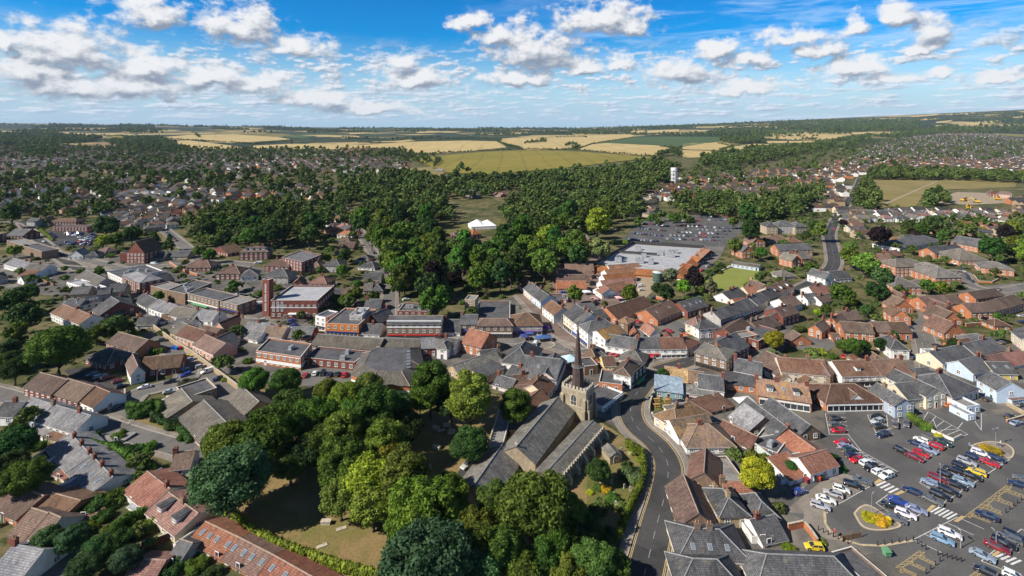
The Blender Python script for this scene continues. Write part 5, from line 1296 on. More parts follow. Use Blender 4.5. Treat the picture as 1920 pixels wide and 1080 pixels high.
# tiled skirt round the supermarket roof
def supermarket_skirt():
    o = [x for x in COL.objects if x.get('label', '').startswith('big flat white-roofed')][0]
    A, rz, c, _ = [f for f in FOOT if f[3] == o][0]
    h = max(v.co.z for v in [ch for ch in o.children if ch.name.startswith('wall')][0].data.vertices)
    mb = MB(); w_ = 4.5
    c0, c1, c2 = c[0], c[1], c[2]; n0 = Vector((0, -1, 0)); u = (c2 - c1).normalized(); n1 = Vector((u.y, -u.x, 0))
    k = c1 + n0 * w_ + n1 * w_; lo = h * 0.42
    mb.slab([[Vector((c0.x - 1, -w_, lo)), Vector((k.x, k.y, lo)), Vector((c1.x + 0.1, c1.y - 0.1, h + .15)), Vector((c0.x - 1, -0.1, h + .15))],
             [Vector((k.x, k.y, lo)), Vector((c2.x + n1.x * w_, c2.y + n1.y * w_, lo)), Vector((c2.x + n1.x * .1, c2.y + n1.y * .1, h + .15)), Vector((c1.x + 0.1, c1.y - 0.1, h + .15))]], 0.2)
    mb.obj('tiled_skirt', [RM['O'], DFASC], o)
    mb = MB()
    mb.quad((c0.x - 0.8, -w_ + .4, -.3), (k.x - .4, k.y + .4, -.3), (k.x - .4, k.y + .4, lo), (c0.x - .8, -w_ + .4, lo))
    q = c2 + n1 * (w_ - .4); mb.quad((k.x - .4, k.y + .4, -.3), (q.x, q.y, -.3), (q.x, q.y, lo), (k.x - .4, k.y + .4, lo)); mb.obj('arcade_wall', WM['o'], o)
    # dark boarded screens round and across the roof
    for p, q in ((c[3], c[0]), (c2, c[3])):
        mb = MB(); d = (q - p).normalized(); n = Vector((-d.y, d.x, 0)) * .15; V = [(x.x, x.y, z) for z in (h - .2, h + 1.5) for x in (p + n * 5, q + n * 5, q + n * 3, p + n * 3)]; mb.add(V, [(0, 1, 5, 4), (1, 2, 6, 5), (2, 3, 7, 6), (3, 0, 4, 7), (4, 5, 6, 7)]); mb.obj('roof_screen', WM['x'], o)
    mb = MB(); a = c[3].lerp(c[0], .45); b_ = c2.lerp(c1, .0)
    mb.box(a.x + 2, a.x + (c1.x - c0.x) * 0.55, a.y - .15, a.y + .15, h - .1, h + 1.1); mb.obj('roof_screen', WM['x'], o)
supermarket_skirt()

# ---------------------------------------------------------------- the church
def church():
    base = U(1060, 830); base.z = 0
    o = empty('church', base); o['label'] = 'flint parish church with a battlemented tower and a dark slender spire'; o['category'] = 'church'
    def merlons(par, A, rz, c, h, th=0.28, step=0.9, sides=(0, 1, 2, 3)):
        mb = MB()
        for i in sides:
            p, q = c[i], c[(i + 1) % 4]; L = (q - p).length; n = int(L / step); u = (q - p) / L; nn = Vector((u.y, -u.x, 0)); out = [(0, -.12)]
            for k in range(n): out += [((k + .2) * L / n, 0), ((k + .2) * L / n, .62), ((k + .75) * L / n, .62), ((k + .75) * L / n, 0)]
            out.append((L, -.12)); m = len(out)
            fr = [(p + u * a + nn * .01).to_tuple()[:2] + (h + z,) for a, z in out]; bk = [(p + u * a - nn * th).to_tuple()[:2] + (h + z,) for a, z in out]
            mb.add(fr + bk, [list(range(m)), [m + x for x in range(m)][::-1]] + [(x, m + x, m + (x + 1) % m, (x + 1) % m) for x in range(m)])
        rot = Matrix.Rotation(rz, 3, 'Z'); mb.v = [tuple(rot @ Vector(v) + A - base) for v in mb.v]
        return mb.obj('battlements', STONE, par)
    def arch_window(par, A, rz, p, tdir, wd, ht, z):
        """pointed stone-framed window standing 8 cm proud of the wall"""
        ang_ = math.atan2(tdir.y, tdir.x); rot = Matrix.Rotation(rz, 3, 'Z'); mb = MB(); n = 8; pts = []
        for k in range(n + 1):
            t = k / n * math.pi; x = -wd / 2 * math.cos(t); y = ht + wd * 0.62 * math.sin(t) ** 0.8; pts.append((x, y))
        poly = [(-wd / 2, 0)] + pts + [(wd / 2, 0)]
        mb.quad(*[(x, -0.04, y) for x, y in poly][::-1], mi=1)
        outp = [(x * 1.32, y + (0.12 if y > 0.1 else -0.15)) for x, y in poly]; m = len(poly)
        for i in range(m):
            j = (i + 1) % m; mb.quad((poly[i][0], -.09, poly[i][1]), (poly[j][0], -.09, poly[j][1]), (outp[j][0], -.09, outp[j][1]), (outp[i][0], -.09, outp[i][1]))
            mb.quad((outp[i][0], -.09, outp[i][1]), (outp[j][0], -.09, outp[j][1]), (outp[j][0], 0, outp[j][1]), (outp[i][0], 0, outp[i][1]))
        mb.box(-.04, .04, -.08, -.04, 0, ht + wd * .5); mb.box(-wd / 2, wd / 2, -.08, -.04, ht * .5, ht * .5 + .08)
        q = rot @ Vector((p.x, p.y, 0)) + A - base
        link('window', mb.mesh('window', [STONE, GLASS]), par, (q.x, q.y, z), rz + ang_)
    # tower
    r, A, rz, c, h = bld('B2', 372, 494, 556, 548, 234, 5.2, 'f', 'f', 'f', parent=o, nw=True, part='tower', para=0.25)
    merlons(o, A, rz, c, h + .25)
    for i in (0, 1):
        p, q = c[i], c[(i + 1) % 4]; u = (q - p).normalized()
        arch_window(o, A, rz, (p + q) / 2, u, 1.5, 1.7, h * 0.52)
        mb = MB()
        mb = None
    rot = Matrix.Rotation(rz, 3, 'Z')
    for i in range(4):        # stepped corner buttresses
        p = c[i]
        for u, nn in (((c[(i + 1) % 4] - p).normalized(), None), ((c[i - 1] - p).normalized(), None)):
            mb = MB(); nn = -((c[i - 1] - p).normalized()) if u == (c[(i + 1) % 4] - p).normalized() else -((c[(i + 1) % 4] - p).normalized())
            for z0, z1, dp in ((-.4, h * .5, 0.9), (h * .5, h * .8, 0.55)):
                a, d = p + u * 0.02, p + u * 0.75; V = [(x.x, x.y, z) for z in (z0, z1) for x in (a, d, d + nn * dp, a + nn * dp)]
                V[6] = (V[6][0], V[6][1], z1 - .4); V[7] = (V[7][0], V[7][1], z1 - .4)
                mb.add(V, [(0, 1, 5, 4), (1, 2, 6, 5), (2, 3, 7, 6), (3, 0, 4, 7), (4, 5, 6, 7)])
            mb.v = [tuple(rot @ Vector(v) + A - base) for v in mb.v]; mb.obj('buttress', WM['f'], o)
    mb = MB()
    for z in (h * .48, h * .97): 
        for i in range(4):
            p, q = c[i], c[(i + 1) % 4]; u = (q - p).normalized(); nn = Vector((u.y, -u.x, 0))
            V = [(x.x, x.y, zz) for zz in (z, z + .16) for x in (p - u * .1, q + u * .1, q + u * .1 + nn * .1, p - u * .1 + nn * .1)]
            mb.add(V, [(0, 1, 5, 4), (1, 2, 6, 5), (2, 3, 7, 6), (3, 0, 4, 7), (4, 5, 6, 7)])
    mb.v = [tuple(rot @ Vector(v) + A - base) for v in mb.v]; mb.obj('string_course', STONE, o)
    # spire: octagonal shingled stage, railed gallery, needle
    cc_ = rot @ ((c[0] + c[2]) / 2) + A - base; top = H - (594 - HY) / F * (A.y + 3.5)
    z0 = h - .1; zt = top; zg = z0 + (zt - z0) * 0.30
    mb = MB(); mb.tube([(0, 0, z0), (0, 0, zg)], [1.75, 1.45], 8, 0, False); mb.obj('spire_stage', DARKWOOD, o, cc_ * 1.0, 0.2)
    mb = MB(); mb.tube([(0, 0, zg), (0, 0, zg + .16)], [1.75, 1.75], 8, 0, False)
    for k in range(16):
        a = k * math.pi / 8; mb.tube([(1.65 * math.cos(a), 1.65 * math.sin(a), zg + .1), (1.65 * math.cos(a), 1.65 * math.sin(a), zg + .85)], .05, 5)
    for z in (zg + .5, zg + .85):
        mb.tube([(1.65 * math.cos(k * math.pi / 12), 1.65 * math.sin(k * math.pi / 12), z) for k in range(25)], .05, 5)
    mb.obj('gallery', METAL if False else simple('weathered_lead', (0.2, 0.2, 0.2), .6), o, cc_)
    mb = MB(); mb.tube([(0, 0, zg + .1), (0, 0, zg + 1.2), (0, 0, zt)], [1.2, 0.98, 0.05], 8, 0, False); mb.obj('spire', DARKWOOD, o, cc_)
    mb = MB(); mb.tube([(0, 0, zt - .1), (0, 0, zt + .9)], .05, 6); mb.box(-.3, .3, -.03, .03, zt + .5, zt + .58); mb.tube([(0, 0, zt), (0, 0, zt + .12), (0, 0, zt + .24)], [.05, .16, .05], 8); mb.obj('weather_vane', simple('gilded_vane', (.5, .38, .15), .4), o, cc_)
    # nave, its clerestory, aisles, chancel, porches
    r, A, rz, c, h = bld('C2', -105, 152, 175, 240, 92, 25, 'd', 'f', 'L', parent=o, nw=True, rise=2.6, part='nave', ov=.15)
    p, q = c[1], c[2]; u = (q - p).normalized()
    for k in range(7): arch_window(o, A, rz, p.lerp(q, (k + .5) / 7), u, 0.8, 0.5, h - 1.35)
    ap = Matrix.Rotation(rz, 3, 'Z') @ ((c[0] + c[1]) / 2) + A - base
    mb = MB(); mb.box(-.09, .09, -.09, .09, 0, 1.1); mb.box(-.4, .4, -.08, .08, .6, .78); mb.obj('gable_cross', STONE, o, (ap.x, ap.y, h + 2.55), rz)
    # south aisle
    r, A2, rz2, c2, h2 = bld('C2', 168, 296, 354, 372, 92, 24, 'd', 'z', 'L', parent=o, nw=True, rise=1.0, part='aisle', p3=(-1, -1) if False else None, ov=.1)
    merlons(o, A2, rz2, c2, h2 - .02, .25, 1.1, (1,))
    p, q = c2[1], c2[2]; u = (q - p).normalized(); nn = Vector((u.y, -u.x, 0)); rot = Matrix.Rotation(rz2, 3, 'Z')
    for k in range(6): arch_window(o, A2, rz2, p.lerp(q, (k + .5) / 6), u, 1.4, 1.0, 0.7)
    for k in range(7):
        mb = MB(); a = p.lerp(q, k / 6); a, d = a - u * .35, a + u * .35; V = [(x.x, x.y, z) for z in (-.3, h2 * .8) for x in (a, d, d + nn * 1.0, a + nn * 1.0)]
        V[6] = (V[6][0], V[6][1], h2 * .5); V[7] = (V[7][0], V[7][1], h2 * .5)
        mb.add(V, [(0, 1, 5, 4), (1, 2, 6, 5), (2, 3, 7, 6), (3, 0, 4, 7), (4, 5, 6, 7)]); mb.v = [tuple(rot @ Vector(v) + A2 - base) for v in mb.v]; mb.obj('buttress', STONE, o)
    p, q = c2[2], c2[3]; 
    arch_window(o, A2, rz2, (p + q) / 2, (q - p).normalized(), 1.6, 1.4, 0.8)
    # north aisle
    r, A3, rz3, c3, h3 = bld('C1', 1705, 215, 1820, 225, 62, 22, 'f', 'f', 'f', parent=o, nw=True, part='aisle', para=.1)
    merlons(o, A3, rz3, c3, h3 + .1, .25, 1.1, (0, 3)); arch_window(o, A3, rz3, (c3[0] + c3[1]) / 2, Vector((1, 0, 0)), 1.3, .9, .8)
    # chancel
    bld('C1', 1480, 440, 1800, 530, 56, 15, 'd', 'f', 'L', parent=o, nw=True, rise=2.4, part='chancel', ov=.15)
    # south porch and north porch
    r, A4, rz4, c4, h4 = bld('B2', 735, 1030, 825, 1010, 58, 4, 'd', 'f', 'L', parent=o, nw=True, rise=.8, part='porch', ov=.1)
    arch_window(o, A4, rz4, (c4[0] + c4[1]) / 2, Vector((1, 0, 0)), 1.0, 1.0, 0.1)
    bld('B1', 1900, 822, 2040, 812, 40, 5, 'm', 'f', 'L', parent=o, nw=True, rise=.8, part='porch', ov=.1)
church()

# ---------------------------------------------------------------- cars
CARCOL = dict(black=(0.012, 0.012, 0.014), navy=(0.012, 0.02, 0.06), blue=(0.02, 0.05, 0.30), silver=(0.42, 0.43, 0.45), bluesilver=(0.25, 0.31, 0.42), grey=(0.12, 0.125, 0.13),
              white=(0.80, 0.80, 0.78), red=(0.50, 0.012, 0.02), darkred=(0.19, 0.012, 0.02), green=(0.012, 0.035, 0.03), yellow=(0.75, 0.55, 0.03), orange=(0.6, 0.15, 0.03), paleblue=(0.2, 0.33, 0.45))
CARWORD = dict(black='black', navy='navy', blue='bright blue', silver='silver', bluesilver='silver-blue', grey='dark grey', white='white', red='bright red', darkred='dark red', green='dark green', yellow='yellow', orange='orange', paleblue='pale blue')
SHAPE = dict(
    hatchback=dict(L=2.0, hood=0.95, wt=(-1.62, 0.05), rb=-1.98, belt=0.90, top=1.45, w=0.87),
    estate=dict(L=2.25, hood=0.9, wt=(-1.95, 0.05), rb=-2.2, belt=0.92, top=1.46, w=0.9),
    saloon=dict(L=2.3, hood=0.9, wt=(-1.15, 0.0), rb=-1.75, belt=0.92, top=1.40, w=0.9),
    van=dict(L=2.5, hood=1.55, wt=(-2.4, 0.95), rb=-2.48, belt=1.05, top=1.95, w=0.95))
def car_meshes(kind):
    s = SHAPE[kind]; L, w_, belt, top = s['L'], s['w'], s['belt'], s['top']; hb = s['hood']
    prof = [(-L, .32), (-L - .06, .5), (-L, .78), (s['rb'], belt), (hb, belt), (L * .88, belt - .17), (L, .6), (L + .03, .4), (L - .04, .28)]
    mb = MB(); n = len(prof)
    def ring(y, k, dz=0): return [(x * k, y, z + dz if z > .5 else z) for x, z in prof]
    secs = [ring(-w_ * .97, .965, -.05), ring(-w_, .985, -.02), ring(-w_ * .82, 1.0, .02), ring(0, 1.015, .045), ring(w_ * .82, 1.0, .02), ring(w_, .985, -.02), ring(w_ * .97, .965, -.05)]
    V = [p for r in secs for p in r]; Fc = []
    for i in range(len(secs) - 1):
        for k in range(n): Fc.append((i * n + k, (i + 1) * n + k, (i + 1) * n + (k + 1) % n, i * n + (k + 1) % n))
    mb.add(V, Fc, 0, True); mb.add(secs[0], [list(range(n))[::-1]][::1], 0); mb.add(secs[-1], [list(range(n))], 0)
    r0, r1 = s['wt']; wb, wt_ = w_ * .9, w_ * .72
    bt = belt + .02
    # roof panel and pillars
    mb.slab([[Vector((r0 - .04, -wt_ - .02, top - .03)), Vector((r1 + .05, -wt_ - .02, top - .03)), Vector((r1 + .02, 0, top + .03)), Vector((r0 - .04, 0, top + .03))],
             [Vector((r0 - .04, 0, top + .03)), Vector((r1 + .02, 0, top + .03)), Vector((r1 + .05, wt_ + .02, top - .03)), Vector((r0 - .04, wt_ + .02, top - .03))]], .05, 0, 0)
    for sd in (-1, 1):
        for (xa, xb, rr) in ((s['rb'] + .05, r0, .07), (hb, r1, .045), ((s['rb'] + hb) / 2 - .1, (r0 + r1) / 2, .04)):
            mb.tube([(xa, sd * wb, bt - .03), (xb, sd * wt_, top - .05)], rr, 6)
    if kind == 'van':
        mb.quad((s['rb'] + .02, -wb - .01, bt), (.35, -wb - .01, bt), (.35, -wt_ - .01, top - .04), (r0, -wt_ - .01, top - .04)); mb.quad((s['rb'] + .02, wb + .01, bt), (r0, wt_ + .01, top - .04), (.35, wt_ + .01, top - .04), (.35, wb + .01, bt))
    # wheel arches (dark) and sill
    for x in (-L * .62, L * .62):
        for sd in (-1, 1): mb.tube([(x, sd * (w_ - .12), .34), (x, sd * (w_ + .004), .34)], .40, 14, 1)
    mb.box(-L * .5, L * .5, -w_ * .9, w_ * .9, .18, .3, 1)
    for sd in (-1, 1): mb.box(hb - .25, hb - .05, sd * w_ - .02 if sd > 0 else -w_ - .16, w_ + .16 if sd > 0 else -w_ + .02, belt - .02, belt + .12)
    body = mb.mesh('body', [PAINT, TYRE])
    def q(name, *pts):
        m = MB(); m.quad(*pts); return (name, m.mesh(name, [GLASS]))
    g = [q('windscreen', (hb - .02, -wb + .04, bt), (hb - .02, wb - .04, bt), (r1 + .03, wt_ - .03, top - .05), (r1 + .03, -wt_ + .03, top - .05)),
         q('rear_window', (s['rb'] + .02, wb - .06, bt), (s['rb'] + .02, -wb + .06, bt), (r0 - .03, -wt_ + .04, top - .05), (r0 - .03, wt_ - .04, top - .05)),
         q('side_window', (s['rb'] + .08, -wb, bt), (hb - .06, -wb, bt), (r1, -wt_, top - .05), (r0 + .03, -wt_, top - .05)),
         q('side_window', (hb - .06, wb, bt), (s['rb'] + .08, wb, bt), (r0 + .03, wt_, top - .05), (r1, wt_, top - .05))]
    pl = MB(); pl.box(-L - .085, -L - .04, -.27, .27, .52, .65)
    hl = MB(); hl.tube([(0, 0, 0), (.05, 0, 0)], [.13, .09], 10)
    tl = MB(); tl.box(-.03, .03, -.12, .12, -.1, .1)
    mb = MB(); mb.tube([(0, -.1, 0), (0, .1, 0)], .32, 16, 0); mb.tube([(0, -.115, 0), (0, .115, 0)], .2, 12, 1)
    # one mesh for far cars
    return dict(body=body, glass=g, plate=pl.mesh('number_plate', [PLATEY]), hl=hl.mesh('headlight', [LAMPG]), tl=tl.mesh('tail_light', [TAIL]), wheel=mb.mesh('wheel', [TYRE, RIM]), s=s)
CM = {k: car_meshes(k) for k in SHAPE}
def join_far(kind):
    m = CM[kind]; s = m['s']; bm = bmesh.new(); mats = [PAINT, TYRE, GLASS, LAMPG, TAIL]
    def addm(me, mi, off=(0, 0, 0)):
        n0 = len(bm.faces); bm.from_mesh(me); bm.faces.ensure_lookup_table(); vs_ = set()
        for f in bm.faces[n0:]:
            f.material_index = mi if mi is not None else f.material_index
            for v in f.verts: vs_.add(v)
        for v in vs_: v.co += Vector(off)
    addm(m['body'], None)
    for _, g in m['glass']: addm(g, 2)
    for x in (-s['L'] * .62, s['L'] * .62):
        for y in (-s['w'] + .05, s['w'] - .05): addm(m['wheel'], 1, (x, y, .33))
    me = D.meshes.new('parked_car'); bm.to_mesh(me); bm.free()
    for x in mats: me.materials.append(x)
    return me
FARCAR = {k: join_far(k) for k in SHAPE}
CARS = []
def car(x, y, ang_, col, kind=None, near=True, where=None, z=0.16):
    kind = kind or random.choice(['hatchback', 'hatchback', 'estate', 'saloon', 'hatchback'])
    name = 'parked_van' if kind == 'van' else 'parked_car'
    jit = [c * random.uniform(.92, 1.08) for c in CARCOL[col]] + [1]
    if near:
        m = CM[kind]; s = m['s']; o = empty(name, (x, y, z - .02), ang_)
        link('body', m['body'], o).color = jit
        for nm, g in m['glass']: link(nm, g, o)
        for sx in (-1, 1):
            for sy in (-1, 1): link('wheel', m['wheel'], o, (sx * s['L'] * .62, sy * (s['w'] - .09), .32))
            link('headlight', m['hl'], o, (s['L'] - .03, sx * (s['w'] - .28), .64)); link('tail_light', m['tl'], o, (-s['L'] - .03, sx * (s['w'] - .16), .74))
        link('number_plate', m['plate'], o)
    else:
        o = link(name, FARCAR[kind], None, (x, y, z - .02), ang_); o.color = jit
    o['category'] = 'van' if kind == 'van' else 'car'
    o.scale = (.80, .80, .76) if kind != 'van' else (.82, .80, .70); CARS.append(o); qx, qy = P((x, y, z + .7))
    THINGS.append((o, qx, qy, CARWORD[col], ('van' if kind == 'van' else kind) + ' parked' if where is None else ('van' if kind == 'van' else kind) + ' ' + where, 'c'))
    return o
def cars(T, lst, head, where, jit=0.04, z=0.09):
    """lst: (x, y, colour[, kind]) pixel centres; head: two pixel points giving the direction the noses point"""
    a, b_ = U(*px(T, *head[:2]), .5), U(*px(T, *head[2:]), .5); base = math.atan2((b_ - a).y, (b_ - a).x)
    for it in lst:
        p = U(*px(T, it[0], it[1]), .7)
        fl = math.pi if random.random() < .35 else 0
        car(p.x, p.y, base + fl + random.uniform(-jit, jit), it[2], it[3] if len(it) > 3 else None, True, where, z)
cars('B3', [(512, 735, 'black'), (508, 778, 'grey', 'estate'), (525, 822, 'red')], (450, 740, 580, 732), 'in the kerbside column')
cars('B3', [(553, 908, 'red'), (577, 938, 'bluesilver'), (610, 967, 'green'), (632, 1008, 'navy', 'estate'), (672, 1040, 'red')], (560, 1020, 700, 990), 'in the kerbside column')
cars('C3', [(740, 220, 'white', 'estate'), (770, 258, 'black', 'estate'), (828, 288, 'white'), (888, 318, 'white', 'estate')], (690, 240, 800, 200), 'in the kerbside column')
cars('B3', [(815, 720, 'black'), (820, 752, 'silver'), (833, 790, 'black'), (862, 853, 'navy', 'estate')], (800, 865, 920, 840), 'in the short top block')
cars('B3', [(952, 775, 'grey'), (1037, 770, 'grey')], (950, 800, 952, 740), 'before the blue-grey gable')
cars('B3', [(1002, 972, 'black'), (1103, 1020, 'darkred', 'saloon'), (1152, 995, 'red'), (1207, 965, 'bluesilver', 'estate'), (1105, 918, 'navy'), (1152, 893, 'white'), (1252, 932, 'red'), (1315, 910, 'green', 'saloon')], (1050, 1000, 1160, 1050), 'in the middle block')
cars('C3', [(1597, 150, 'white', 'estate'), (1540, 181, 'navy'), (1492, 214, 'silver', 'estate'), (1446, 247, 'black'), (1388, 275, 'black', 'estate'), (1336, 310, 'black'), (1278, 340, 'darkred'), (1215, 370, 'bluesilver'), (1088, 438, 'navy', 'saloon'),
            (1715, 190, 'navy'), (1660, 222, 'red'), (1562, 290, 'yellow'), (1525, 321, 'black', 'saloon'), (1466, 362, 'bluesilver'), (1410, 387, 'black', 'saloon'), (1357, 432, 'black', 'estate'), (1291, 465, 'black'), (1234, 502, 'grey', 'saloon')], (1470, 300, 1590, 345), 'in the long double row')
cars('C3', [(982, 511, 'blue', 'saloon'), (915, 541, 'black'), (1112, 572, 'bluesilver', 'saloon'), (1033, 604, 'white'), (960, 638, 'grey', 'saloon')], (900, 620, 1010, 662), 'in the block by the round bed')
cars('C3', [(705, 357, 'grey', 'saloon'), (636, 387, 'black', 'estate'), (550, 420, 'white'), (488, 451, 'silver'), (434, 496, 'white', 'saloon'), (392, 543, 'silver', 'estate')], (330, 530, 460, 568), 'in the slanted row')
cars('C3', [(235, 438, 'blue')], (180, 455, 295, 415), 'alone on the brick apron')
cars('C3', [(1640, 618, 'navy', 'saloon'), (1365, 750, 'white', 'estate'), (1308, 795, 'paleblue')], (1290, 740, 1420, 790), 'in the lower bays')
cars('C3', [(1718, 852, 'darkred'), (1768, 822, 'black'), (1815, 788, 'grey'), (1852, 770, 'black', 'estate'), (1610, 915, 'bluesilver', 'saloon'), (1632, 1036, 'black'), (1850, 1072, 'white')], (1560, 900, 1660, 945), 'in the corner block')
cars('C3', [(1872, 385, 'navy'), (1908, 345, 'grey')], (1830, 370, 1920, 400), 'in the disabled bays')
cars('C3', [(345, 1062, 'black'), (345, 850, 'yellow')], (300, 1060, 400, 1070), 'in a walled yard')
cars('B3', [(1655, 585, 'black'), (1815, 715, 'black'), (1860, 765, 'bluesilver', 'saloon'), (1892, 625, 'grey'), (1760, 165, 'grey')], (1810, 780, 1900, 745), 'in the side yard')
cars('B3', [(1275, 190, 'black', 'estate'), (1212, 48, 'bluesilver'), (1112, 285, 'navy'), (1372, 636, 'orange')], (1240, 190, 1310, 188), 'on the side street')
cars('B3', [(575, 268, 'red'), (627, 270, 'black'), (680, 272, 'red'), (622, 316, 'blue')], (545, 285, 610, 250), 'in the sandy yard')
cars('B1', [(368, 408, 'red'), (443, 393, 'white'), (500, 392, 'black'), (552, 402, 'navy'), (610, 400, 'black'), (665, 404, 'red')], (430, 410, 450, 375), 'in the service yard row')
cars('B0', [(1085, 496, 'white', 'saloon'), (1275, 530, 'silver'), (1272, 590, 'white', 'van'), (1272, 458, 'black')], (1040, 505, 1120, 490), 'by the library')
cars('B0', [(890, 640, 'navy', 'saloon')], (860, 660, 920, 615), 'driving round the bend')
cars('B0', [(818, 546, 'red'), (868, 554, 'red'), (750, 416, 'silver'), (802, 426, 'darkred'), (884, 450, 'darkred'), (700, 503, 'black'), (742, 516, 'black'), (912, 487, 'black'), (692, 402, 'grey')], (720, 425, 780, 405), 'in the residents court')
cars('B0', [(1375, 365, 'paleblue'), (1390, 405, 'blue'), (1432, 290, 'bluesilver'), (1405, 270, 'yellow'), (1505, 341, 'silver'), (1560, 376, 'white', 'van'), (1632, 435, 'navy'), (1575, 605, 'bluesilver')], (1400, 300, 1470, 280), 'in the library parking strip')
cars('A0', [(1215, 946, 'black', 'saloon'), (1160, 374, 'white', 'van'), (510, 578, 'black')], (1180, 950, 1260, 945), 'on the asphalt yard')
cars('B2', [(172, 182, 'white', 'van')], (160, 210, 185, 160), 'on the market island')
cars('B2', [(760, 255, 'red'), (800, 258, 'red')], (730, 265, 800, 250), 'on the bend')
cars('B2', [(1262, 606, 'black'), (1340, 610, 'black'), (1400, 622, 'grey'), (1225, 603, 'grey')], (1250, 630, 1275, 590), 'behind the timber shed')
cars('C1', [(1585, 238, 'silver', 'estate'), (1870, 10, 'navy')], (1550, 260, 1620, 215), 'beside the church')
cars('A1', [(35, 798, 'silver'), (262, 820, 'navy'), (270, 800, 'blue'), (290, 838, 'blue'), (245, 858, 'white'), (15, 368, 'white', 'van'), (20, 675, 'white', 'van')], (30, 800, 70, 795), 'below the cinema')
cars('A1', [(970, 440, 'black'), (888, 295, 'black'), (305, 450, 'paleblue')], (960, 425, 980, 455), 'on the tree-lined lane')
cars('A1', [(1475, 665, 'red'), (1515, 662, 'black'), (1100, 685, 'silver'), (1125, 642, 'white')], (1450, 670, 1500, 660), 'under the park trees')
cars('A2', [(965, 540, 'white', 'van'), (970, 570, 'white'), (1060, 628, 'navy'), (1130, 660, 'black', 'estate'), (1175, 672, 'black', 'saloon'), (850, 664, 'white'), (305, 566, 'black'), (385, 590, 'blue'), (203, 545, 'grey')], (1100, 665, 1160, 655), 'behind the barns')
cars('A2', [(1425, 425, 'red'), (1470, 395, 'silver'), (1490, 385, 'black'), (1265, 493, 'white'), (1290, 480, 'white')], (1400, 428, 1445, 420), 'beside the supermarket')
cars('A2', [(1300, 905, 'orange'), (1155, 890, 'black'), (1160, 915, 'navy'), (1175, 875, 'red'), (940, 805, 'red'), (1040, 850, 'red'), (1010, 862, 'black'), (1285, 880, 'black')], (1270, 890, 1320, 915), 'in the old courtyard')
cars('A3', [(1480, 262, 'blue'), (488, 286, 'navy'), (483, 176, 'black'), (461, 146, 'black'), (494, 114, 'red'), (482, 65, 'grey'), (528, 12, 'white', 'van')], (470, 250, 480, 290), 'on the main road')
cars('A3', [(1448, 408, 'navy'), (1470, 430, 'silver'), (1493, 460, 'black'), (1505, 486, 'black'), (1537, 508, 'black'), (1395, 372, 'white')], (1440, 400, 1475, 440), 'along the office drive')
cars('A3', [(1480, 608, 'black'), (1505, 598, 'black'), (1530, 592, 'black'), (1700, 574, 'navy'), (1732, 566, 'grey'), (1440, 612, 'blue')], (1470, 615, 1500, 595), 'in the office bays')
cars('A3', [(668, 806, 'black'), (700, 808, 'grey'), (770, 812, 'black'), (800, 812, 'white'), (970, 848, 'silver'), (1050, 852, 'navy'), (1498, 700, 'navy'), (1545, 692, 'navy'), (1905, 765, 'silver'), (1905, 810, 'navy')], (640, 806, 700, 808), 'behind the brick terraces')
cars('A0', [(325, 210, 'white'), (237, 138, 'silver'), (448, 232, 'black'), (405, 246, 'silver')], (310, 190, 340, 230), 'on the left road')
cars('A0', [(1742, 605, 'blue'), (1782, 606, 'white'), (1875, 628, 'silver'), (1910, 628, 'silver'), (1838, 665, 'blue'), (945, 580, 'white')], (1740, 615, 1790, 600), 'behind the shops')
# distant parking: rows of simple cars
FARQ = []
def rows(T, quad, nr, nc, where, fill=.94, tilt=.0):
    cols = ['black', 'silver', 'white', 'navy', 'grey', 'bluesilver', 'red', 'black', 'grey', 'blue', 'darkred', 'white', 'silver', 'navy']
    q = [U(*px(T, *p)) for p in quad]
    for r_ in range(nr):
        a = q[0].lerp(q[3], r_ / max(nr - 1, 1)); b_ = q[1].lerp(q[2], r_ / max(nr - 1, 1)); an_ = math.atan2((b_ - a).y, (b_ - a).x)
        for k in range(nc):
            if random.random() > fill: continue
            p = a.lerp(b_, (k + .5) / nc); dx = random.uniform(-.2, .2)
            FARQ.append((p.y + random.uniform(-.3, .3), p.x + dx, an_ + math.pi / 2 * (1 if random.random() < .5 else -1) + random.uniform(-.06, .06) + tilt, random.choice(cols), where))
rows('A2', [(870, 196), (1100, 214), (1180, 100), (985, 80)], 4, 10, 'in the supermarket parking')
rows('A2', [(1150, 196), (1560, 206), (1670, 118), (1240, 96)], 5, 13, 'in the supermarket parking')
rows('A2', [(1260, 62), (1700, 48), (1700, 28), (1290, 30)], 2, 11, 'in the overflow parking', .7)
rows('A0', [(410, 132), (640, 126), (640, 126), (410, 132)], 1, 13, 'in the left car park')
rows('A0', [(490, 150), (620, 152), (620, 166), (490, 164)], 2, 8, 'in the left car park')
rows('A0', [(580, 180), (700, 190), (690, 225), (600, 215)], 3, 8, 'in the left car park')
rows('A0', [(500, 215), (560, 240), (690, 240), (560, 225)], 2, 5, 'in the left car park')
rows('A0', [(365, 155), (420, 190), (430, 186), (375, 150)], 1, 5, 'in the left car park')
rows('A0', [(650, 125), (725, 185), (725, 185), (650, 125)], 1, 7, 'in the left car park')
rows('A0', [(1200, 100), (1330, 215), (1330, 215), (1200, 100)], 1, 10, 'along the sloping street', .7, math.pi / 2)
rows('D2', [(860, 640), (930, 560), (960, 620), (900, 650)], 2, 8, 'on the far main road', .8, math.pi / 2)

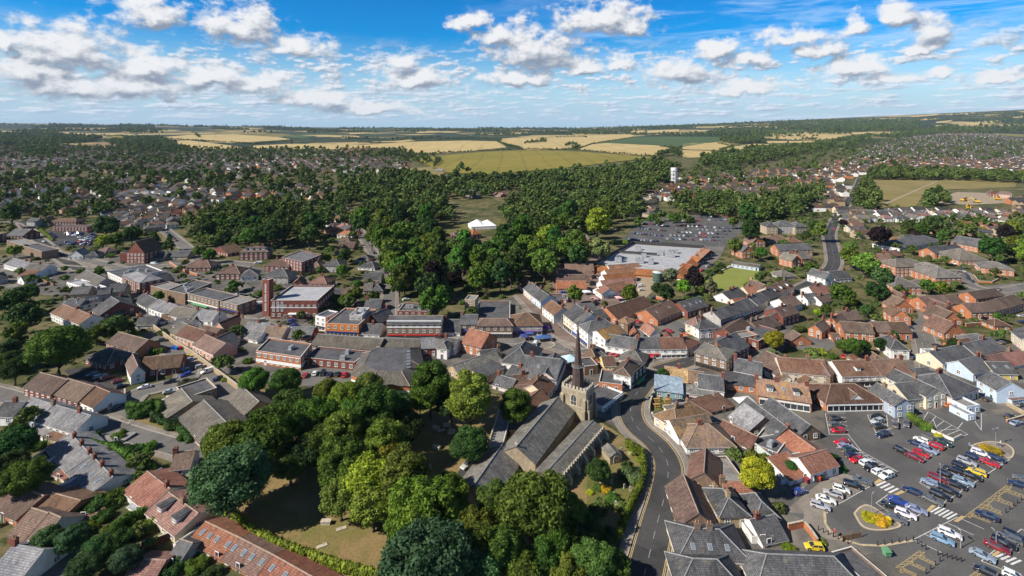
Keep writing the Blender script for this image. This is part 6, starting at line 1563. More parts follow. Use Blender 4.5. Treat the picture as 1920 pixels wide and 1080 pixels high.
FARQ.sort(key=lambda a: a[0]); NC = max(0, 303 - len(CARS))
for (y, x, an_, col, where) in FARQ[:NC]: car(x, y, an_, col, None, False, where, .09)
bm = bmesh.new(); CK = list(CARCOL)      # the farthest rows, past three hundred cars, as one mass
for (y, x, an_, col, where) in FARQ[NC:]:
    n0 = len(bm.faces); bm.from_mesh(FARCAR['hatchback']); bm.faces.ensure_lookup_table(); M_ = Matrix.Translation((x, y, .07)) @ Matrix.Rotation(an_, 4, 'Z') @ Matrix.Diagonal((.8, .8, .76, 1)); vv = set()
    for f in bm.faces[n0:]:
        if f.material_index == 0: f.material_index = 5 + CK.index(col)
        vv.update(f.verts)
    for v in vv: v.co = M_ @ v.co
me = D.meshes.new('distant_cars'); bm.to_mesh(me); bm.free()
for x in [PAINT, TYRE, GLASS, LAMPG, TAIL] + [simple('far_paint_' + c, CARCOL[c], .35, .03, spec=.5) for c in CK]: me.materials.append(x)
tag(link('distant_cars', me), 'farthest rows of small parked cars beyond the supermarket', 'cars', None, 'stuff')

# ---------------------------------------------------------------- trees
def leafmat(name, c, trans=0.25, var=0.35):
    m, t, b = newmat(name, 0.65, 0.12)
    pos = t.n('ShaderNodeNewGeometry').outputs['Position']; oi = t.n('ShaderNodeObjectInfo'); rnd = oi.outputs['Random']
    n_ = t.noise(pos, 0.55, 3, 0.6)
    f = t.m('ADD', t.ramp(n_, 0.3, 0.7, 1 - var, 1 + var), t.m('MULTIPLY', t.m('SUBTRACT', rnd, .5), .8))
    isl = t.n('ShaderNodeNewGeometry').outputs['Random Per Island']
    f = t.m('MULTIPLY', f, t.ramp(isl, 0, 1, .74, 1.26))
    a = t.mix(1.0, c or oi.outputs['Color'], grey3(t, f), 'MULTIPLY')
    hsv = t.n('ShaderNodeHueSaturation', ins={'Hue': t.m('ADD', .5, t.m('ADD', t.m('MULTIPLY', t.m('SUBTRACT', n_, .5), -.05), t.m('MULTIPLY', t.m('SUBTRACT', t.m('FRACT', t.m('MULTIPLY', rnd, 7.3)), .5), .035))), 'Color': a}).outputs[0]
    t.t.links.new(hsv, b.inputs['Base Color'])
    tr = t.n('ShaderNodeBsdfTranslucent', ins={0: t.mix(1.0, hsv, (1.1, 1.2, .5), 'MULTIPLY')})
    mx = t.n('ShaderNodeMixShader', ins={0: trans, 1: b.outputs[0], 2: tr.outputs[0]})
    out = [n for n in t.t.nodes if n.type == 'OUTPUT_MATERIAL'][0]; t.t.links.new(mx.outputs[0], out.inputs[0]); return m
LEAF = leafmat('leaf_mass', None); FARLEAF = leafmat('far_leaf_mass', (0.105, 0.152, 0.040), .2)
BARK = simple('bark', (0.10, 0.08, 0.06), .9, .3, 3)
def leaf_cards(cl_c, cl_r, n_per, size, rg, up=0.35, tilt=0.55):
    """cards on the outer side of every clump; arrays of quads (folded in two triangles)"""
    P_, N_ = [], []
    for c, r in zip(cl_c, cl_r):
        n = max(6, int(n_per * (r / cl_r.mean()) ** 2))
        d = rg.normal(size=(n, 3)); d[:, 2] += up; d /= np.linalg.norm(d, axis=1)[:, None]
        P_.append(c + d * r * rg.uniform(.72, 1.08, (n, 1))); N_.append(d)
    P_ = np.concatenate(P_); N_ = np.concatenate(N_)
    N_ = N_ + rg.normal(size=N_.shape) * tilt; N_ /= np.linalg.norm(N_, axis=1)[:, None]
    a = np.cross(N_, rg.normal(size=N_.shape)); a /= np.linalg.norm(a, axis=1)[:, None] + 1e-9; b_ = np.cross(N_, a)
    s = size * rg.uniform(.55, 1.25, (len(P_), 1)); s2 = s * rg.uniform(.5, .8, (len(P_), 1))
    bend = N_ * s * .25
    V = np.stack([P_ - a * s - bend, P_ - b_ * s2, P_ + a * s - bend, P_ + b_ * s2], 1).reshape(-1, 3)
    return V
def tree_proto(kind, n_cl, n_per, size, seed, core=True):
    """unit tree: crown about 1 in radius, base at z=0, height set by kind"""
    rg = np.random.default_rng(seed)
    cs, rs = [], []
    if kind == 'conifer':
        Ht = 3.4
        for i in range(n_cl):
            t = rg.uniform(0, 1) ** .8; z = .3 + t * (Ht - .4); rad = (1 - t) ** .85 * 1.0 + .05; a = rg.uniform(0, 2 * np.pi); q = rg.uniform(.45, .95)
            cs.append((rad * q * np.cos(a), rad * q * np.sin(a), z)); rs.append(.10 + .20 * (1 - t))
    elif kind == 'bush':
        Ht = 1.3
        for i in range(n_cl):
            a = rg.uniform(0, 2 * np.pi); q = rg.uniform(0, 1) ** .5 * .75; z = rg.uniform(.2, .8) * (1 - .5 * q)
            cs.append((q * np.cos(a), q * np.sin(a), z)); rs.append(rg.uniform(.22, .36))
    else:
        tall = {'round': 1.0, 'tall': 1.35, 'spread': .82}[kind]; Ht = .55 + 2 * tall; zc = .5 + tall
        lob = rg.normal(size=(7, 3)); lob /= np.linalg.norm(lob, axis=1)[:, None]
        for i in range(n_cl):
            while True:
                d = rg.normal(size=3); d /= np.linalg.norm(d)
                if d[2] > -.75: break
            q = rg.uniform(.62, 1.0) ** .7 if rg.uniform() < .85 else rg.uniform(.2, .6)
            k = .80 + .26 * max(0, (lob @ d).max() - .55) / .45
            r = rg.uniform(.17, .32)
            wz = 1.0 if d[2] > 0 else .85
            cs.append((d[0] * q * k * (1 - r * .6), d[1] * q * k * (1 - r * .6), zc + d[2] * q * k * tall * wz * (1 - r * .6))); rs.append(r)
    cs, rs = np.array(cs), np.array(rs)
    V = leaf_cards(cs, rs, n_per, size, rg); n = len(V) // 4
    verts = V; faces = np.arange(n * 4).reshape(-1, 4); tot_v = [verts]; tot_f = [faces]
    me = D.meshes.new('crown')
    quads = faces
    if core:     # leafy inner masses, so that no daylight shows through the middle of a clump
        bm = bmesh.new(); bmesh.ops.create_icosphere(bm, subdivisions=1, radius=1); iv = np.array([v.co[:] for v in bm.verts]); itf = np.array([[v.index for v in f.verts] for f in bm.faces]); bm.free()
        cv = (cs[:, None, :] + iv[None] * (rs[:, None, None] * .70 * rg.uniform(.8, 1.15, (len(cs), len(iv), 1)))).reshape(-1, 3)
        cf = (itf[None] + (np.arange(len(cs)) * len(iv))[:, None, None]).reshape(-1, 3) + n * 4
        verts = np.concatenate([verts, cv])
        li = np.concatenate([quads.ravel(), cf.ravel()]); lt = np.concatenate([np.full(n, 4), np.full(len(cf), 3)])
    else: li = quads.ravel(); lt = np.full(n, 4)
    me.vertices.add(len(verts)); me.vertices.foreach_set('co', verts.ravel().astype(np.float32))
    me.loops.add(len(li)); me.loops.foreach_set('vertex_index', li.astype(np.int32))
    me.polygons.add(len(lt)); ls = np.concatenate([[0], np.cumsum(lt)[:-1]]); me.polygons.foreach_set('loop_start', ls.astype(np.int32)); me.polygons.foreach_set('loop_total', lt.astype(np.int32))
    me.update(calc_edges=True); me.materials.append(LEAF)
    mb = MB(); zt = Ht * .75
    if kind != 'bush':
        mb.tube([(0, 0, -.05), (.02, .01, .25), (.0, .03, .6), (.02, 0, zt)], [.10, .075, .06, .015] if kind != 'conifer' else [.07, .06, .05, .01], 8)
        if kind != 'conifer':
            for k in range(7):
                a = k * 2.4 + seed; z = .45 + .1 * k; e = (.62 * math.cos(a), .62 * math.sin(a), z + .55 + .1 * (k % 3)); mb.tube([(0, 0, z), (e[0] * .5, e[1] * .5, z + .22), e], [.04, .028, .008], 6)
    else: mb.tube([(0, 0, -.05), (0, 0, .5)], [.05, .02], 6)
    return me, mb.mesh('trunk', [BARK]), Ht
NEARP = {'round': [tree_proto('round', 110, 165, .050, s) for s in (1, 2, 3)], 'tall': [tree_proto('tall', 115, 165, .050, s) for s in (4, 5)], 'spread': [tree_proto('spread', 120, 190, .042, s) for s in (6, 7)],
         'conifer': [tree_proto('conifer', 130, 60, .07, 8)], 'bush': [tree_proto('bush', 45, 110, .06, s) for s in (9, 10)]}
MIDP = {'round': [tree_proto('round', 60, 34, .11, s) for s in (21, 22, 23)], 'tall': [tree_proto('tall', 66, 34, .11, s) for s in (24, 25)], 'spread': [tree_proto('spread', 56, 34, .11, 26)],
        'conifer': [tree_proto('conifer', 70, 26, .11, 28)], 'bush': [tree_proto('bush', 28, 36, .11, 29)]}
TCOL = dict(green=(0.082, 0.148, 0.024), dark=(0.050, 0.098, 0.024), olive=(0.118, 0.172, 0.025), lime=(0.175, 0.235, 0.028), gold=(0.36, 0.37, 0.03), copper=(0.036, 0.020, 0.024), blue=(0.052, 0.105, 0.042), grey=(0.12, 0.145, 0.07), yellow=(0.50, 0.40, 0.03))
TWORD = dict(green='mid-green', dark='dark green', olive='olive green', lime='bright lime green', gold='golden yellow', copper='dark purple', blue='blue-green', grey='grey-green', yellow='bright yellow')
TREES_XY = []
def tree_at(x, y, r, kind, col, near, noun=None, z=0.0, sz=1.0):
    pr = random.choice((NEARP if near else MIDP)[kind]); c, tk, Ht = pr
    nm = {'conifer': 'conifer_tree', 'bush': 'shrub'}.get(kind, 'broadleaf_tree')
    if noun == 'yew': nm = 'yew_tree'
    o = empty(nm, (x, y, z), random.uniform(0, 6.28)); s = r
    cr = link('crown', c, o); cr.scale = (s, s, s * sz); jc = [v * random.uniform(.85, 1.18) for v in TCOL[col]]; cr.color = (*jc, 1)
    t_ = link('stem' if kind == 'bush' else 'trunk', tk, o); t_.scale = (s, s, s * sz)
    o['category'] = 'shrub' if kind == 'bush' else 'tree'
    big_ = 'broad' if r > 5 else ('small' if r < 2.2 else 'mid-sized')
    sh = {'conifer': 'conical', 'bush': 'rounded', 'tall': 'tall', 'spread': 'spreading', 'round': 'round-headed'}[kind]
    qx, qy = P((x, y, z + r * Ht * .55)); THINGS.append((o, qx, qy, f'{big_} {sh} {TWORD[col]}', noun or ('shrub' if kind == 'bush' else 'tree'), 't'))
    TREES_XY.append((x, y, r)); return o
KZ = {'round': 1.5, 'tall': 1.85, 'spread': 1.3, 'conifer': 1.6, 'bush': .6}
def tree(T, x, y, r, kind='round', col='green', noun=None, sz=0.9):
    """crown centre and crown radius in tile pixels"""
    sz = .78 if T == 'Z' else sz; s = TILE[T][2]; a, c = px(T, x, y); rp = r / s; Y = H * F / (c - HY)
    for _ in range(12):
        rm = rp * Y / F; Y = (H - KZ[kind] * rm * sz) * F / (c - HY)
    return tree_at((a - CX) / F * Y, Y, rm, kind, col, Y < 190, noun, 0, sz)
for a in [  # churchyard and foreground
    ('Z', 432, 893, 80, 'spread', 'blue'), ('Z', 505, 812, 62, 'round', 'green'), ('Z', 425, 828, 48, 'round', 'olive'), ('Z', 592, 782, 50, 'round', 'green'), ('Z', 655, 790, 48, 'round', 'green'), ('Z', 700, 770, 48, 'tall', 'green'),
    ('Z', 740, 765, 36, 'round', 'dark'), ('Z', 650, 740, 34, 'round', 'olive'), ('Z', 612, 735, 28, 'round', 'olive'), ('Z', 575, 845, 40, 'round', 'dark'),
    ('Z', 640, 870, 50, 'tall', 'olive'), ('Z', 720, 830, 42, 'tall', 'olive'), ('Z', 640, 925, 44, 'round', 'olive'), ('Z', 688, 895, 56, 'round', 'lime'), ('Z', 760, 895, 52, 'tall', 'olive'), ('Z', 700, 945, 44, 'round', 'olive'),
    ('Z', 790, 955, 66, 'round', 'olive'), ('Z', 765, 985, 42, 'round', 'olive'), ('Z', 895, 995, 48, 'round', 'olive'), ('Z', 840, 925, 40, 'round', 'olive'), ('Z', 800, 1050, 92, 'spread', 'blue'), ('Z', 890, 1075, 60, 'spread', 'blue'),
    ('Z', 1000, 945, 72, 'round', 'green'), ('Z', 945, 1035, 46, 'tall', 'olive'), ('Z', 1040, 1010, 50, 'round', 'green'), ('Z', 980, 1075, 46, 'round', 'olive'), ('Z', 1110, 1050, 44, 'round', 'green'), ('Z', 1060, 1080, 40, 'round', 'olive'),
    ('Z', 545, 760, 36, 'round', 'green'), ('Z', 600, 830, 44, 'round', 'green'), ('Z', 545, 870, 34, 'round', 'dark'), ('Z', 690, 725, 30, 'round', 'green'), ('Z', 760, 800, 34, 'round', 'dark'), ('Z', 640, 815, 42, 'tall', 'olive'), ('Z', 730, 870, 44, 'round', 'lime'), ('Z', 840, 985, 44, 'round', 'olive'),
    ('Z', 930, 935, 40, 'round', 'green'), ('Z', 1060, 960, 44, 'round', 'green'), ('Z', 900, 1035, 44, 'tall', 'olive'), ('Z', 1020, 1050, 44, 'round', 'green'), ('Z', 1085, 1015, 34, 'round', 'dark'), ('Z', 1150, 1060, 34, 'round', 'green'), ('Z', 1105, 985, 26, 'round', 'dark'), ('Z', 1140, 1000, 20, 'bush', 'dark'), ('Z', 1120, 950, 20, 'bush', 'dark'), ('Z', 1150, 930, 16, 'bush', 'green'),
    ('Z', 478, 712, 28, 'round', 'green'), ('Z', 536, 712, 30, 'round', 'green'), ('Z', 808, 722, 44, 'tall', 'green'), ('Z', 788, 748, 30, 'round', 'green'), ('Z', 882, 745, 46, 'tall', 'olive'), ('Z', 845, 760, 28, 'round', 'dark'), ('Z', 965, 762, 32, 'tall', 'olive'),
    ('Z', 880, 835, 40, 'spread', 'dark', 'yew'), ('Z', 1122, 882, 25, 'round', 'dark', 'yew'), ('Z', 1185, 885, 28, 'bush', 'grey'), ('Z', 1190, 843, 14, 'bush', 'lime'), ('Z', 1122, 912, 11, 'bush', 'green'), ('Z', 1136, 916, 12, 'bush', 'yellow'), ('Z', 1106, 922, 8, 'bush', 'gold'), ('Z', 1200, 860, 9, 'bush', 'lime'),
    ('Z', 1418, 888, 34, 'round', 'gold'), ('Z', 1452, 637, 19, 'round', 'gold'), ('Z', 1242, 700, 11, 'round', 'dark'), ('Z', 1420, 858, 26, 'bush', 'lime'),
    ('Z', 110, 648, 52, 'round', 'green'), ('Z', 180, 624, 19, 'round', 'green'), ('Z', 215, 610, 24, 'round', 'dark'), ('Z', 48, 590, 30, 'round', 'dark'), ('Z', 20, 566, 26, 'round', 'dark'), ('Z', 28, 690, 28, 'round', 'dark'), ('Z', 18, 672, 20, 'round', 'dark'), ('Z', 60, 670, 18, 'round', 'dark'), ('Z', 30, 620, 20, 'round', 'green'), ('Z', 20, 650, 18, 'round', 'blue'), ('Z', 72, 708, 14, 'round', 'green'),
    ('Z', 28, 830, 40, 'round', 'dark'), ('Z', 45, 895, 42, 'round', 'green'), ('Z', 20, 870, 30, 'round', 'dark'), ('Z', 190, 1030, 34, 'spread', 'blue'), ('Z', 140, 1010, 30, 'round', 'blue'), ('Z', 225, 1015, 30, 'round', 'dark'), ('Z', 90, 1010, 28, 'round', 'blue'), ('Z', 240, 1045, 30, 'spread', 'blue'), ('Z', 160, 1060, 34, 'spread', 'blue'),
    ('Z', 180, 940, 30, 'bush', 'dark'), ('Z', 220, 925, 24, 'bush', 'green'), ('Z', 140, 955, 22, 'bush', 'green'), ('Z', 225, 812, 16, 'bush', 'green'), ('Z', 250, 840, 20, 'bush', 'dark'), ('Z', 275, 835, 18, 'bush', 'green'), ('Z', 210, 838, 22, 'bush', 'dark'), ('Z', 185, 835, 18, 'bush', 'green'), ('Z', 345, 815, 15, 'bush', 'green'), ('Z', 325, 795, 16, 'bush', 'dark'), ('Z', 295, 780, 14, 'bush', 'dark'), ('Z', 262, 768, 22, 'bush', 'dark'), ('Z', 352, 716, 18, 'bush', 'grey'), ('Z', 382, 727, 11, 'bush', 'dark'),
    ('Z', 215, 855, 14, 'bush', 'grey'), ('Z', 240, 865, 15, 'bush', 'lime'), ('Z', 262, 880, 14, 'bush', 'grey'), ('Z', 235, 880, 16, 'bush', 'green'), ('Z', 205, 870, 12, 'bush', 'lime'), ('Z', 290, 900, 14, 'bush', 'olive'), ('Z', 190, 965, 20, 'bush', 'dark'), ('Z', 170, 985, 16, 'bush', 'lime'), ('Z', 235, 975, 20, 'bush', 'green'), ('Z', 275, 985, 20, 'bush', 'lime'), ('Z', 320, 1060, 24, 'bush', 'dark'), ('Z', 370, 1055, 22, 'bush', 'green'), ('Z', 400, 1070, 20, 'bush', 'dark'), ('Z', 20, 1035, 10, 'bush', 'lime'),
    ('A0', 1190, 615, 45, 'round', 'olive'), ('A0', 745, 440, 36, 'round', 'dark'), ('A0', 110, 275, 46, 'round', 'olive'), ('A0', 1750, 535, 46, 'round', 'green'), ('A0', 1165, 200, 40, 'conifer', 'dark'), ('A0', 800, 90, 90, 'round', 'dark'), ('A0', 770, 210, 60, 'round', 'lime'), ('A0', 870, 190, 60, 'round', 'green'), ('A0', 990, 150, 70, 'round', 'dark'), ('A0', 1270, 220, 44, 'conifer', 'dark'), ('A0', 1500, 280, 50, 'round', 'green'), ('A0', 1570, 310, 50, 'round', 'green'), ('A0', 90, 0, 70, 'tall', 'dark'), ('A0', 150, 600, 60, 'round', 'dark'), ('A0', 60, 640, 60, 'round', 'green'), ('A0', 230, 590, 60, 'round', 'dark'), ('A0', 860, 830, 70, 'round', 'green'), ('A0', 960, 850, 50, 'round', 'dark'), ('A0', 820, 900, 50, 'round', 'green'), ('A0', 970, 930, 40, 'bush', 'green'), ('A0', 830, 365, 22, 'bush', 'green'),
    ('A1', 640, 430, 55, 'round', 'green'), ('A1', 740, 600, 60, 'round', 'olive'), ('A1', 890, 615, 42, 'round', 'green'), ('A1', 690, 640, 50, 'round', 'olive'), ('A1', 590, 640, 40, 'round', 'dark'), ('A1', 755, 530, 36, 'round', 'green'), ('A1', 670, 310, 55, 'round', 'dark'), ('A1', 400, 160, 85, 'round', 'dark'), ('A1', 430, 60, 90, 'round', 'dark'), ('A1', 200, 150, 40, 'round', 'green'), ('A1', 130, 110, 80, 'round', 'dark'), ('A1', 60, 150, 70, 'round', 'dark'), ('A1', 510, 220, 32, 'round', 'grey'), ('A1', 235, 235, 24, 'conifer', 'blue'), ('A1', 1560, 760, 34, 'round', 'olive'), ('A1', 1330, 640, 120, 'round', 'green'), ('A1', 1030, 500, 62, 'round', 'olive'), ('A1', 660, 650, 50, 'round', 'olive'), ('A1', 450, 595, 30, 'round', 'copper'), ('A1', 540, 600, 36, 'bush', 'green'), ('A1', 500, 310, 60, 'bush', 'olive'), ('A1', 600, 330, 40, 'bush', 'lime'),
    ('A2', 470, 600, 72, 'round', 'olive'), ('A2', 880, 600, 74, 'round', 'olive'), ('A2', 695, 680, 28, 'round', 'olive'), ('A2', 1190, 460, 66, 'round', 'grey'), ('A2', 1090, 560, 50, 'round', 'dark'), ('A2', 1160, 590, 70, 'round', 'dark'), ('A2', 1290, 545, 62, 'round', 'lime'), ('A2', 1370, 490, 78, 'round', 'copper'), ('A2', 1415, 575, 32, 'round', 'green'), ('A2', 1490, 550, 50, 'conifer', 'grey'), ('A2', 1340, 640, 70, 'bush', 'green'), ('A2', 1775, 530, 38, 'bush', 'dark'), ('A2', 1860, 475, 40, 'round', 'dark'), ('A2', 1670, 240, 60, 'round', 'olive'), ('A2', 1790, 130, 70, 'tall', 'dark'), ('A2', 1870, 290, 44, 'round', 'green'), ('A2', 850, 215, 24, 'round', 'lime'), ('A2', 1660, 60, 44, 'round', 'green'), ('A2', 1335, 50, 34, 'round', 'green'), ('A2', 1230, 35, 46, 'round', 'green'), ('A2', 1040, 40, 36, 'round', 'green'), ('A2', 640, 70, 100, 'tall', 'lime'), ('A2', 265, 160, 90, 'round', 'lime'), ('A2', 240, 370, 110, 'round', 'green'), ('A2', 490, 310, 90, 'round', 'dark'), ('A2', 660, 260, 90, 'round', 'grey'), ('A2', 580, 260, 60, 'round', 'dark'), ('A2', 350, 780, 36, 'bush', 'green'), ('A2', 770, 215, 30, 'round', 'dark'), ('A2', 1560, 390, 40, 'bush', 'dark'), ('A2', 1480, 430, 34, 'bush', 'dark'), ('A2', 940, 790, 20, 'bush', 'lime'),
    ('A3', 720, 370, 100, 'spread', 'olive'), ('A3', 620, 320, 80, 'round', 'olive'), ('A3', 860, 470, 80, 'round', 'dark'), ('A3', 830, 580, 80, 'round', 'dark'), ('A3', 560, 600, 90, 'round', 'green'), ('A3', 840, 160, 86, 'round', 'copper'), ('A3', 1200, 540, 60, 'round', 'green'), ('A3', 1300, 560, 60, 'round', 'lime'), ('A3', 330, 400, 50, 'round', 'green'), ('A3', 390, 130, 55, 'tall', 'olive'), ('A3', 340, 80, 40, 'round', 'dark'), ('A3', 565, 70, 34, 'round', 'copper'), ('A3', 620, 230, 50, 'bush', 'green'), ('A3', 1680, 250, 90, 'round', 'dark'), ('A3', 1850, 280, 60, 'round', 'dark'), ('A3', 1060, 90, 60, 'round', 'dark'), ('A3', 1160, 110, 60, 'round', 'green'), ('A3', 1230, 70, 70, 'round', 'dark'), ('A3', 1310, 170, 46, 'round', 'green'), ('A3', 1225, 250, 24, 'conifer', 'lime'), ('A3', 1285, 230, 22, 'conifer', 'green'), ('A3', 90, 220, 24, 'round', 'dark'), ('A3', 290, 160, 36, 'round', 'dark'), ('A3', 40, 440, 30, 'bush', 'gold'), ('A3', 60, 930, 60, 'round', 'gold'), ('A3', 430, 720, 46, 'round', 'olive'), ('A3', 370, 740, 30, 'round', 'gold'), ('A3', 740, 720, 50, 'round', 'dark'), ('A3', 640, 1000, 70, 'round', 'green'), ('A3', 720, 990, 50, 'round', 'dark'), ('A3', 560, 990, 50, 'round', 'green'), ('A3', 850, 980, 50, 'round', 'dark'), ('A3', 940, 920, 46, 'round', 'green'), ('A3', 900, 1010, 40, 'bush', 'green'), ('A3', 400, 1030, 50, 'bush', 'lime'), ('A3', 480, 1060, 40, 'bush', 'green'), ('A3', 1635, 800, 32, 'round', 'copper'), ('A3', 1722, 770, 32, 'round', 'green'), ('A3', 1400, 980, 50, 'round', 'dark'), ('A3', 1350, 1000, 34, 'bush', 'dark'), ('A3', 1285, 950, 14, 'bush', 'green'), ('A3', 850, 800, 34, 'bush', 'dark'), ('A3', 1450, 90, 90, 'bush', 'olive'), ('A3', 1560, 110, 70, 'bush', 'olive'), ('A3', 600, 650, 60, 'round', 'green'),
    ('B3', 1140, 775, 42, 'bush', 'green'), ('B3', 1180, 800, 40, 'bush', 'green'), ('B3', 1095, 735, 34, 'bush', 'green'), ('B3', 1280, 860, 30, 'bush', 'yellow'), ('B3', 1645, 955, 48, 'bush', 'yellow'), ('B3', 1700, 972, 52, 'bush', 'yellow'), ('B3', 480, 1015, 50, 'bush', 'dark'), ('B3', 1880, 560, 40, 'bush', 'olive'),
    ('C3', 765, 628, 62, 'bush', 'yellow'), ('C3', 832, 648, 66, 'bush', 'yellow'), ('C3', 882, 660, 44, 'bush', 'yellow'), ('C3', 170, 255, 46, 'round', 'dark'), ('C3', 550, 270, 40, 'bush', 'dark'), ('C3', 140, 850, 44, 'bush', 'lime'), ('C3', 60, 945, 60, 'bush', 'green'), ('C3', 400, 820, 40, 'bush', 'lime'), ('C3', 190, 880, 40, 'bush', 'lime'), ('C3', 20, 190, 40, 'bush', 'lime'),
    ('B0', 1700, 430, 40, 'bush', 'olive'), ('B0', 590, 680, 24, 'bush', 'green'), ('B0', 1640, 640, 34, 'bush', 'grey'), ('B0', 1860, 300, 40, 'bush', 'green'), ('B0', 690, 860, 60, 'bush', 'dark'), ('B0', 850, 600, 34, 'bush', 'olive'), ('B0', 80, 860, 70, 'bush', 'olive'), ('B0', 280, 930, 60, 'bush', 'green'), ('B0', 170, 800, 40, 'bush', 'olive'), ('B0', 1030, 160, 44, 'bush', 'green'),
]: tree(*a)

def inside(p, poly):
    x, y = p; r = False; n = len(poly)
    for i in range(n):
        x1, y1 = poly[i]; x2, y2 = poly[(i + 1) % n]
        if (y1 > y) != (y2 > y) and x < (x2 - x1) * (y - y1) / (y2 - y1) + x1: r = not r
    return r
FT = np.array([(f[0].x + (Matrix.Rotation(f[1], 3, 'Z') @ ((f[2][0] + f[2][2]) / 2)).x, f[0].y + (Matrix.Rotation(f[1], 3, 'Z') @ ((f[2][0] + f[2][2]) / 2)).y, max((f[2][2] - f[2][0]).length / 2, 3)) for f in FOOT])
def free(x, y, r, k=.75):
    if len(FT) and (np.hypot(FT[:, 0] - x, FT[:, 1] - y) < FT[:, 2] * .8 + r * k).any(): return False
    return True
def scatter(T, poly, gap, jitter=.45):
    """jittered grid over the ground seen inside a pixel polygon"""
    pp = [px(T, *p) for p in poly]; W_ = [U(*p) for p in pp]
    x0, x1 = min(v.x for v in W_), max(v.x for v in W_); y0, y1 = min(v.y for v in W_), max(v.y for v in W_); out = []
    nx, ny = int((x1 - x0) / gap) + 1, int((y1 - y0) / gap) + 1
    X, Y_ = np.meshgrid(np.arange(nx), np.arange(ny)); X = x0 + (X + rng.uniform(-jitter, jitter, X.shape) + .5 * (Y_ % 2)) * gap; Y_ = y0 + (Y_ + rng.uniform(-jitter, jitter, Y_.shape)) * gap
    X, Y_ = X.ravel(), Y_.ravel(); Z_ = terrain(X, Y_); qx = CX + F * X / Y_; qy = HY + F * (H - Z_) / Y_
    ok = np.zeros(len(X), bool); n = len(pp)
    for i in range(n):
        (a1, b1), (a2, b2) = pp[i], pp[(i + 1) % n]
        if b1 == b2: continue
        cnd = ((b1 > qy) != (b2 > qy)) & (qx < (a2 - a1) * (qy - b1) / (b2 - b1) + a1); ok ^= cnd
    return np.stack([X[ok], Y_[ok], Z_[ok]], 1)
# woods and tree belts of the middle distance: polygon, spacing, crown radius, colours
ZONES = [
    ('Z', [(655, 420), (690, 395), (760, 372), (830, 385), (860, 420), (800, 430), (830, 470), (930, 470), (950, 440), (1010, 425), (1110, 405), (1145, 430), (1090, 480), (1040, 505), (975, 535), (880, 575), (800, 590), (745, 565), (715, 500), (680, 450)], 9.5, 5.6, ('green', 'dark', 'olive', 'dark', 'green')),
    ('Z', [(940, 400), (1000, 360), (1100, 355), (1210, 370), (1200, 410), (1130, 425), (1000, 430), (950, 425)], 10, 5.4, ('dark', 'green', 'dark')),
    ('Z', [(560, 395), (640, 380), (650, 420), (600, 440), (570, 470), (540, 440)], 9, 5, ('dark', 'green')),
    ('Z', [(340, 435), (420, 395), (540, 385), (560, 420), (540, 465), (440, 475), (370, 462)], 9, 5.4, ('dark', 'dark', 'green')),
    ('Z', [(1250, 380), (1370, 370), (1430, 385), (1480, 410), (1400, 430), (1380, 415), (1250, 400)], 10, 5.4, ('dark', 'green', 'dark')),
    ('Z', [(1420, 385), (1480, 360), (1545, 355), (1545, 385), (1500, 410), (1440, 415)], 10, 5, ('green', 'dark', 'olive')),
    ('Z', [(1600, 395), (1620, 340), (1630, 345), (1650, 385), (1650, 398)], 8, 5, ('olive', 'green')),
    ('Z', [(1630, 335), (1640, 322), (1920, 332), (1930, 345), (1780, 338), (1640, 338)], 9, 5.5, ('green', 'olive', 'green')),
    ('Z', [(1730, 395), (1740, 372), (1770, 365), (1780, 385)], 8, 5, ('dark', 'green')),
    ('Z', [(1600, 470), (1740, 420), (1860, 420), (1840, 450), (1700, 450)], 11, 4, ('green', 'olive', 'dark')),
    ('Z', [(1870, 480), (1900, 420), (1950, 440), (1950, 520)], 8, 4.6, ('green', 'olive')),
    ('Z', [(-40, 420), (100, 380), (250, 400), (200, 412), (60, 415)], 13, 4.5, ('dark', 'green')),
    ('Z', [(1180, 425), (1240, 415), (1300, 410), (1300, 418), (1200, 432)], 10, 4, ('green', 'olive')),
]
cand = []
for T, poly, gap, r, cols in ZONES:
    for (x, y, z) in scatter(T, poly, gap):
        if free(x, y, r, .5): cand.append((r * random.uniform(.7, 1.2), x, y, z, random.choice(cols)))
have = [t for t in TREES_XY]
cand = [c for c in cand if all((c[1] - a) ** 2 + (c[2] - b_) ** 2 > (.6 * (c[0] + r_)) ** 2 for a, b_, r_ in have)]
MANOR = [(825, 425), (925, 418), (925, 468), (900, 480), (835, 482)]
cand = [c for c in cand if not inside(P((c[1], c[2], 0)), MANOR)]
cand.sort(key=lambda c: -c[0] / c[2])
NT_IND = max(0, 318 - sum(1 for t in THINGS if t[5] == 't' and not t[4].startswith('shrub')))
for (r, x, y, z, col) in cand[:NT_IND]: tree_at(x, y, r, random.choice(['round', 'round', 'tall', 'spread']), 'copper' if random.random() < .03 else col, False, None, z, 1.0)
STUFF_T = [(x, y, z, r) for (r, x, y, z, c) in cand[NT_IND:]]

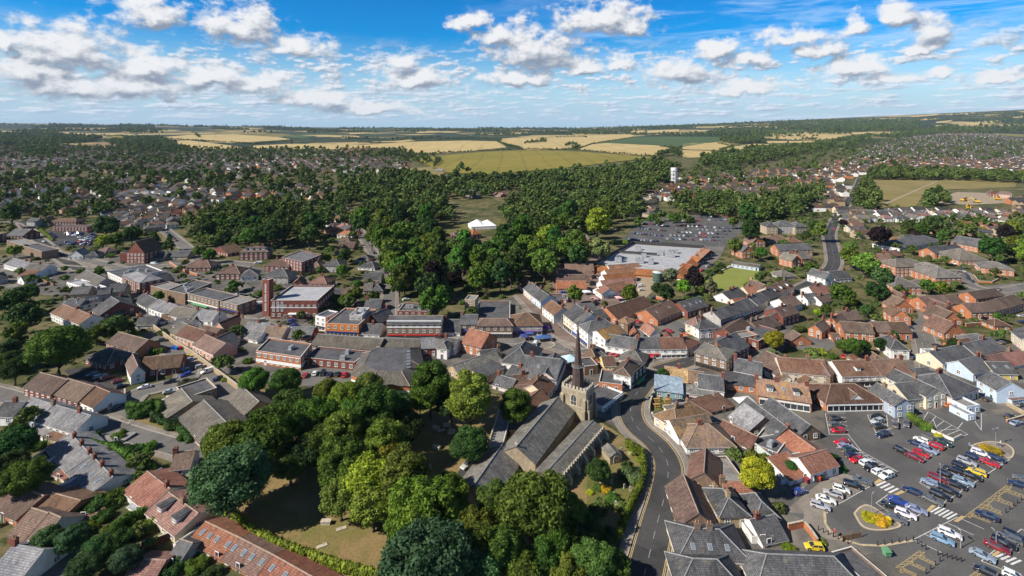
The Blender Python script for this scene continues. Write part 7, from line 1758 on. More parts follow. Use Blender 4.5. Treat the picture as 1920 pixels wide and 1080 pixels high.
# ---------------------------------------------------------------- suburbs: the nearest houses one by one, the rest as one mass
HZ = [  # polygon, spacing, roofs, walls, phrase
    ([(1150, 368), (1250, 340), (1420, 322), (1500, 318), (1560, 345), (1545, 372), (1440, 382), (1370, 368), (1250, 378), (1150, 388)], 15, 'BGGRS', 'oyyow', 'on the estate by the lattice tower'),
    ([(1490, 320), (1600, 298), (1930, 300), (1930, 332), (1640, 322), (1560, 345)], 16, 'BRGSGO', 'ooywwy', ''),
    ([(1630, 272), (1760, 243), (1880, 255), (1930, 265), (1930, 300), (1600, 298)], 17, 'BGSSG', 'rbyww', ''),
    ([(1770, 250), (1830, 240), (1860, 244), (1800, 255)], 15, 'OOM', 'oow', ''),
    ([(1640, 402), (1760, 398), (1890, 400), (1920, 420), (1850, 420), (1740, 415), (1610, 420)], 12, 'SSGM', 'wwwc', 'on the white row below the playing field'),
    ([(1575, 400), (1600, 395), (1640, 405), (1610, 425), (1640, 445), (1590, 460)], 11, 'SGBS', 'cywy', 'beside the main road'),
    ([(1500, 390), (1550, 360), (1590, 350), (1565, 400), (1540, 400)], 12, 'SBRG', 'wyoc', 'beside the main road'),
    ([(-20, 278), (120, 272), (250, 290), (400, 288), (600, 290), (760, 300), (765, 328), (600, 325), (350, 345), (150, 318), (-20, 330)], 18, 'GGSSBRG', 'ybwowyg', ''),
    ([(640, 282), (680, 280), (755, 280), (760, 288), (700, 292), (650, 292)], 15, 'OOM', 'oow', ''),
    ([(-20, 345), (200, 335), (330, 350), (420, 345), (640, 355), (620, 380), (420, 378), (330, 398), (60, 402), (-20, 412)], 17, 'BGSBRS', 'gwboyw', ''),
    ([(170, 400), (220, 392), (330, 402), (340, 430), (250, 440), (200, 425)], 13, 'SGSB', 'gwby', 'below the dark left woods'),
    ([(310, 390), (420, 392), (430, 412), (330, 420)], 14, 'BRBR', 'rbor', 'left of the pines'),
    ([(1110, 385), (1230, 378), (1240, 405), (1150, 412)], 15, 'BGG', 'yyo', 'among the estate courts'),
    ([(610, 395), (660, 392), (672, 440), (640, 470), (620, 440)], 12, 'RBOS', 'wobw', 'up the tree-lined lane'),
    ([(1700, 440), (1740, 425), (1920, 430), (1920, 445), (1830, 450)], 14, 'SSM', 'oyb', 'behind the schools'),
    ([(1900, 380), (1930, 376), (1930, 420), (1905, 420)], 12, 'SSB', 'oyb', 'at the right margin'),
]
def mini_house(seed):
    rg = random.Random(seed); L, d_, h, rs = rg.uniform(7, 12), rg.uniform(6.5, 8.5), rg.uniform(3.0, 3.8), rg.uniform(1.7, 2.3)
    c = [Vector((-L / 2, -d_ / 2, 0)), Vector((L / 2, -d_ / 2, 0)), Vector((L / 2, d_ / 2, 0)), Vector((-L / 2, d_ / 2, 0))]
    hip = seed % 3 == 0; Z = lambda p, z: (p.x, p.y, z); mb = MB()
    for i in range(4):
        p, q = c[i], c[(i + 1) % 4]
        if i in (1, 3) and not hip: mb.quad(Z(p, -.3), Z(q, -.3), Z(q, h), Z((p + q) / 2, h + rs - .05), Z(p, h))
        else: mb.quad(Z(p, -.3), Z(q, -.3), Z(q, h), Z(p, h))
    wl = mb; rf = MB(); r0, r1, _ = gable_roof(rf, *c, h, rs, .3, hip, .8)
    return wl, rf, r0, r1, L, d_, h
MH = []
for k in range(9): MH.append(mini_house(k))
WMESH, RMESH = {}, {}
def mini(k, wm, rm, x, y, z, rz):
    wl, rf, r0, r1, L, d_, h = MH[k]
    if (k, wm) not in WMESH: WMESH[k, wm] = wl.mesh('wall', [WM[wm]])
    if (k, rm) not in RMESH: RMESH[k, rm] = rf.mesh('roof', [RM[rm], DFASC])
    o = empty('detached_house', (x, y, z), rz); link('wall', WMESH[k, wm], o); link('roof', RMESH[k, rm], o)
    p = r0.lerp(r1, .1); link('chimney', chimney_mesh('r' if wm in 'owr' else 'b'), o, (p.x, p.y, p.z - .1))
    for i, (n, ang_, off) in enumerate(((3, 0, d_ / 2), (2, math.pi / 2, L / 2), (3, math.pi, d_ / 2), (2, -math.pi / 2, L / 2))):
        gl = Matrix.Rotation(rz + ang_, 3, 'Z') @ Vector((0, -1, 0))
        if gl.dot(Vector((-x, -y, 0)).normalized()) < .2: continue
        ln = L if i in (0, 2) else d_
        for s in range(n):
            for zz in (.6, h * .5 + .5):
                v = Matrix.Rotation(ang_, 3, 'Z') @ Vector(((s + .5) / n * ln - ln / 2, -off, 0)); link('window', window_mesh(1.2, 1.0), o, (v.x, v.y, zz), ang_)
    o['category'] = 'house'; o['group'] = 'houses of the outer streets'
    return o
allh = []
for poly, gap, roofs, walls, ph in HZ:
    base = random.uniform(-.6, .6)
    for (x, y, z) in scatter('Z', poly, gap, .16):
        if not free(x, y, 5, .9): continue
        allh.append((y, x, z, base + random.choice([0, 0, math.pi / 2]) + .25 * math.sin(x / 70) + random.uniform(-.08, .08), random.choice(roofs), random.choice(walls), ph))
allh.sort(key=lambda a: a[0])
NH = 125
used_xy = [(t[0], t[1]) for t in [(a, b_) for a, b_, _ in TREES_XY]]
for (y, x, z, rz, rm, wm, ph) in allh[:NH]:
    k = random.randrange(9); o = mini(k, wm, rm, x, y, z, rz); qx, qy = P((x, y, z + 3))
    THINGS.append((o, qx, qy, BWORD[wm], f'house under a {RWORD[rm]} {"hipped" if k % 3 == 0 else "gabled"} roof', 'h'))
def far_mass(lst):
    V, Fc, M = [], [], []; mats = [RM[k] for k in 'BGSROM'] + [WM[k] for k in 'oywbgrc']; im = {k: i for i, k in enumerate('BGSROM')}; iw = {k: 6 + i for i, k in enumerate('oywbgrc')}
    for (y, x, z, rz, rm, wm, ph) in lst:
        L, d_, h, r = random.uniform(8, 14), random.uniform(7, 9), random.uniform(3.0, 4.2), random.uniform(1.8, 2.6); c, s = math.cos(rz), math.sin(rz); b_ = len(V)
        for (a, e, zz) in ((-1, -1, -1), (1, -1, -1), (1, 1, -1), (-1, 1, -1), (-1, -1, h), (1, -1, h), (1, 1, h), (-1, 1, h), (-1, 0, h + r), (1, 0, h + r)):
            u, v = a * L / 2, e * d_ / 2; V.append((x + u * c - v * s, y + u * s + v * c, z + zz))
        for f, m in (((0, 1, 5, 4), 1), ((2, 3, 7, 6), 1), ((1, 2, 6, 9, 5), 1), ((3, 0, 4, 8, 7), 1), ((4, 5, 9, 8), 0), ((6, 7, 8, 9), 0)): Fc.append([b_ + i for i in f]); M.append(iw.get(wm, 6) if m else im.get(rm, 0))
    me = D.meshes.new('distant_houses'); me.from_pydata(V, [], Fc)
    for m in mats: me.materials.append(m)
    me.polygons.foreach_set('material_index', M); me.update()
    o = link('distant_houses', me); tag(o, 'far mass of small suburban houses stretching to the fields', 'houses', None, 'stuff')
far_mass(allh[NH:])

# ---------------------------------------------------------------- far trees, hedgerows and woods as one mass
pts = [p for p in STUFF_T]
def wood(T, poly, gap, r, keep=1.0, clump=None):
    for (x, y, z) in scatter(T, poly, gap):
        if random.random() > keep: continue
        if y < 900 and not free(x, y, r, .3): continue
        if clump:
            n = math.sin(x * clump) * math.cos(y * clump * .8 + 1) + .6 * math.sin(x * clump * 2.3 + y * clump * 1.7)
            if n < .25: continue
        pts.append((x, y, z, r * random.choice([.55, .75, .9, 1.05, 1.4]) * random.uniform(.9, 1.1)))
wood('Z', [(640, 347), (760, 332), (830, 345), (1000, 334), (1150, 322), (1240, 305), (1275, 318), (1250, 345), (1210, 372), (1100, 357), (1000, 362), (860, 377), (760, 374), (690, 395), (640, 385)], 9.5, 5.4)
wood('Z', [(-20, 338), (200, 312), (330, 332), (500, 328), (640, 325), (770, 330), (640, 347), (640, 385), (500, 370), (330, 355), (100, 392), (-20, 402)], 14, 4.8, .55)
wood('Z', [(-20, 400), (100, 392), (330, 395), (560, 395), (640, 395), (560, 385), (330, 370), (-20, 380)], 17, 4.5, .5)
wood('D0', [(-20, 222), (100, 216), (300, 218), (420, 232), (580, 240), (500, 262), (380, 275), (200, 282), (-20, 285)], 17, 8)
wood('D0', [(590, 262), (680, 252), (740, 240), (900, 240), (1000, 290), (1060, 318), (900, 316), (780, 300), (620, 275)], 15, 7)
wood('D0', [(120, 300), (350, 290), (300, 345), (150, 340)], 15, 6, .6)
wood('D1', [(110, 330), (360, 318), (540, 350), (500, 390), (380, 380), (200, 345)], 13, 5, .4)
wood('D2', [(100, 370), (220, 345), (400, 305), (520, 300), (700, 285), (860, 255), (1000, 230), (1060, 225), (1050, 255), (900, 290), (780, 310), (620, 340), (500, 370), (300, 400), (80, 405)], 12, 6.2)
wood('D2', [(210, 240), (440, 235), (470, 265), (330, 270), (210, 262)], 14, 7); wood('D2', [(130, 212), (300, 192), (480, 195), (500, 212), (320, 222), (140, 222)], 16, 8)
wood('D2', [(640, 190), (800, 155), (1000, 150), (1330, 140), (1330, 195), (1100, 205), (800, 205)], 24, 9, .85)
wood('D2', [(1060, 230), (1300, 205), (1500, 170), (1740, 200), (1740, 215), (1450, 215), (1200, 245)], 18, 7, .8)
wood('D0', [(-20, 270), (900, 290), (2280, 300), (2300, 345), (1000, 400), (-20, 345)], 20, 4.4, .55)
wood('D2', [(860, 290), (1040, 260), (1500, 225), (1800, 240), (1920, 260), (1920, 360), (1500, 380), (900, 420), (500, 440), (560, 380)], 19, 4.2, .5)
wood('D2', [(0, 420), (560, 390), (800, 400), (760, 470), (500, 560), (100, 500)], 18, 4, .5)
wood('D0', [(-20, 280), (900, 300), (1920, 320), (2280, 300), (2300, 440), (1300, 450), (400, 480), (-20, 440)], 22, 4.2, .6)
wood('D1', [(1500, 480), (1800, 420), (2300, 400), (2200, 520), (1800, 560), (1500, 590)], 18, 4, .5)
wood('Z', [(0, 232.6), (960, 242), (1300, 238), (1600, 224), (1920, 212), (1920, 250), (1300, 262), (700, 250), (0, 252)], 40, 8.5, 1.0, .0031)
wood('Z', [(0, 232.4), (960, 241), (1300, 235.5), (1920, 209.5), (1920, 216), (1300, 241), (960, 244), (0, 236)], 55, 9, .7, .0017)
HR = [('D1', [(0, 330), (300, 335), (480, 330), (640, 318), (840, 312)], 3), ('D1', [(840, 312), (1100, 300), (1350, 310), (1780, 345), (1900, 340)], 2.5), ('D1', [(560, 245), (900, 250), (880, 262), (960, 290), (1000, 300)], 4), ('D1', [(1030, 306), (1330, 300), (1420, 268), (1650, 232)], 2.5),
      ('D1', [(540, 250), (750, 236), (900, 250)], 4), ('D1', [(1210, 235), (1360, 230), (1380, 236)], 4), ('D1', [(1260, 285), (1300, 272), (1340, 290), (1300, 305)], 5), ('D0', [(920, 240), (1080, 250), (1340, 265), (1430, 275), (1640, 250), (1640, 272)], 3), ('D0', [(560, 225), (680, 228), (760, 240)], 5), ('D0', [(1100, 220), (1120, 235)], 6),
      ('D2', [(200, 268), (285, 285), (210, 306), (220, 315), (150, 345)], 3), ('D2', [(480, 250), (700, 252), (920, 246)], 4), ('D2', [(690, 248), (760, 244)], 5), ('D2', [(780, 215), (900, 218)], 4), ('D2', [(530, 250), (545, 250)], 6), ('D2', [(665, 250), (690, 250)], 6), ('D2', [(580, 272), (600, 272)], 6), ('D1', [(1800, 290), (1920, 300)], 4), ('D1', [(1780, 345), (1860, 330), (1910, 350)], 7),
      ('D1', [(0, 240), (200, 250), (400, 250), (560, 235)], 6), ('D1', [(100, 268), (230, 265)], 4), ('D1', [(520, 400), (540, 380), (560, 360)], 4), ('D1', [(640, 445), (740, 435)], 6), ('D1', [(1030, 272), (1150, 262), (1120, 250)], 6)]
for T, ln, r in HR:
    w_ = [U(*px(T, *p)) for p in ln]
    for a, b_ in zip(w_, w_[1:]):
        n = int((b_ - a).length / (r * 2.4)) + 1
        for k in range(n):
            p = a.lerp(b_, k / n) + Vector((random.uniform(-2, 2), random.uniform(-4, 4), 0)); pts.append((p.x, p.y, tz(p.x, p.y), r * random.uniform(.6, 1.4)))
pts = [p for p in pts if p[1] < 8950]
kinds = D.collections.new('far_tree_kinds')
for i, (kd, col) in enumerate((('round', 'green'), ('round', 'dark'), ('tall', 'dark'), ('spread', 'green'))):
    me, tk, Ht = tree_proto(kd, 17, 12, .27, 60 + i); ob = D.objects.new('far_tree_kind', me); me.materials[0] = FARLEAF; kinds.objects.link(ob)
me = D.meshes.new('distant_woodland'); me.from_pydata([(p[0], p[1], p[2] - .3) for p in pts], [], [])
at = me.attributes.new('size', 'FLOAT', 'POINT'); at.data.foreach_set('value', [p[3] for p in pts])
fo = link('distant_woodland', me); tag(fo, 'far woods, hedgerows and garden trees reading as one green mass', 'woodland', None, 'stuff')
g = D.node_groups.new('plant_far_trees', 'GeometryNodeTree'); g.interface.new_socket('Geometry', in_out='INPUT', socket_type='NodeSocketGeometry'); g.interface.new_socket('Geometry', in_out='OUTPUT', socket_type='NodeSocketGeometry')
gi, go = g.nodes.new('NodeGroupInput'), g.nodes.new('NodeGroupOutput'); q = NT(g)
ci_ = q.n('GeometryNodeCollectionInfo', ins={0: kinds, 1: True, 2: True}); na = q.n('GeometryNodeInputNamedAttribute', data_type='FLOAT', ins={0: 'size'})
rr = q.n('FunctionNodeRandomValue', data_type='FLOAT_VECTOR'); rr.inputs[0].default_value = (0, 0, 0); rr.inputs[1].default_value = (0, 0, 6.28)
scv = q.n('ShaderNodeCombineXYZ', ins={0: na.outputs[0], 1: na.outputs[0], 2: q.m('MULTIPLY', na.outputs[0], .85)})
ip = q.n('GeometryNodeInstanceOnPoints', ins={'Points': gi.outputs[0], 'Instance': ci_.outputs[0], 'Pick Instance': True, 'Rotation': rr.outputs[0], 'Scale': scv.outputs[0]})
g.links.new(ip.outputs[0], go.inputs[0]); md = fo.modifiers.new('plant', 'NODES'); md.node_group = g
print('far trees', len(pts), 'houses', len(allh))

# hedges, bushes and small garden growth between the houses: nobody could count them
gp = []
RC = np.array(ROADC)
for poly, gap, keep in (([(-20, 790), (160, 800), (330, 840), (350, 1000), (330, 1100), (-20, 1100)], 3.4, .75), ([(-20, 400), (700, 400), (720, 600), (450, 700), (200, 720), (-20, 760)], 5.0, .5), ([(1300, 470), (1500, 380), (1930, 400), (1930, 690), (1300, 640)], 5.0, .5), ([(1240, 600), (1500, 600), (1560, 700), (1500, 1090), (1260, 1000)], 4.5, .18), ([(640, 480), (1080, 480), (1080, 620), (640, 620)], 5, .3), ([(1160, 850), (1215, 860), (1180, 1000), (1120, 1090), (1100, 960)], 3.5, .3), ([(160, 690), (420, 690), (420, 850), (200, 850)], 4.5, .25)):
    for (x, y, z) in scatter('Z', poly, gap):
        if random.random() > keep or not free(x, y, 1.2, .8): continue
        if (np.hypot(RC[:, 0] - x, RC[:, 1] - y) < 6.5).any(): continue
        qx, qy = P((x, y, 0))
        if any(inside((qx, qy), q) for q in NOGREEN): continue
        gp.append((x, y, 0, random.choice([.8, 1.1, 1.4, 1.9, 2.6]) * random.uniform(.8, 1.2)))
kinds2 = D.collections.new('garden_kinds')
for i, (kd, sd) in enumerate((('bush', 71), ('bush', 72), ('round', 73))):
    me, tk, Ht = tree_proto(kd, 24, 26, .16, sd); me.materials[0] = FARLEAF; ob = D.objects.new('garden_kind', me); kinds2.objects.link(ob)
me = D.meshes.new('garden_greenery'); me.from_pydata([(p[0], p[1], p[2]) for p in gp], [], []); at = me.attributes.new('size', 'FLOAT', 'POINT'); at.data.foreach_set('value', [p[3] for p in gp])
fo2 = link('garden_greenery', me); tag(fo2, 'low bushes and garden growth filling the gaps between the houses', 'greenery', None, 'stuff')
g2 = g.copy(); [n for n in g2.nodes if n.type == 'COLLECTION_INFO'][0].inputs[0].default_value = kinds2; md = fo2.modifiers.new('plant', 'NODES'); md.node_group = g2
print('greenery', len(gp))
# the air: a pale even haze around everything
mb = MB(); mb.box(-28000, 28000, -300, 12600, -260, 480); hz_ = mb.obj('haze', []); tag(hz_, 'thin blue summer haze over the fields', 'haze', None, 'stuff')
hm = D.materials.new('haze_air'); hm.use_nodes = True; ht_ = NT(hm.node_tree); hm.node_tree.nodes.clear()
pv = ht_.n('ShaderNodeVolumePrincipled', ins={'Color': (0.62, 0.80, 1.0, 1), 'Density': 2.6e-5}); oo = ht_.n('ShaderNodeOutputMaterial'); hm.node_tree.links.new(pv.outputs[0], oo.inputs['Volume']); hz_.data.materials.append(hm)

# ---------------------------------------------------------------- hedges, walls, fences, lamps and small things
def hedge(T, ln, wd, ht, col, label):
    C_ = spline([U(*px(T, *p)) for p in ln], 12); cs, rs = [], []; s = 0; last = None
    for a, b_ in zip(C_, C_[1:]):
        L = (b_ - a).length; n = max(1, int(L / (wd * .45)))
        for k in range(n):
            p = a.lerp(b_, k / n)
            for zz in np.arange(wd * .3, ht, wd * .5): cs.append((p.x + random.uniform(-.15, .15), p.y + random.uniform(-.15, .15), zz)); rs.append(wd * .5 * random.uniform(.85, 1.15))
    cs, rs = np.array(cs), np.array(rs); c0 = cs[0].copy(); c0[2] = 0; cs = cs - c0
    V = leaf_cards(cs, rs, 40, .20, np.random.default_rng(5), .3, .5)
    bm = bmesh.new(); bmesh.ops.create_icosphere(bm, subdivisions=1, radius=1); iv = np.array([v.co[:] for v in bm.verts]); itf = [[v.index for v in f.verts] for f in bm.faces]; bm.free()
    n = len(V) // 4; Fc = [(4 * i, 4 * i + 1, 4 * i + 2, 4 * i + 3) for i in range(n)]; VV = [tuple(v) for v in V]
    for c, r in zip(cs, rs):
        b_ = len(VV); VV += [tuple(c + v * r * .8) for v in iv]; Fc += [[b_ + i for i in f] for f in itf]
    me = D.meshes.new('hedge'); me.from_pydata(VV, [], Fc); me.materials.append(LEAF); me.update()
    o = link('hedge', me, None, tuple(c0)); o.color = (*TCOL[col], 1); tag(o, label, 'hedge')
hedge('C1', [(-420, 520), (-200, 640), (0, 790), (200, 890), (400, 960), (600, 1030), (800, 1085), (1000, 1130)], 1.6, 1.5, 'lime', 'long bright clipped hedge curving between churchyard lawn and red-tiled terrace')
hedge('C2', [(870, 110), (960, 165), (985, 230), (985, 330), (960, 430), (900, 560), (840, 700), (800, 800)], 1.5, 1.4, 'lime', 'clipped green hedge inside the churchyard edge along the main road')
hedge('C0', [(600, 100), (800, 140), (950, 200), (1080, 260), (1150, 330)], 1.7, 1.5, 'green', 'dark garden hedge running down from the pale-roofed terrace to the cottage')
hedge('C0', [(840, 780), (950, 700), (1080, 640)], 1.8, 1.6, 'green', 'thick garden hedge behind the cream cottage terrace')
hedge('C0', [(860, 850), (1000, 780), (1180, 690)], 1.3, 1.3, 'lime', 'narrow bright hedge between two long back gardens')
hedge('B0', [(970, 680), (1060, 690), (1180, 660), (1200, 720)], 2.2, 1.8, 'green', 'broad clipped hedge at the top of the curved library lawn')
hedge('B0', [(1140, 710), (1200, 770), (1290, 790), (1340, 780)], 2.0, 1.6, 'dark', 'dark shrubbery hedge against the library wing')
hedge('B0', [(1350, 830), (1390, 880), (1420, 920)], 2.0, 1.5, 'dark', 'low dark hedge below the library front windows')
hedge('B0', [(1000, 100), (1060, 170), (1130, 250), (1220, 250)], 1.6, 1.6, 'green', 'hedge round the small grey parking yard')
hedge('A0', [(280, 115), (330, 150), (400, 210)], 2.5, 1.4, 'olive', 'brownish hedge between the left road and the left car park')
hedge('A2', [(1440, 500), (1500, 460), (1600, 400)], 2.0, 1.6, 'dark', 'dark hedge along the supermarket side of the bowling green')
hedge('B3', [(1070, 740), (1140, 790), (1215, 830)], 2.4, 1.8, 'green', 'green hedge dividing the main car park from the side yard')
def wall_line(T, ln, ht, mat, label, th=.3, name='garden_wall'):
    w_ = [U(*px(T, *p)) for p in ln]; mb = MB(); o0 = w_[0].copy()
    for a, b_ in zip(w_, w_[1:]):
        d = (b_ - a).normalized(); n = Vector((-d.y, d.x, 0)) * th / 2; a2, b2 = a - o0, b_ - o0 + d * th * .4
        for (k, z0, z1, mi) in ((1, -.3, ht, 0), (1.3, ht, ht + .1, 1)):
            V = [(p.x, p.y, z) for z in (z0, z1) for p in (a2 - n * k, b2 - n * k, b2 + n * k, a2 + n * k)]; mb.add(V, [(0, 1, 5, 4), (1, 2, 6, 5), (2, 3, 7, 6), (3, 0, 4, 7), (4, 5, 6, 7)], mi)
    o = mb.obj(name, [WM[mat], STONE], None, o0); tag(o, label, 'wall' if 'wall' in name else 'fence'); return o
wall_line('B0', [(1150, 65), (1310, 185), (1440, 265), (1620, 400), (1830, 560)], 1.5, 'y', 'long buff brick wall behind the library parking strip')
wall_line('B0', [(700, 740), (850, 660), (935, 590), (935, 545)], 1.1, 'r', 'curved red brick wall round the residents court corner')
wall_line('B0', [(350, 855), (380, 830)], 1, 'w', 'short white wall at the end of the pale terrace')
wall_line('B1', [(0, 580), (130, 670)], 1.3, 'y', 'buff wall at the edge of the churchyard trees')
wall_line('C3', [(100, 395), (320, 365)], 1.1, 'w', 'white yard wall with small signs in front of the low cottage', .2)
wall_line('B3', [(1225, 840), (1390, 910), (1450, 880)], .7, 'w', 'low white wall round the empty marked bays', .25)
wall_line('B3', [(1790, 770), (1930, 730)], .7, 'o', 'low orange brick wall beside the silver saloon')
wall_line('B3', [(1790, 640), (1930, 720)], 1.0, 'y', 'buff garden wall under the pale blue house')
wall_line('C3', [(150, 740), (270, 715), (330, 790), (370, 850)], 1.3, 'o', 'brick wall round the yellow car drive')
wall_line('C0', [(110, 545), (290, 530), (480, 480)], 1.2, 'r', 'dark brick wall along the bottom of the terrace yards')
wall_line('C0', [(1060, 880), (1180, 840), (1310, 790)], 1.3, 'r', 'brick garden wall beside the white-topped garage')
wall_line('A2', [(930, 790), (1090, 840)], 1.2, 'o', 'orange brick wall below the gabled barn')
wall_line('A2', [(1080, 640), (1210, 670), (1300, 700)], 1.2, 'o', 'orange brick wall behind the two dark cars')
wall_line('A2', [(1430, 488), (1640, 398)], .3, 'g', 'pale path edge along the bowling green', 1.2)
wall_line('A3', [(1540, 470), (1580, 520), (1680, 525), (1760, 485)], .9, 'o', 'curved orange brick wall round the dark office forecourt')
wall_line('A3', [(1480, 850), (1590, 840), (1690, 835)], 1.2, 'o', 'orange boundary wall by the brick close gardens')
wall_line('A3', [(1070, 630), (1180, 625)], 1.0, 'c', 'cream wall under the second office block')
wall_line('A0', [(1270, 375), (1350, 430), (1480, 470)], 1.2, 'o', 'orange brick wall by the yard behind the bank')
wall_line('B2', [(165, 800), (290, 720)], .9, 'f', 'flint churchyard wall beside the footpath')
wall_line('B2', [(1030, 690), (1035, 640), (1060, 560)], 1, 'f', 'flint wall at the road side of the beer garden')
# fences
def fence(T, ln, ht, label):
    w_ = [U(*px(T, *p)) for p in ln]; o = empty('fence', w_[0]); tag(o, label, 'fence')
    for a, b_ in zip(w_, w_[1:]):
        L = (b_ - a).length; d = (b_ - a) / L; an_ = math.atan2(d.y, d.x); mb = MB(); mb.box(0, L, -.02, .02, .1, ht); mb.obj('board_panel', BOARD, o, a - w_[0], an_)
        n = max(1, int(L / 2))
        for k in range(n + 1): link('post', POSTM, o, a - w_[0] + d * (L * k / n), an_)
BOARD = simple('fence_boards', (0.22, 0.13, 0.07), .85, .3, 3)
mb = MB(); mb.box(-.06, .06, -.06, .06, -.2, 1.5); POSTM = mb.mesh('post', [BOARD])
fence('A0', [(930, 735), (1050, 785)], 1.3, 'brown board fence behind the dark barn'); fence('A0', [(280, 495), (400, 545)], 1.3, 'brown board fence in the far left back yards')
fence('A3', [(1490, 860), (1590, 850)], 1.2, 'brown fence of the first close garden'); fence('A3', [(880, 830), (930, 800)], 1.2, 'brown fence left of the orange gables'); fence('C0', [(500, 640), (560, 720)], 1.3, 'dark fence beside the red-roofed shed')
fence('A3', [(300, 810), (350, 800)], 1.1, 'fence behind the first brick terrace end'); fence('A2', [(1630, 660), (1700, 690)], 1.2, 'pale timber fence beside the white gable'); fence('C3', [(560, 820), (700, 790)], 1, 'low fence behind the bollards')
# lamps
def lamp_post(T, x, y, ht, label, arms=1, rot=0):
    p = U(*px(T, x, y)); o = empty('street_lamp', p, rot); tag(o, label, 'street lamp', 'street lamps')
    mb = MB(); mb.tube([(0, 0, -.1), (0, 0, .8)], [.13, .11], 8); mb.tube([(0, 0, .8), (0, 0, ht)], [.075, .05], 8); mb.obj('pole', METAL, o)
    for k in range(arms):
        a = k * math.pi; c, s = math.cos(a), math.sin(a); mb = MB(); mb.tube([(0, 0, ht - .1), (c * .5, s * .5, ht + .05)], .035, 6); mb.obj('arm', METAL, o)
        mb = MB(); x0, x1 = (c * .4, c * 1.1) if c > 0 else (c * 1.1, c * .4); mb.box(x0, x1, -.14, .14, ht + .04, ht + .16); mb.obj('lamp_head', METAL, o)
lamp_post('C3', 778, 625, 4.2, 'grey lamp post in the planted round bed', 1, .6); lamp_post('B3', 1708, 945, 4.2, 'twin-headed lamp post on the far planted island', 2, .3); lamp_post('C3', 1292, 385, 3.8, 'lamp post in the middle of the long double row of cars', 1, 1)
lamp_post('C3', 1445, 872, 3.4, 'lamp post by the lower bays', 1, 2); lamp_post('C3', 1712, 848, 2.4, 'lamp post beside the dark red car', 1, 1.5); lamp_post('B3', 1158, 268, 4, 'tall lamp post on the side street by the white hipped house', 1, 1); lamp_post('B3', 1170, 785, 3, 'lamp post beside the green hedge', 1, 2)
lamp_post('A3', 1592, 520, 3.5, 'lamp post on the curved office wall', 1, 1); lamp_post('B2', 1035, 700, 4, 'lamp post at the roadside of the inn', 1, 3); lamp_post('B2', 1063, 315, 3.5, 'black lamp post in front of the white shop row', 1, 2); lamp_post('C0', 1172, 470, 5, 'timber service pole by the cottage chimney', 1, 1); lamp_post('B0', 462, 690, 3, 'lamp post before the brown-roofed terrace', 1, 0)
lamp_post('B0', 1178, 470, 3.4, 'lamp post in front of the brick terrace by the library', 1, 1); lamp_post('A1', 185, 865, 4, 'lamp post in the cinema car park', 1, 1); lamp_post('B2', 295, 190, 5.5, 'white flagpole-like post on the market island', 2, .5); lamp_post('A2', 1555, 245, 5, 'tall lamp post by the supermarket entrance', 1, 1); lamp_post('A2', 1700, 160, 5.5, 'tall lamp post at the right of the supermarket parking', 1, 1); lamp_post('A2', 1455, 130, 6, 'tall lamp post amid the supermarket parking', 2, 1)
# bollards
mb = MB(); mb.tube([(0, 0, -.1), (0, 0, .85), (0, 0, .93)], [.09, .08, .03], 8); BOL = mb.mesh('bollard', [simple('black_iron', (.02, .02, .022), .5, .1)])
def bollards(T, a, b_, n, label):
    for k in range(n):
        p = U(*px(T, *lerp(a, b_, k / (n - 1)))); o = link('bollard', BOL, None, (p.x, p.y, .06)); tag(o, label.replace('bollards', 'bollard in the row'), 'bollard', label)
bollards('C3', (378, 740), (600, 840), 7, 'black bollards round the curved car park corner'); bollards('C3', (820, 855), (1092, 815), 6, 'black bollards along the sandstone kerb'); bollards('C3', (1092, 815), (1185, 885), 4, 'black bollards down the path by the lower bays'); bollards('C3', (1785, 608), (1900, 515), 5, 'black bollards behind the disabled bays'); bollards('B2', (330, 275), (480, 255), 14, 'small black bollards round the market place edge'); bollards('C3', (1275, 925), (1450, 975), 6, 'black bollards on the lower path'); bollards('C3', (1185, 1065), (1290, 975), 4, 'black bollards behind the lower hatched bays')
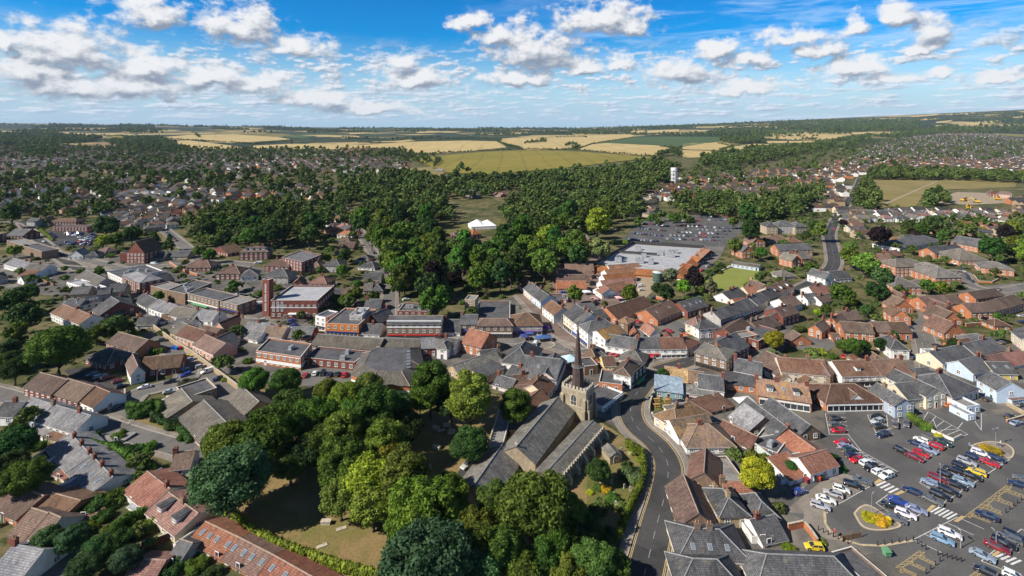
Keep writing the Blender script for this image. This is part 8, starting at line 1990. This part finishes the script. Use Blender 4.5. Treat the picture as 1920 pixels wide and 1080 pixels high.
# people
def person_mesh(stride, seed):
    bm = bmesh.new(); me = D.meshes.new('person')
    J = dict(pel=(0, 0, .92), ch=(0, .02, 1.3), nk=(0, .02, 1.48), hd=(0, .05, 1.62), top=(0, .04, 1.74), ls=(-.19, .02, 1.4), le=(-.24, -.05 + stride * .3, 1.13), lh=(-.22, .1 + stride * .6, .9), rs=(.19, .02, 1.4), re=(.24, -.05 - stride * .3, 1.13), rh=(.22, .1 - stride * .5, .9),
             lp=(-.1, 0, .88), lk=(-.1, .04 - stride * .5, .5), lf=(-.1, -.02 - stride, .07), lt=(-.1, .15 - stride, .03), rp=(.1, 0, .88), rk=(.1, .06 + stride * .5, .5), rf=(.1, 0 + stride, .07), rt=(.1, .17 + stride, .03))
    RR = dict(pel=.15, ch=.17, nk=.06, hd=.1, top=.07, ls=.075, le=.05, lh=.04, rs=.075, re=.05, rh=.04, lp=.1, lk=.07, lf=.05, lt=.04, rp=.1, rk=.07, rf=.05, rt=.04)
    ks = list(J); ix = {k: i for i, k in enumerate(ks)}; E = [('pel', 'ch'), ('ch', 'nk'), ('nk', 'hd'), ('hd', 'top'), ('ch', 'ls'), ('ls', 'le'), ('le', 'lh'), ('ch', 'rs'), ('rs', 're'), ('re', 'rh'), ('pel', 'lp'), ('lp', 'lk'), ('lk', 'lf'), ('lf', 'lt'), ('pel', 'rp'), ('rp', 'rk'), ('rk', 'rf'), ('rf', 'rt')]
    me.from_pydata([J[k] for k in ks], [(ix[a], ix[b_]) for a, b_ in E], []); o = D.objects.new('figure', me); COL.objects.link(o)
    sm = o.modifiers.new('skin', 'SKIN'); sl = me.skin_vertices[0].data
    for k in ks: sl[ix[k]].radius = (RR[k], RR[k] * .85)
    sl[0].use_root = True; o.modifiers.new('sub', 'SUBSURF').levels = 1
    dg = bpy.context.evaluated_depsgraph_get(); out = D.meshes.new_from_object(o.evaluated_get(dg)); D.objects.remove(o)
    cols = [random.choice([(.6, .6, .58), (.05, .06, .12), (.4, .05, .05), (.1, .2, .35), (.02, .02, .02), (.5, .35, .2)]), random.choice([(.03, .04, .08), (.02, .02, .02), (.25, .2, .14)]), (.45, .28, .2), (.05, .03, .02)]
    for i, c in enumerate(cols): out.materials.append(simple('cloth_%d' % i, c, .8, .1))
    for p in out.polygons:
        z = p.center.z; p.material_index = 3 if z > 1.67 else 2 if z > 1.47 or (z < .97 and abs(p.center.x) > .19) else 0 if z > .9 else 1; p.use_smooth = True
    out.name = 'person'; return out, cols
NAMEC = {(.6, .6, .58): 'pale', (.05, .06, .12): 'navy', (.4, .05, .05): 'red', (.1, .2, .35): 'blue', (.02, .02, .02): 'black', (.5, .35, .2): 'tan', (.03, .04, .08): 'dark', (.25, .2, .14): 'khaki'}
PM = [person_mesh(s, i) for i, s in enumerate((.05, .2, .28, .12, .22, .0))]
for i, (T, x, y, wh) in enumerate([('B3', 1278, 925, 'beside the dark green saloon'), ('B3', 1510, 975, 'at the rear of the white estate'), ('B3', 1745, 955, 'on the far planted island'), ('C3', 500, 790, 'beside the car park bollards'), ('C2', 1290, 505, 'on the pavement by the brown barn'), ('B2', 1052, 735, 'outside the roadside inn'), ('B2', 410, 245, 'by the market bollards'), ('B2', 430, 245, 'second along the market bollards'),
                                   ('A2', 640, 500, 'in the precinct'), ('A2', 620, 590, 'in the middle of the precinct'), ('A2', 655, 660, 'near the precinct tables'), ('A2', 640, 470, 'at the top of the precinct'), ('A2', 360, 880, 'at the market place corner'), ('A1', 700, 925, 'outside the orange shop'), ('A1', 730, 928, 'by the blue shop sign'), ('A1', 1120, 950, 'under the red shop sign'), ('A1', 1480, 920, 'outside the blue shopfront'), ('D2', 1300, 540, 'on the playing field'), ('D2', 1330, 545, 'on the playing field near another'), ('B2', 1365, 395, 'on the forecourt of the brick inn')]):
    m_, cl = PM[i % len(PM)]; p = U(*px(T, x, y)); o = link('person', m_, None, (p.x, p.y, .12), random.uniform(0, 6.28))
    tag(o, f'person in {NAMEC.get(cl[0], "plain")} top and {NAMEC.get(cl[1], "dark")} trousers {wh}', 'person')
# picnic tables, market stalls, umbrellas
def picnic(T, x, y, label):
    p = U(*px(T, x, y)); o = empty('picnic_table', (p.x, p.y, .06), .1); tag(o, label, 'picnic table', 'picnic tables of the beer garden')
    mb = MB(); mb.box(-.9, .9, -.35, .35, .68, .73); mb.obj('table_top', TIMB, o)
    for s in (-1, 1): mb = MB(); mb.box(-.9, .9, s * .72 - .13, s * .72 + .13, .4, .44); mb.obj('seat', TIMB, o)
    for s in (-1, 1): mb = MB(); mb.tube([(s * .65, -.7, 0), (s * .65, -.2, .68)], .04, 6); mb.tube([(s * .65, .7, 0), (s * .65, .2, .68)], .04, 6); mb.box(s * .65 - .03, s * .65 + .03, -.75, .75, .33, .4); mb.obj('leg', TIMB, o)
TIMB = simple('orange_timber', (.42, .25, .09), .7, .2)
for k, (x, y) in enumerate(((1085, 610), (1085, 650), (1160, 618), (1162, 655), (1165, 590), (1100, 580))): picnic('B2', x, y, f'{["upper", "lower"][k % 2]} timber picnic table {["by the flint wall", "on the sunny side of the lawn", "against the timber shed"][k // 2]}')
def canopy(T, x, y, wd, dp, ht, col, label, name='market_stall', peak=.7):
    p = U(*px(T, x, y)); o = empty(name, p, .2); tag(o, label, 'canopy'); mb = MB(); a, d = wd / 2, dp / 2
    mb.slab([[Vector((-a, -d, ht)), Vector((a, -d, ht)), Vector((0, 0, ht + peak))], [Vector((a, -d, ht)), Vector((a, d, ht)), Vector((0, 0, ht + peak))], [Vector((a, d, ht)), Vector((-a, d, ht)), Vector((0, 0, ht + peak))], [Vector((-a, d, ht)), Vector((-a, -d, ht)), Vector((0, 0, ht + peak))]], .05, 0, 0)
    mb.obj('cover', TINT, o).color = (*col, 1)
    for sx in (-1, 1):
        for sy in (-1, 1): mb = MB(); mb.tube([(sx * (a - .08), sy * (d - .08), 0), (sx * (a - .08), sy * (d - .08), ht)], .04, 6); mb.obj('pole', METAL, o)
canopy('B2', 235, 160, 6, 3, 1.7, (.05, .12, .3), 'blue roofed market stall on the island'); canopy('B2', 250, 85, 3, 3, 1.6, (.12, .02, .25), 'purple market canopy under the grey brick shop'); canopy('B2', 95, 150, 3, 3, 1.6, (.05, .06, .2), 'navy market stall behind the white van'); canopy('B2', 435, 340, 5, 5, 2.2, (.45, .62, .68), 'pale turquoise domed kiosk behind the church tower', 'kiosk', 1.4)
canopy('B2', 1745, 650, 5, 4, 1.8, (.75, .75, .73), 'white garden gazebo between the low roofs', 'gazebo', .5); canopy('A2', 740, 632, 8, 4, 1.7, (.06, .09, .13), 'dark glass canopy in front of the precinct cafe', 'glass_canopy', .9); canopy('A2', 790, 628, 2.5, 2.5, 1.6, (.6, .03, .1), 'red parasol canopy beside the precinct cafe'); canopy('A2', 800, 655, 3, 3, 1.5, (.7, .4, .42), 'pink parasol by the precinct tree'); canopy('A2', 615, 660, 3, 2, 1.4, (.6, .35, .35), 'small pink awning at the precinct edge'); canopy('A2', 560, 610, 4, 3, 1.5, (.65, .7, .75), 'white parasol beside the round precinct tree'); canopy('A2', 710, 735, 4, 2, 1.3, (.65, .5, .48), 'pale awning below the small precinct tree')
# green water tank
p = U(*px('A2', 1093, 510)); o = empty('water_tank', p); tag(o, 'green cylindrical water tank with a pale domed lid behind the shops', 'tank')
mb = MB(); mb.tube([(0, 0, -.2), (0, 0, 4.6)], 2.5, 32); o2 = mb.obj('tank_shell', roofmat('green_steel', (.07, .16, .115), (.06, .14, .10), None, 0, .6, .5, .3), o); mb = MB(); mb.tube([(0, 0, 4.6), (0, 0, 4.75), (0, 0, 5.1)], [2.65, 2.65, .4], 32); mb.obj('lid', simple('pale_lid', (.45, .55, .52), .5), o)
# white lattice water tower
p = U(1264, 346); o = empty('water_tower', p); tag(o, 'white concrete lattice tower rising above the estate trees', 'tower'); WH = simple('white_concrete', (.75, .75, .74), .7, .1)
hs = 18 * p.y / F * 1.75; rd = 5.2 * p.y / F
for k in range(8):
    a = k * math.pi / 4; mb = MB(); mb.box(rd * math.cos(a) - .45, rd * math.cos(a) + .45, rd * math.sin(a) - .45, rd * math.sin(a) + .45, -1, hs); mb.obj('column', WH, o)
for z in (.22, .45, .68): mb = MB(); mb.tube([(0, 0, hs * z), (0, 0, hs * z + .8)], rd + .3, 16, 0, False); mb.obj('ring_beam', WH, o)
mb = MB(); mb.tube([(0, 0, hs * .84), (0, 0, hs)], rd + .6, 16, 0, False); mb.obj('tank', WH, o)
# marquee
p = U(*px('D1', 792, 740)); o = empty('marquee', p, .25); tag(o, 'white peaked marquee on the lawn behind the manor house', 'marquee'); a = 10; d = 7
mb = MB(); ht = 2.2; pk = [Vector((-4, 0, 6.6)), Vector((4, 0, 6.0))]; c = [Vector((-a, -d, ht)), Vector((0, -d, ht)), Vector((a, -d, ht)), Vector((a, d, ht)), Vector((0, d, ht)), Vector((-a, d, ht))]; md_ = Vector((0, 0, 4.8))
mb.slab([[c[0], c[1], pk[0]], [c[1], md_, pk[0]], [md_, c[4], pk[0]], [c[4], c[5], pk[0]], [c[5], c[0], pk[0]], [c[1], c[2], pk[1]], [c[2], c[3], pk[1]], [c[3], c[4], pk[1]], [c[4], md_, pk[1]], [md_, c[1], pk[1]]], .06, 0, 0); CANV = simple('white_canvas', (.82, .82, .82), .6, .05)
mb.obj('canvas_roof', CANV, o); mb = MB()
for i in range(6): q1, q2 = c[i], c[(i + 1) % 6]; mb.quad((q1.x * .98, q1.y * .98, 0), (q2.x * .98, q2.y * .98, 0), (q2.x * .98, q2.y * .98, ht), (q1.x * .98, q1.y * .98, ht))
mb.obj('side_wall', CANV, o)
# lime green sign over the supermarket arcade
p = U(*px('A2', 655, 425)); yb = p.y - 1.3; o = empty('shop_sign', (p.x, yb, 2.0)); tag(o, 'lime green lettered sign on the dark supermarket gable', 'sign')
mb = MB(); mb.box(-3.0, 3.0, 0, .15, -.1, 1.5); mb.obj('board', simple('dark_sign_board', (.02, .03, .03), .5), o)
cu = D.curves.new('lettering', 'FONT'); cu.body = 'ASDA'; cu.size = 1.75; cu.align_x = 'CENTER'; cu.extrude = .03; lo = D.objects.new('figure', cu); COL.objects.link(lo); lm_ = D.meshes.new_from_object(lo.evaluated_get(bpy.context.evaluated_depsgraph_get())); D.objects.remove(lo); lm_.materials.clear(); lm_.materials.append(simple('lime_letters', (.35, .85, .02), .5, .02)); lo = link('lettering', lm_); lo.parent = o; lo.location = (0, -.05, .05); lo.rotation_euler = (R(90), 0, 0)
# blue sign on the cottage gable, fascia lettering board
p = U(*px('B3', 1027, 712)); o = empty('wall_sign', (p.x, p.y - .5, 1.6)); tag(o, 'blue and white sign on the blue-grey cottage gable', 'sign'); mb = MB(); mb.box(-.8, .8, -.08, 0, 0, .9); mb.obj('panel', simple('sign_white', (.75, .76, .78), .5), o); mb = MB(); mb.box(-.75, .75, -.1, -.08, .4, .85); mb.obj('blue_field', simple('sign_blue', (.02, .1, .45), .5), o)
# tombs and graves
mb = MB(); mb.box(-.9, .9, -.4, .4, -.1, .55); mb.box(-1.0, 1.0, -.5, .5, .55, .68); TOMB = mb.mesh('chest_tomb', [STONE])
mb = MB(); mb.box(-.3, .3, -.07, .07, -.1, .8); mb.tube([(0, -.07, .8), (0, .07, .8)], .3, 14); GRAVE = mb.mesh('gravestone', [STONE])
mb = MB(); mb.box(-.95, .95, -.4, .4, 0, .12); SLABM = mb.mesh('grave_slab', [STONE])
for i, (T, x, y, m_, nm, lb) in enumerate([('C1', 525, 690, TOMB, 'chest_tomb', 'stone chest tomb at the edge of the tree shadow on the dry lawn'), ('C1', 640, 728, SLABM, 'grave_slab', 'pale flat grave slab on the dry lawn'), ('C1', 495, 858, SLABM, 'grave_slab', 'small flat grave slab near the clipped hedge'), ('B1', 1432, 800, TOMB, 'chest_tomb', 'pale chest tomb on the sunny grass below the limes'), ('B1', 1465, 850, TOMB, 'chest_tomb', 'weathered chest tomb above the yew'), ('B1', 1390, 830, SLABM, 'grave_slab', 'flat slab beside the pale chest tomb'),
                                         ('B1', 1350, 820, TOMB, 'chest_tomb', 'chest tomb in the tree shadow'), ('B1', 1355, 965, TOMB, 'chest_tomb', 'shaded chest tomb left of the yew'), ('C2', 820, 150, GRAVE, 'gravestone', 'gravestone beside the south porch'), ('C2', 845, 425, GRAVE, 'gravestone', 'gravestone by the yellow bush'), ('C2', 890, 445, GRAVE, 'gravestone', 'second gravestone by the roadside hedge'), ('C2', 900, 170, TOMB, 'chest_tomb', 'chest tomb between porch and hedge'), ('C1', 20, 740, SLABM, 'bench', 'long low stone bench by the hedge corner')]):
    p = U(*px(T, x, y)); o = link(nm, m_, None, (p.x, p.y, .06), random.uniform(-.6, .6)); tag(o, lb, 'grave' if nm != 'bench' else 'bench')
for k in range(9):
    T, x, y = random.choice([('Z', random.uniform(830, 860), random.uniform(795, 840)), ('Z', random.uniform(1120, 1170), random.uniform(905, 950)), ('Z', random.uniform(780, 850), random.uniform(850, 900))])
    p = U(x, y); o = link('gravestone', GRAVE, None, (p.x, p.y, .06), random.uniform(-.3, .3)); tag(o, 'small upright stone among the scattered churchyard gravestones', 'grave', 'scattered churchyard gravestones')
# bins, skips
def bin_(T, x, y, col, label, sz=1.0, name='wheelie_bin'):
    p = U(*px(T, x, y)); o = empty(name, (p.x, p.y, .1), random.uniform(-.3, .3)); tag(o, label, 'bin'); mb = MB(); k = .34 * sz
    V = [(-k * .8, -k * .8, .1), (k * .8, -k * .8, .1), (k * .8, k * .8, .1), (-k * .8, k * .8, .1), (-k, -k, 1), (k, -k, 1), (k, k, 1), (-k, k, 1)]; mb.add(V, [(0, 3, 2, 1), (0, 1, 5, 4), (1, 2, 6, 5), (2, 3, 7, 6), (3, 0, 4, 7)]); mb.obj('body', TINT, o).color = (*col, 1)
    mb = MB(); mb.slab([[Vector((-k * 1.08, -k * 1.1, 1.02)), Vector((k * 1.08, -k * 1.1, 1.02)), Vector((k * 1.08, k * 1.1, 1.12)), Vector((-k * 1.08, k * 1.1, 1.12))]], .06, 0, 0); mb.obj('lid', TINT, o).color = (*col, 1)
for x, y, c, l in ((1300, 222, (.02, .1, .5), 'blue bin left of the hedge end'), (1325, 226, (.02, .15, .5), 'blue bin by the pink houses yard'), (1350, 222, (.5, .04, .03), 'red bin beside the blue bins'), (1375, 226, (.03, .03, .03), 'black bin at the row end')): bin_('B0', x, y, c, l, 1.5)
for x, y, c, l in ((295, 385, (.25, .03, .04), 'maroon bin against the white cottage'), (375, 368, (.6, .08, .03), 'orange bin against the white cottage'), (345, 372, (.03, .03, .03), 'first black bin by the orange bin'), (405, 362, (.03, .03, .03), 'last black bin against the white cottage')): bin_('C3', x, y, c, l, 1.3)
bin_('C3', 905, 690, (.75, .55, .02), 'yellow grit bin at the edge of the round bed', 1.0, 'grit_bin'); bin_('B3', 940, 690, (.75, .6, .03), 'yellow grit bin beside the blue-grey gable', 1.4, 'grit_bin'); bin_('C2', 1860, 690, (.75, .55, .02), 'yellow skip bin under the slate cottage', 2.6, 'skip'); bin_('C3', 890, 930, (.12, .3, .15), 'green skip bin near the dark hall', 1.7, 'skip'); bin_('B2', 1505, 610, (.4, .02, .08), 'crimson bin behind the white slate house', 1.5); bin_('B2', 1540, 608, (.5, .6, .05), 'lime bin behind the white slate house', 1.5)
# diggers on the building ground
def digger(T, x, y, rz, label):
    p = U(*px(T, x, y)); o = empty('excavator', p, rz); tag(o, label, 'excavator', None); s = 1.7
    YEL = simple('digger_yellow', (.6, .36, .03), .5, .1)
    for sy in (-1, 1): mb = MB(); mb.box(-1.6 * s, 1.6 * s, sy * .9 * s - .35, sy * .9 * s + .35, 0, .8 * s * .6); mb.obj('track', TYRE, o)
    mb = MB(); mb.box(-1.5 * s, .9 * s, -1.0 * s, 1.0 * s, .6 * s, 1.4 * s); mb.obj('body', YEL, o); mb = MB(); mb.box(.1 * s, 1.1 * s, -.9 * s, -.1 * s, 1.4 * s, 2.3 * s); mb.obj('cab', GLASS, o)
    mb = MB(); mb.tube([(.9 * s, .2 * s, 1.1 * s), (2.6 * s, .2 * s, 3.0 * s), (4.2 * s, .2 * s, 1.8 * s), (4.0 * s, .2 * s, .7 * s)], [.25 * s, .22 * s, .16 * s, .12 * s], 8); mb.obj('arm', YEL, o); mb = MB(); mb.box(3.6 * s, 4.3 * s, -.2 * s, .6 * s, .2 * s, .8 * s); mb.obj('bucket', YEL, o)
digger('D2', 1580, 592, .4, 'yellow excavator at the left of the cleared ground'); digger('D2', 1655, 600, 2.5, 'yellow excavator in the middle of the cleared ground'); digger('D2', 1775, 585, 1.2, 'yellow excavator beside the half-demolished house'); digger('D2', 1615, 635, 3.6, 'orange-yellow excavator nearest the white houses')
# pylons on the far fields
def pylon(T, x, y, hpx):
    p = U(*px(T, x, y)); o = empty('electricity_pylon', p); tag(o, 'thin lattice electricity pylon on the far wheat fields', 'pylon', 'pylons on the far fields'); h = hpx * p.y / F; r = h * .11; mb = MB()
    for a in range(4):
        c, s = (1 if a in (0, 3) else -1), (1 if a < 2 else -1); mb.tube([(c * r, s * r, 0), (c * r * .3, s * r * .3, h * .6), (0, 0, h)], h * .008, 4)
    for z in (.6, .75, .88): mb.tube([(-h * .16, 0, h * z), (h * .16, 0, h * z)], h * .008, 4)
    mb.obj('lattice', METAL, o)
for a in (('D1', 404, 282, 9), ('D1', 703, 275, 9), ('D0', 1117, 290, 12), ('D0', 1212, 240, 8), ('D1', 1186, 255, 8), ('D1', 1410, 240, 7), ('D0', 457, 230, 8)): pylon(*a)

# ---------------------------------------------------------------- labels: look first, then the nearest landmark
LM = [('the church spire', 1083, 690), ('the square brick tower', 498, 560), ('the white marquee', 905, 420), ('the manor house', 870, 440), ('the white-roofed supermarket', 1230, 475), ('the green water tank', 1233, 515), ('the bowling green', 1370, 522),
      ('the lattice tower', 1264, 330), ('the teal shed', 1255, 735), ('the angular brick hall', 720, 690), ('the bright orange shop', 640, 620), ('the brick chapel', 245, 470), ('the brick bank', 245, 525), ('the pink houses', 390, 630), ('the near planted bed', 1645, 970), ('the far planted island', 1865, 845),
      ('the dormered orange shop', 1470, 740), ('the pale blue house', 1865, 730), ('the white hipped house', 1692, 655), ('the pedimented shop', 1605, 750), ('the golden tree', 1418, 885), ('the playing field', 1700, 360), ('the left car park', 140, 450), ('the supermarket car park', 1290, 430),
      ('the churchyard lawn', 600, 1010), ('the red-tiled terrace', 480, 1040), ('the library', 360, 770), ('the big blue-green chestnut', 430, 890), ('the roadside inn', 1245, 780), ('the main road bend', 1190, 770), ('the long barns', 1310, 930), ('the slate hall', 1600, 1050), ('the tent-roofed hall', 1825, 480),
      ('the copper beech', 1648, 440), ('the brick flats', 1700, 500), ('the cream cottage terrace', 300, 950), ('the pale-roofed terrace', 130, 880), ('the hill-top white block', 1885, 254), ('the precinct cafe', 1140, 548), ('the market island', 1010, 648), ('the cleared ground', 1830, 372), ('the big round oak', 110, 648),
      ('the white terrace corner', 1300, 655), ('the field barn', 823, 320), ('the allotment field', 760, 370), ('the grey library flats', 1460, 430), ('the residents court', 190, 700), ('the brown-roofed terrace', 110, 740), ('the yellow-signed shops', 870, 620), ('the red shop sign', 765, 628)]
EXACT = {}
def ordw(n): return ['', 'second ', 'third ', 'fourth ', 'fifth ', 'sixth ', 'seventh ', 'eighth ', 'ninth ', 'tenth '][n] if n < 10 else f'{n + 1}th '
pend = {}
for (o, x, y, adj, noun, cls) in THINGS:
    cand_ = [l for l in LM if not any(len(q) > 4 and q in noun for q in l[0].split())] if cls == 'c' else LM
    best = sorted(cand_, key=lambda l: (l[1] - x) ** 2 + ((l[2] - y) * 1.5) ** 2)[0]
    dx, dy = x - best[1], (y - best[2]) * 1.5
    rel = ('left of' if dx < 0 else 'right of') if abs(dx) > abs(dy) else ('behind' if dy < 0 else 'in front of')
    art = adj + ' ' + noun; room = 16 - len(rel.split()) - len(best[0].replace('-', ' ').split()) - 2
    for cut in (' mid-sized', ' under a|with', ' gabled', ' hipped', ' gable-fronted', ' lean-to', ' flat roof|roof'):
        if len(art.split()) <= room: break
        a_, _, b2 = cut.partition('|'); art = art.replace(a_, (' ' + b2) if b2 else '', 1).strip()
    pend.setdefault((art, rel, best[0]), []).append((dx * dx + dy * dy, o))
for (art, rel, lm), lst in pend.items():
    lst.sort(key=lambda t: t[0])
    for i, (_, o) in enumerate(lst):
        if 'label' in o: continue
        t = f'{art}, {ordw(i)}{"nearest " if i else ""}{rel} {lm}'
        if len(lst) > 1 and i == 0: t = f'{art}, nearest {rel} {lm}'
        o['label'] = t
print('objects', len(D.objects), 'things', len(THINGS), 'trees', sum(1 for t in THINGS if t[5] == 't'), 'cars', len(CARS))

import collections as _c; print(_c.Counter(o.name.split('.')[0] for o in COL.objects if o.parent is None).most_common(12))
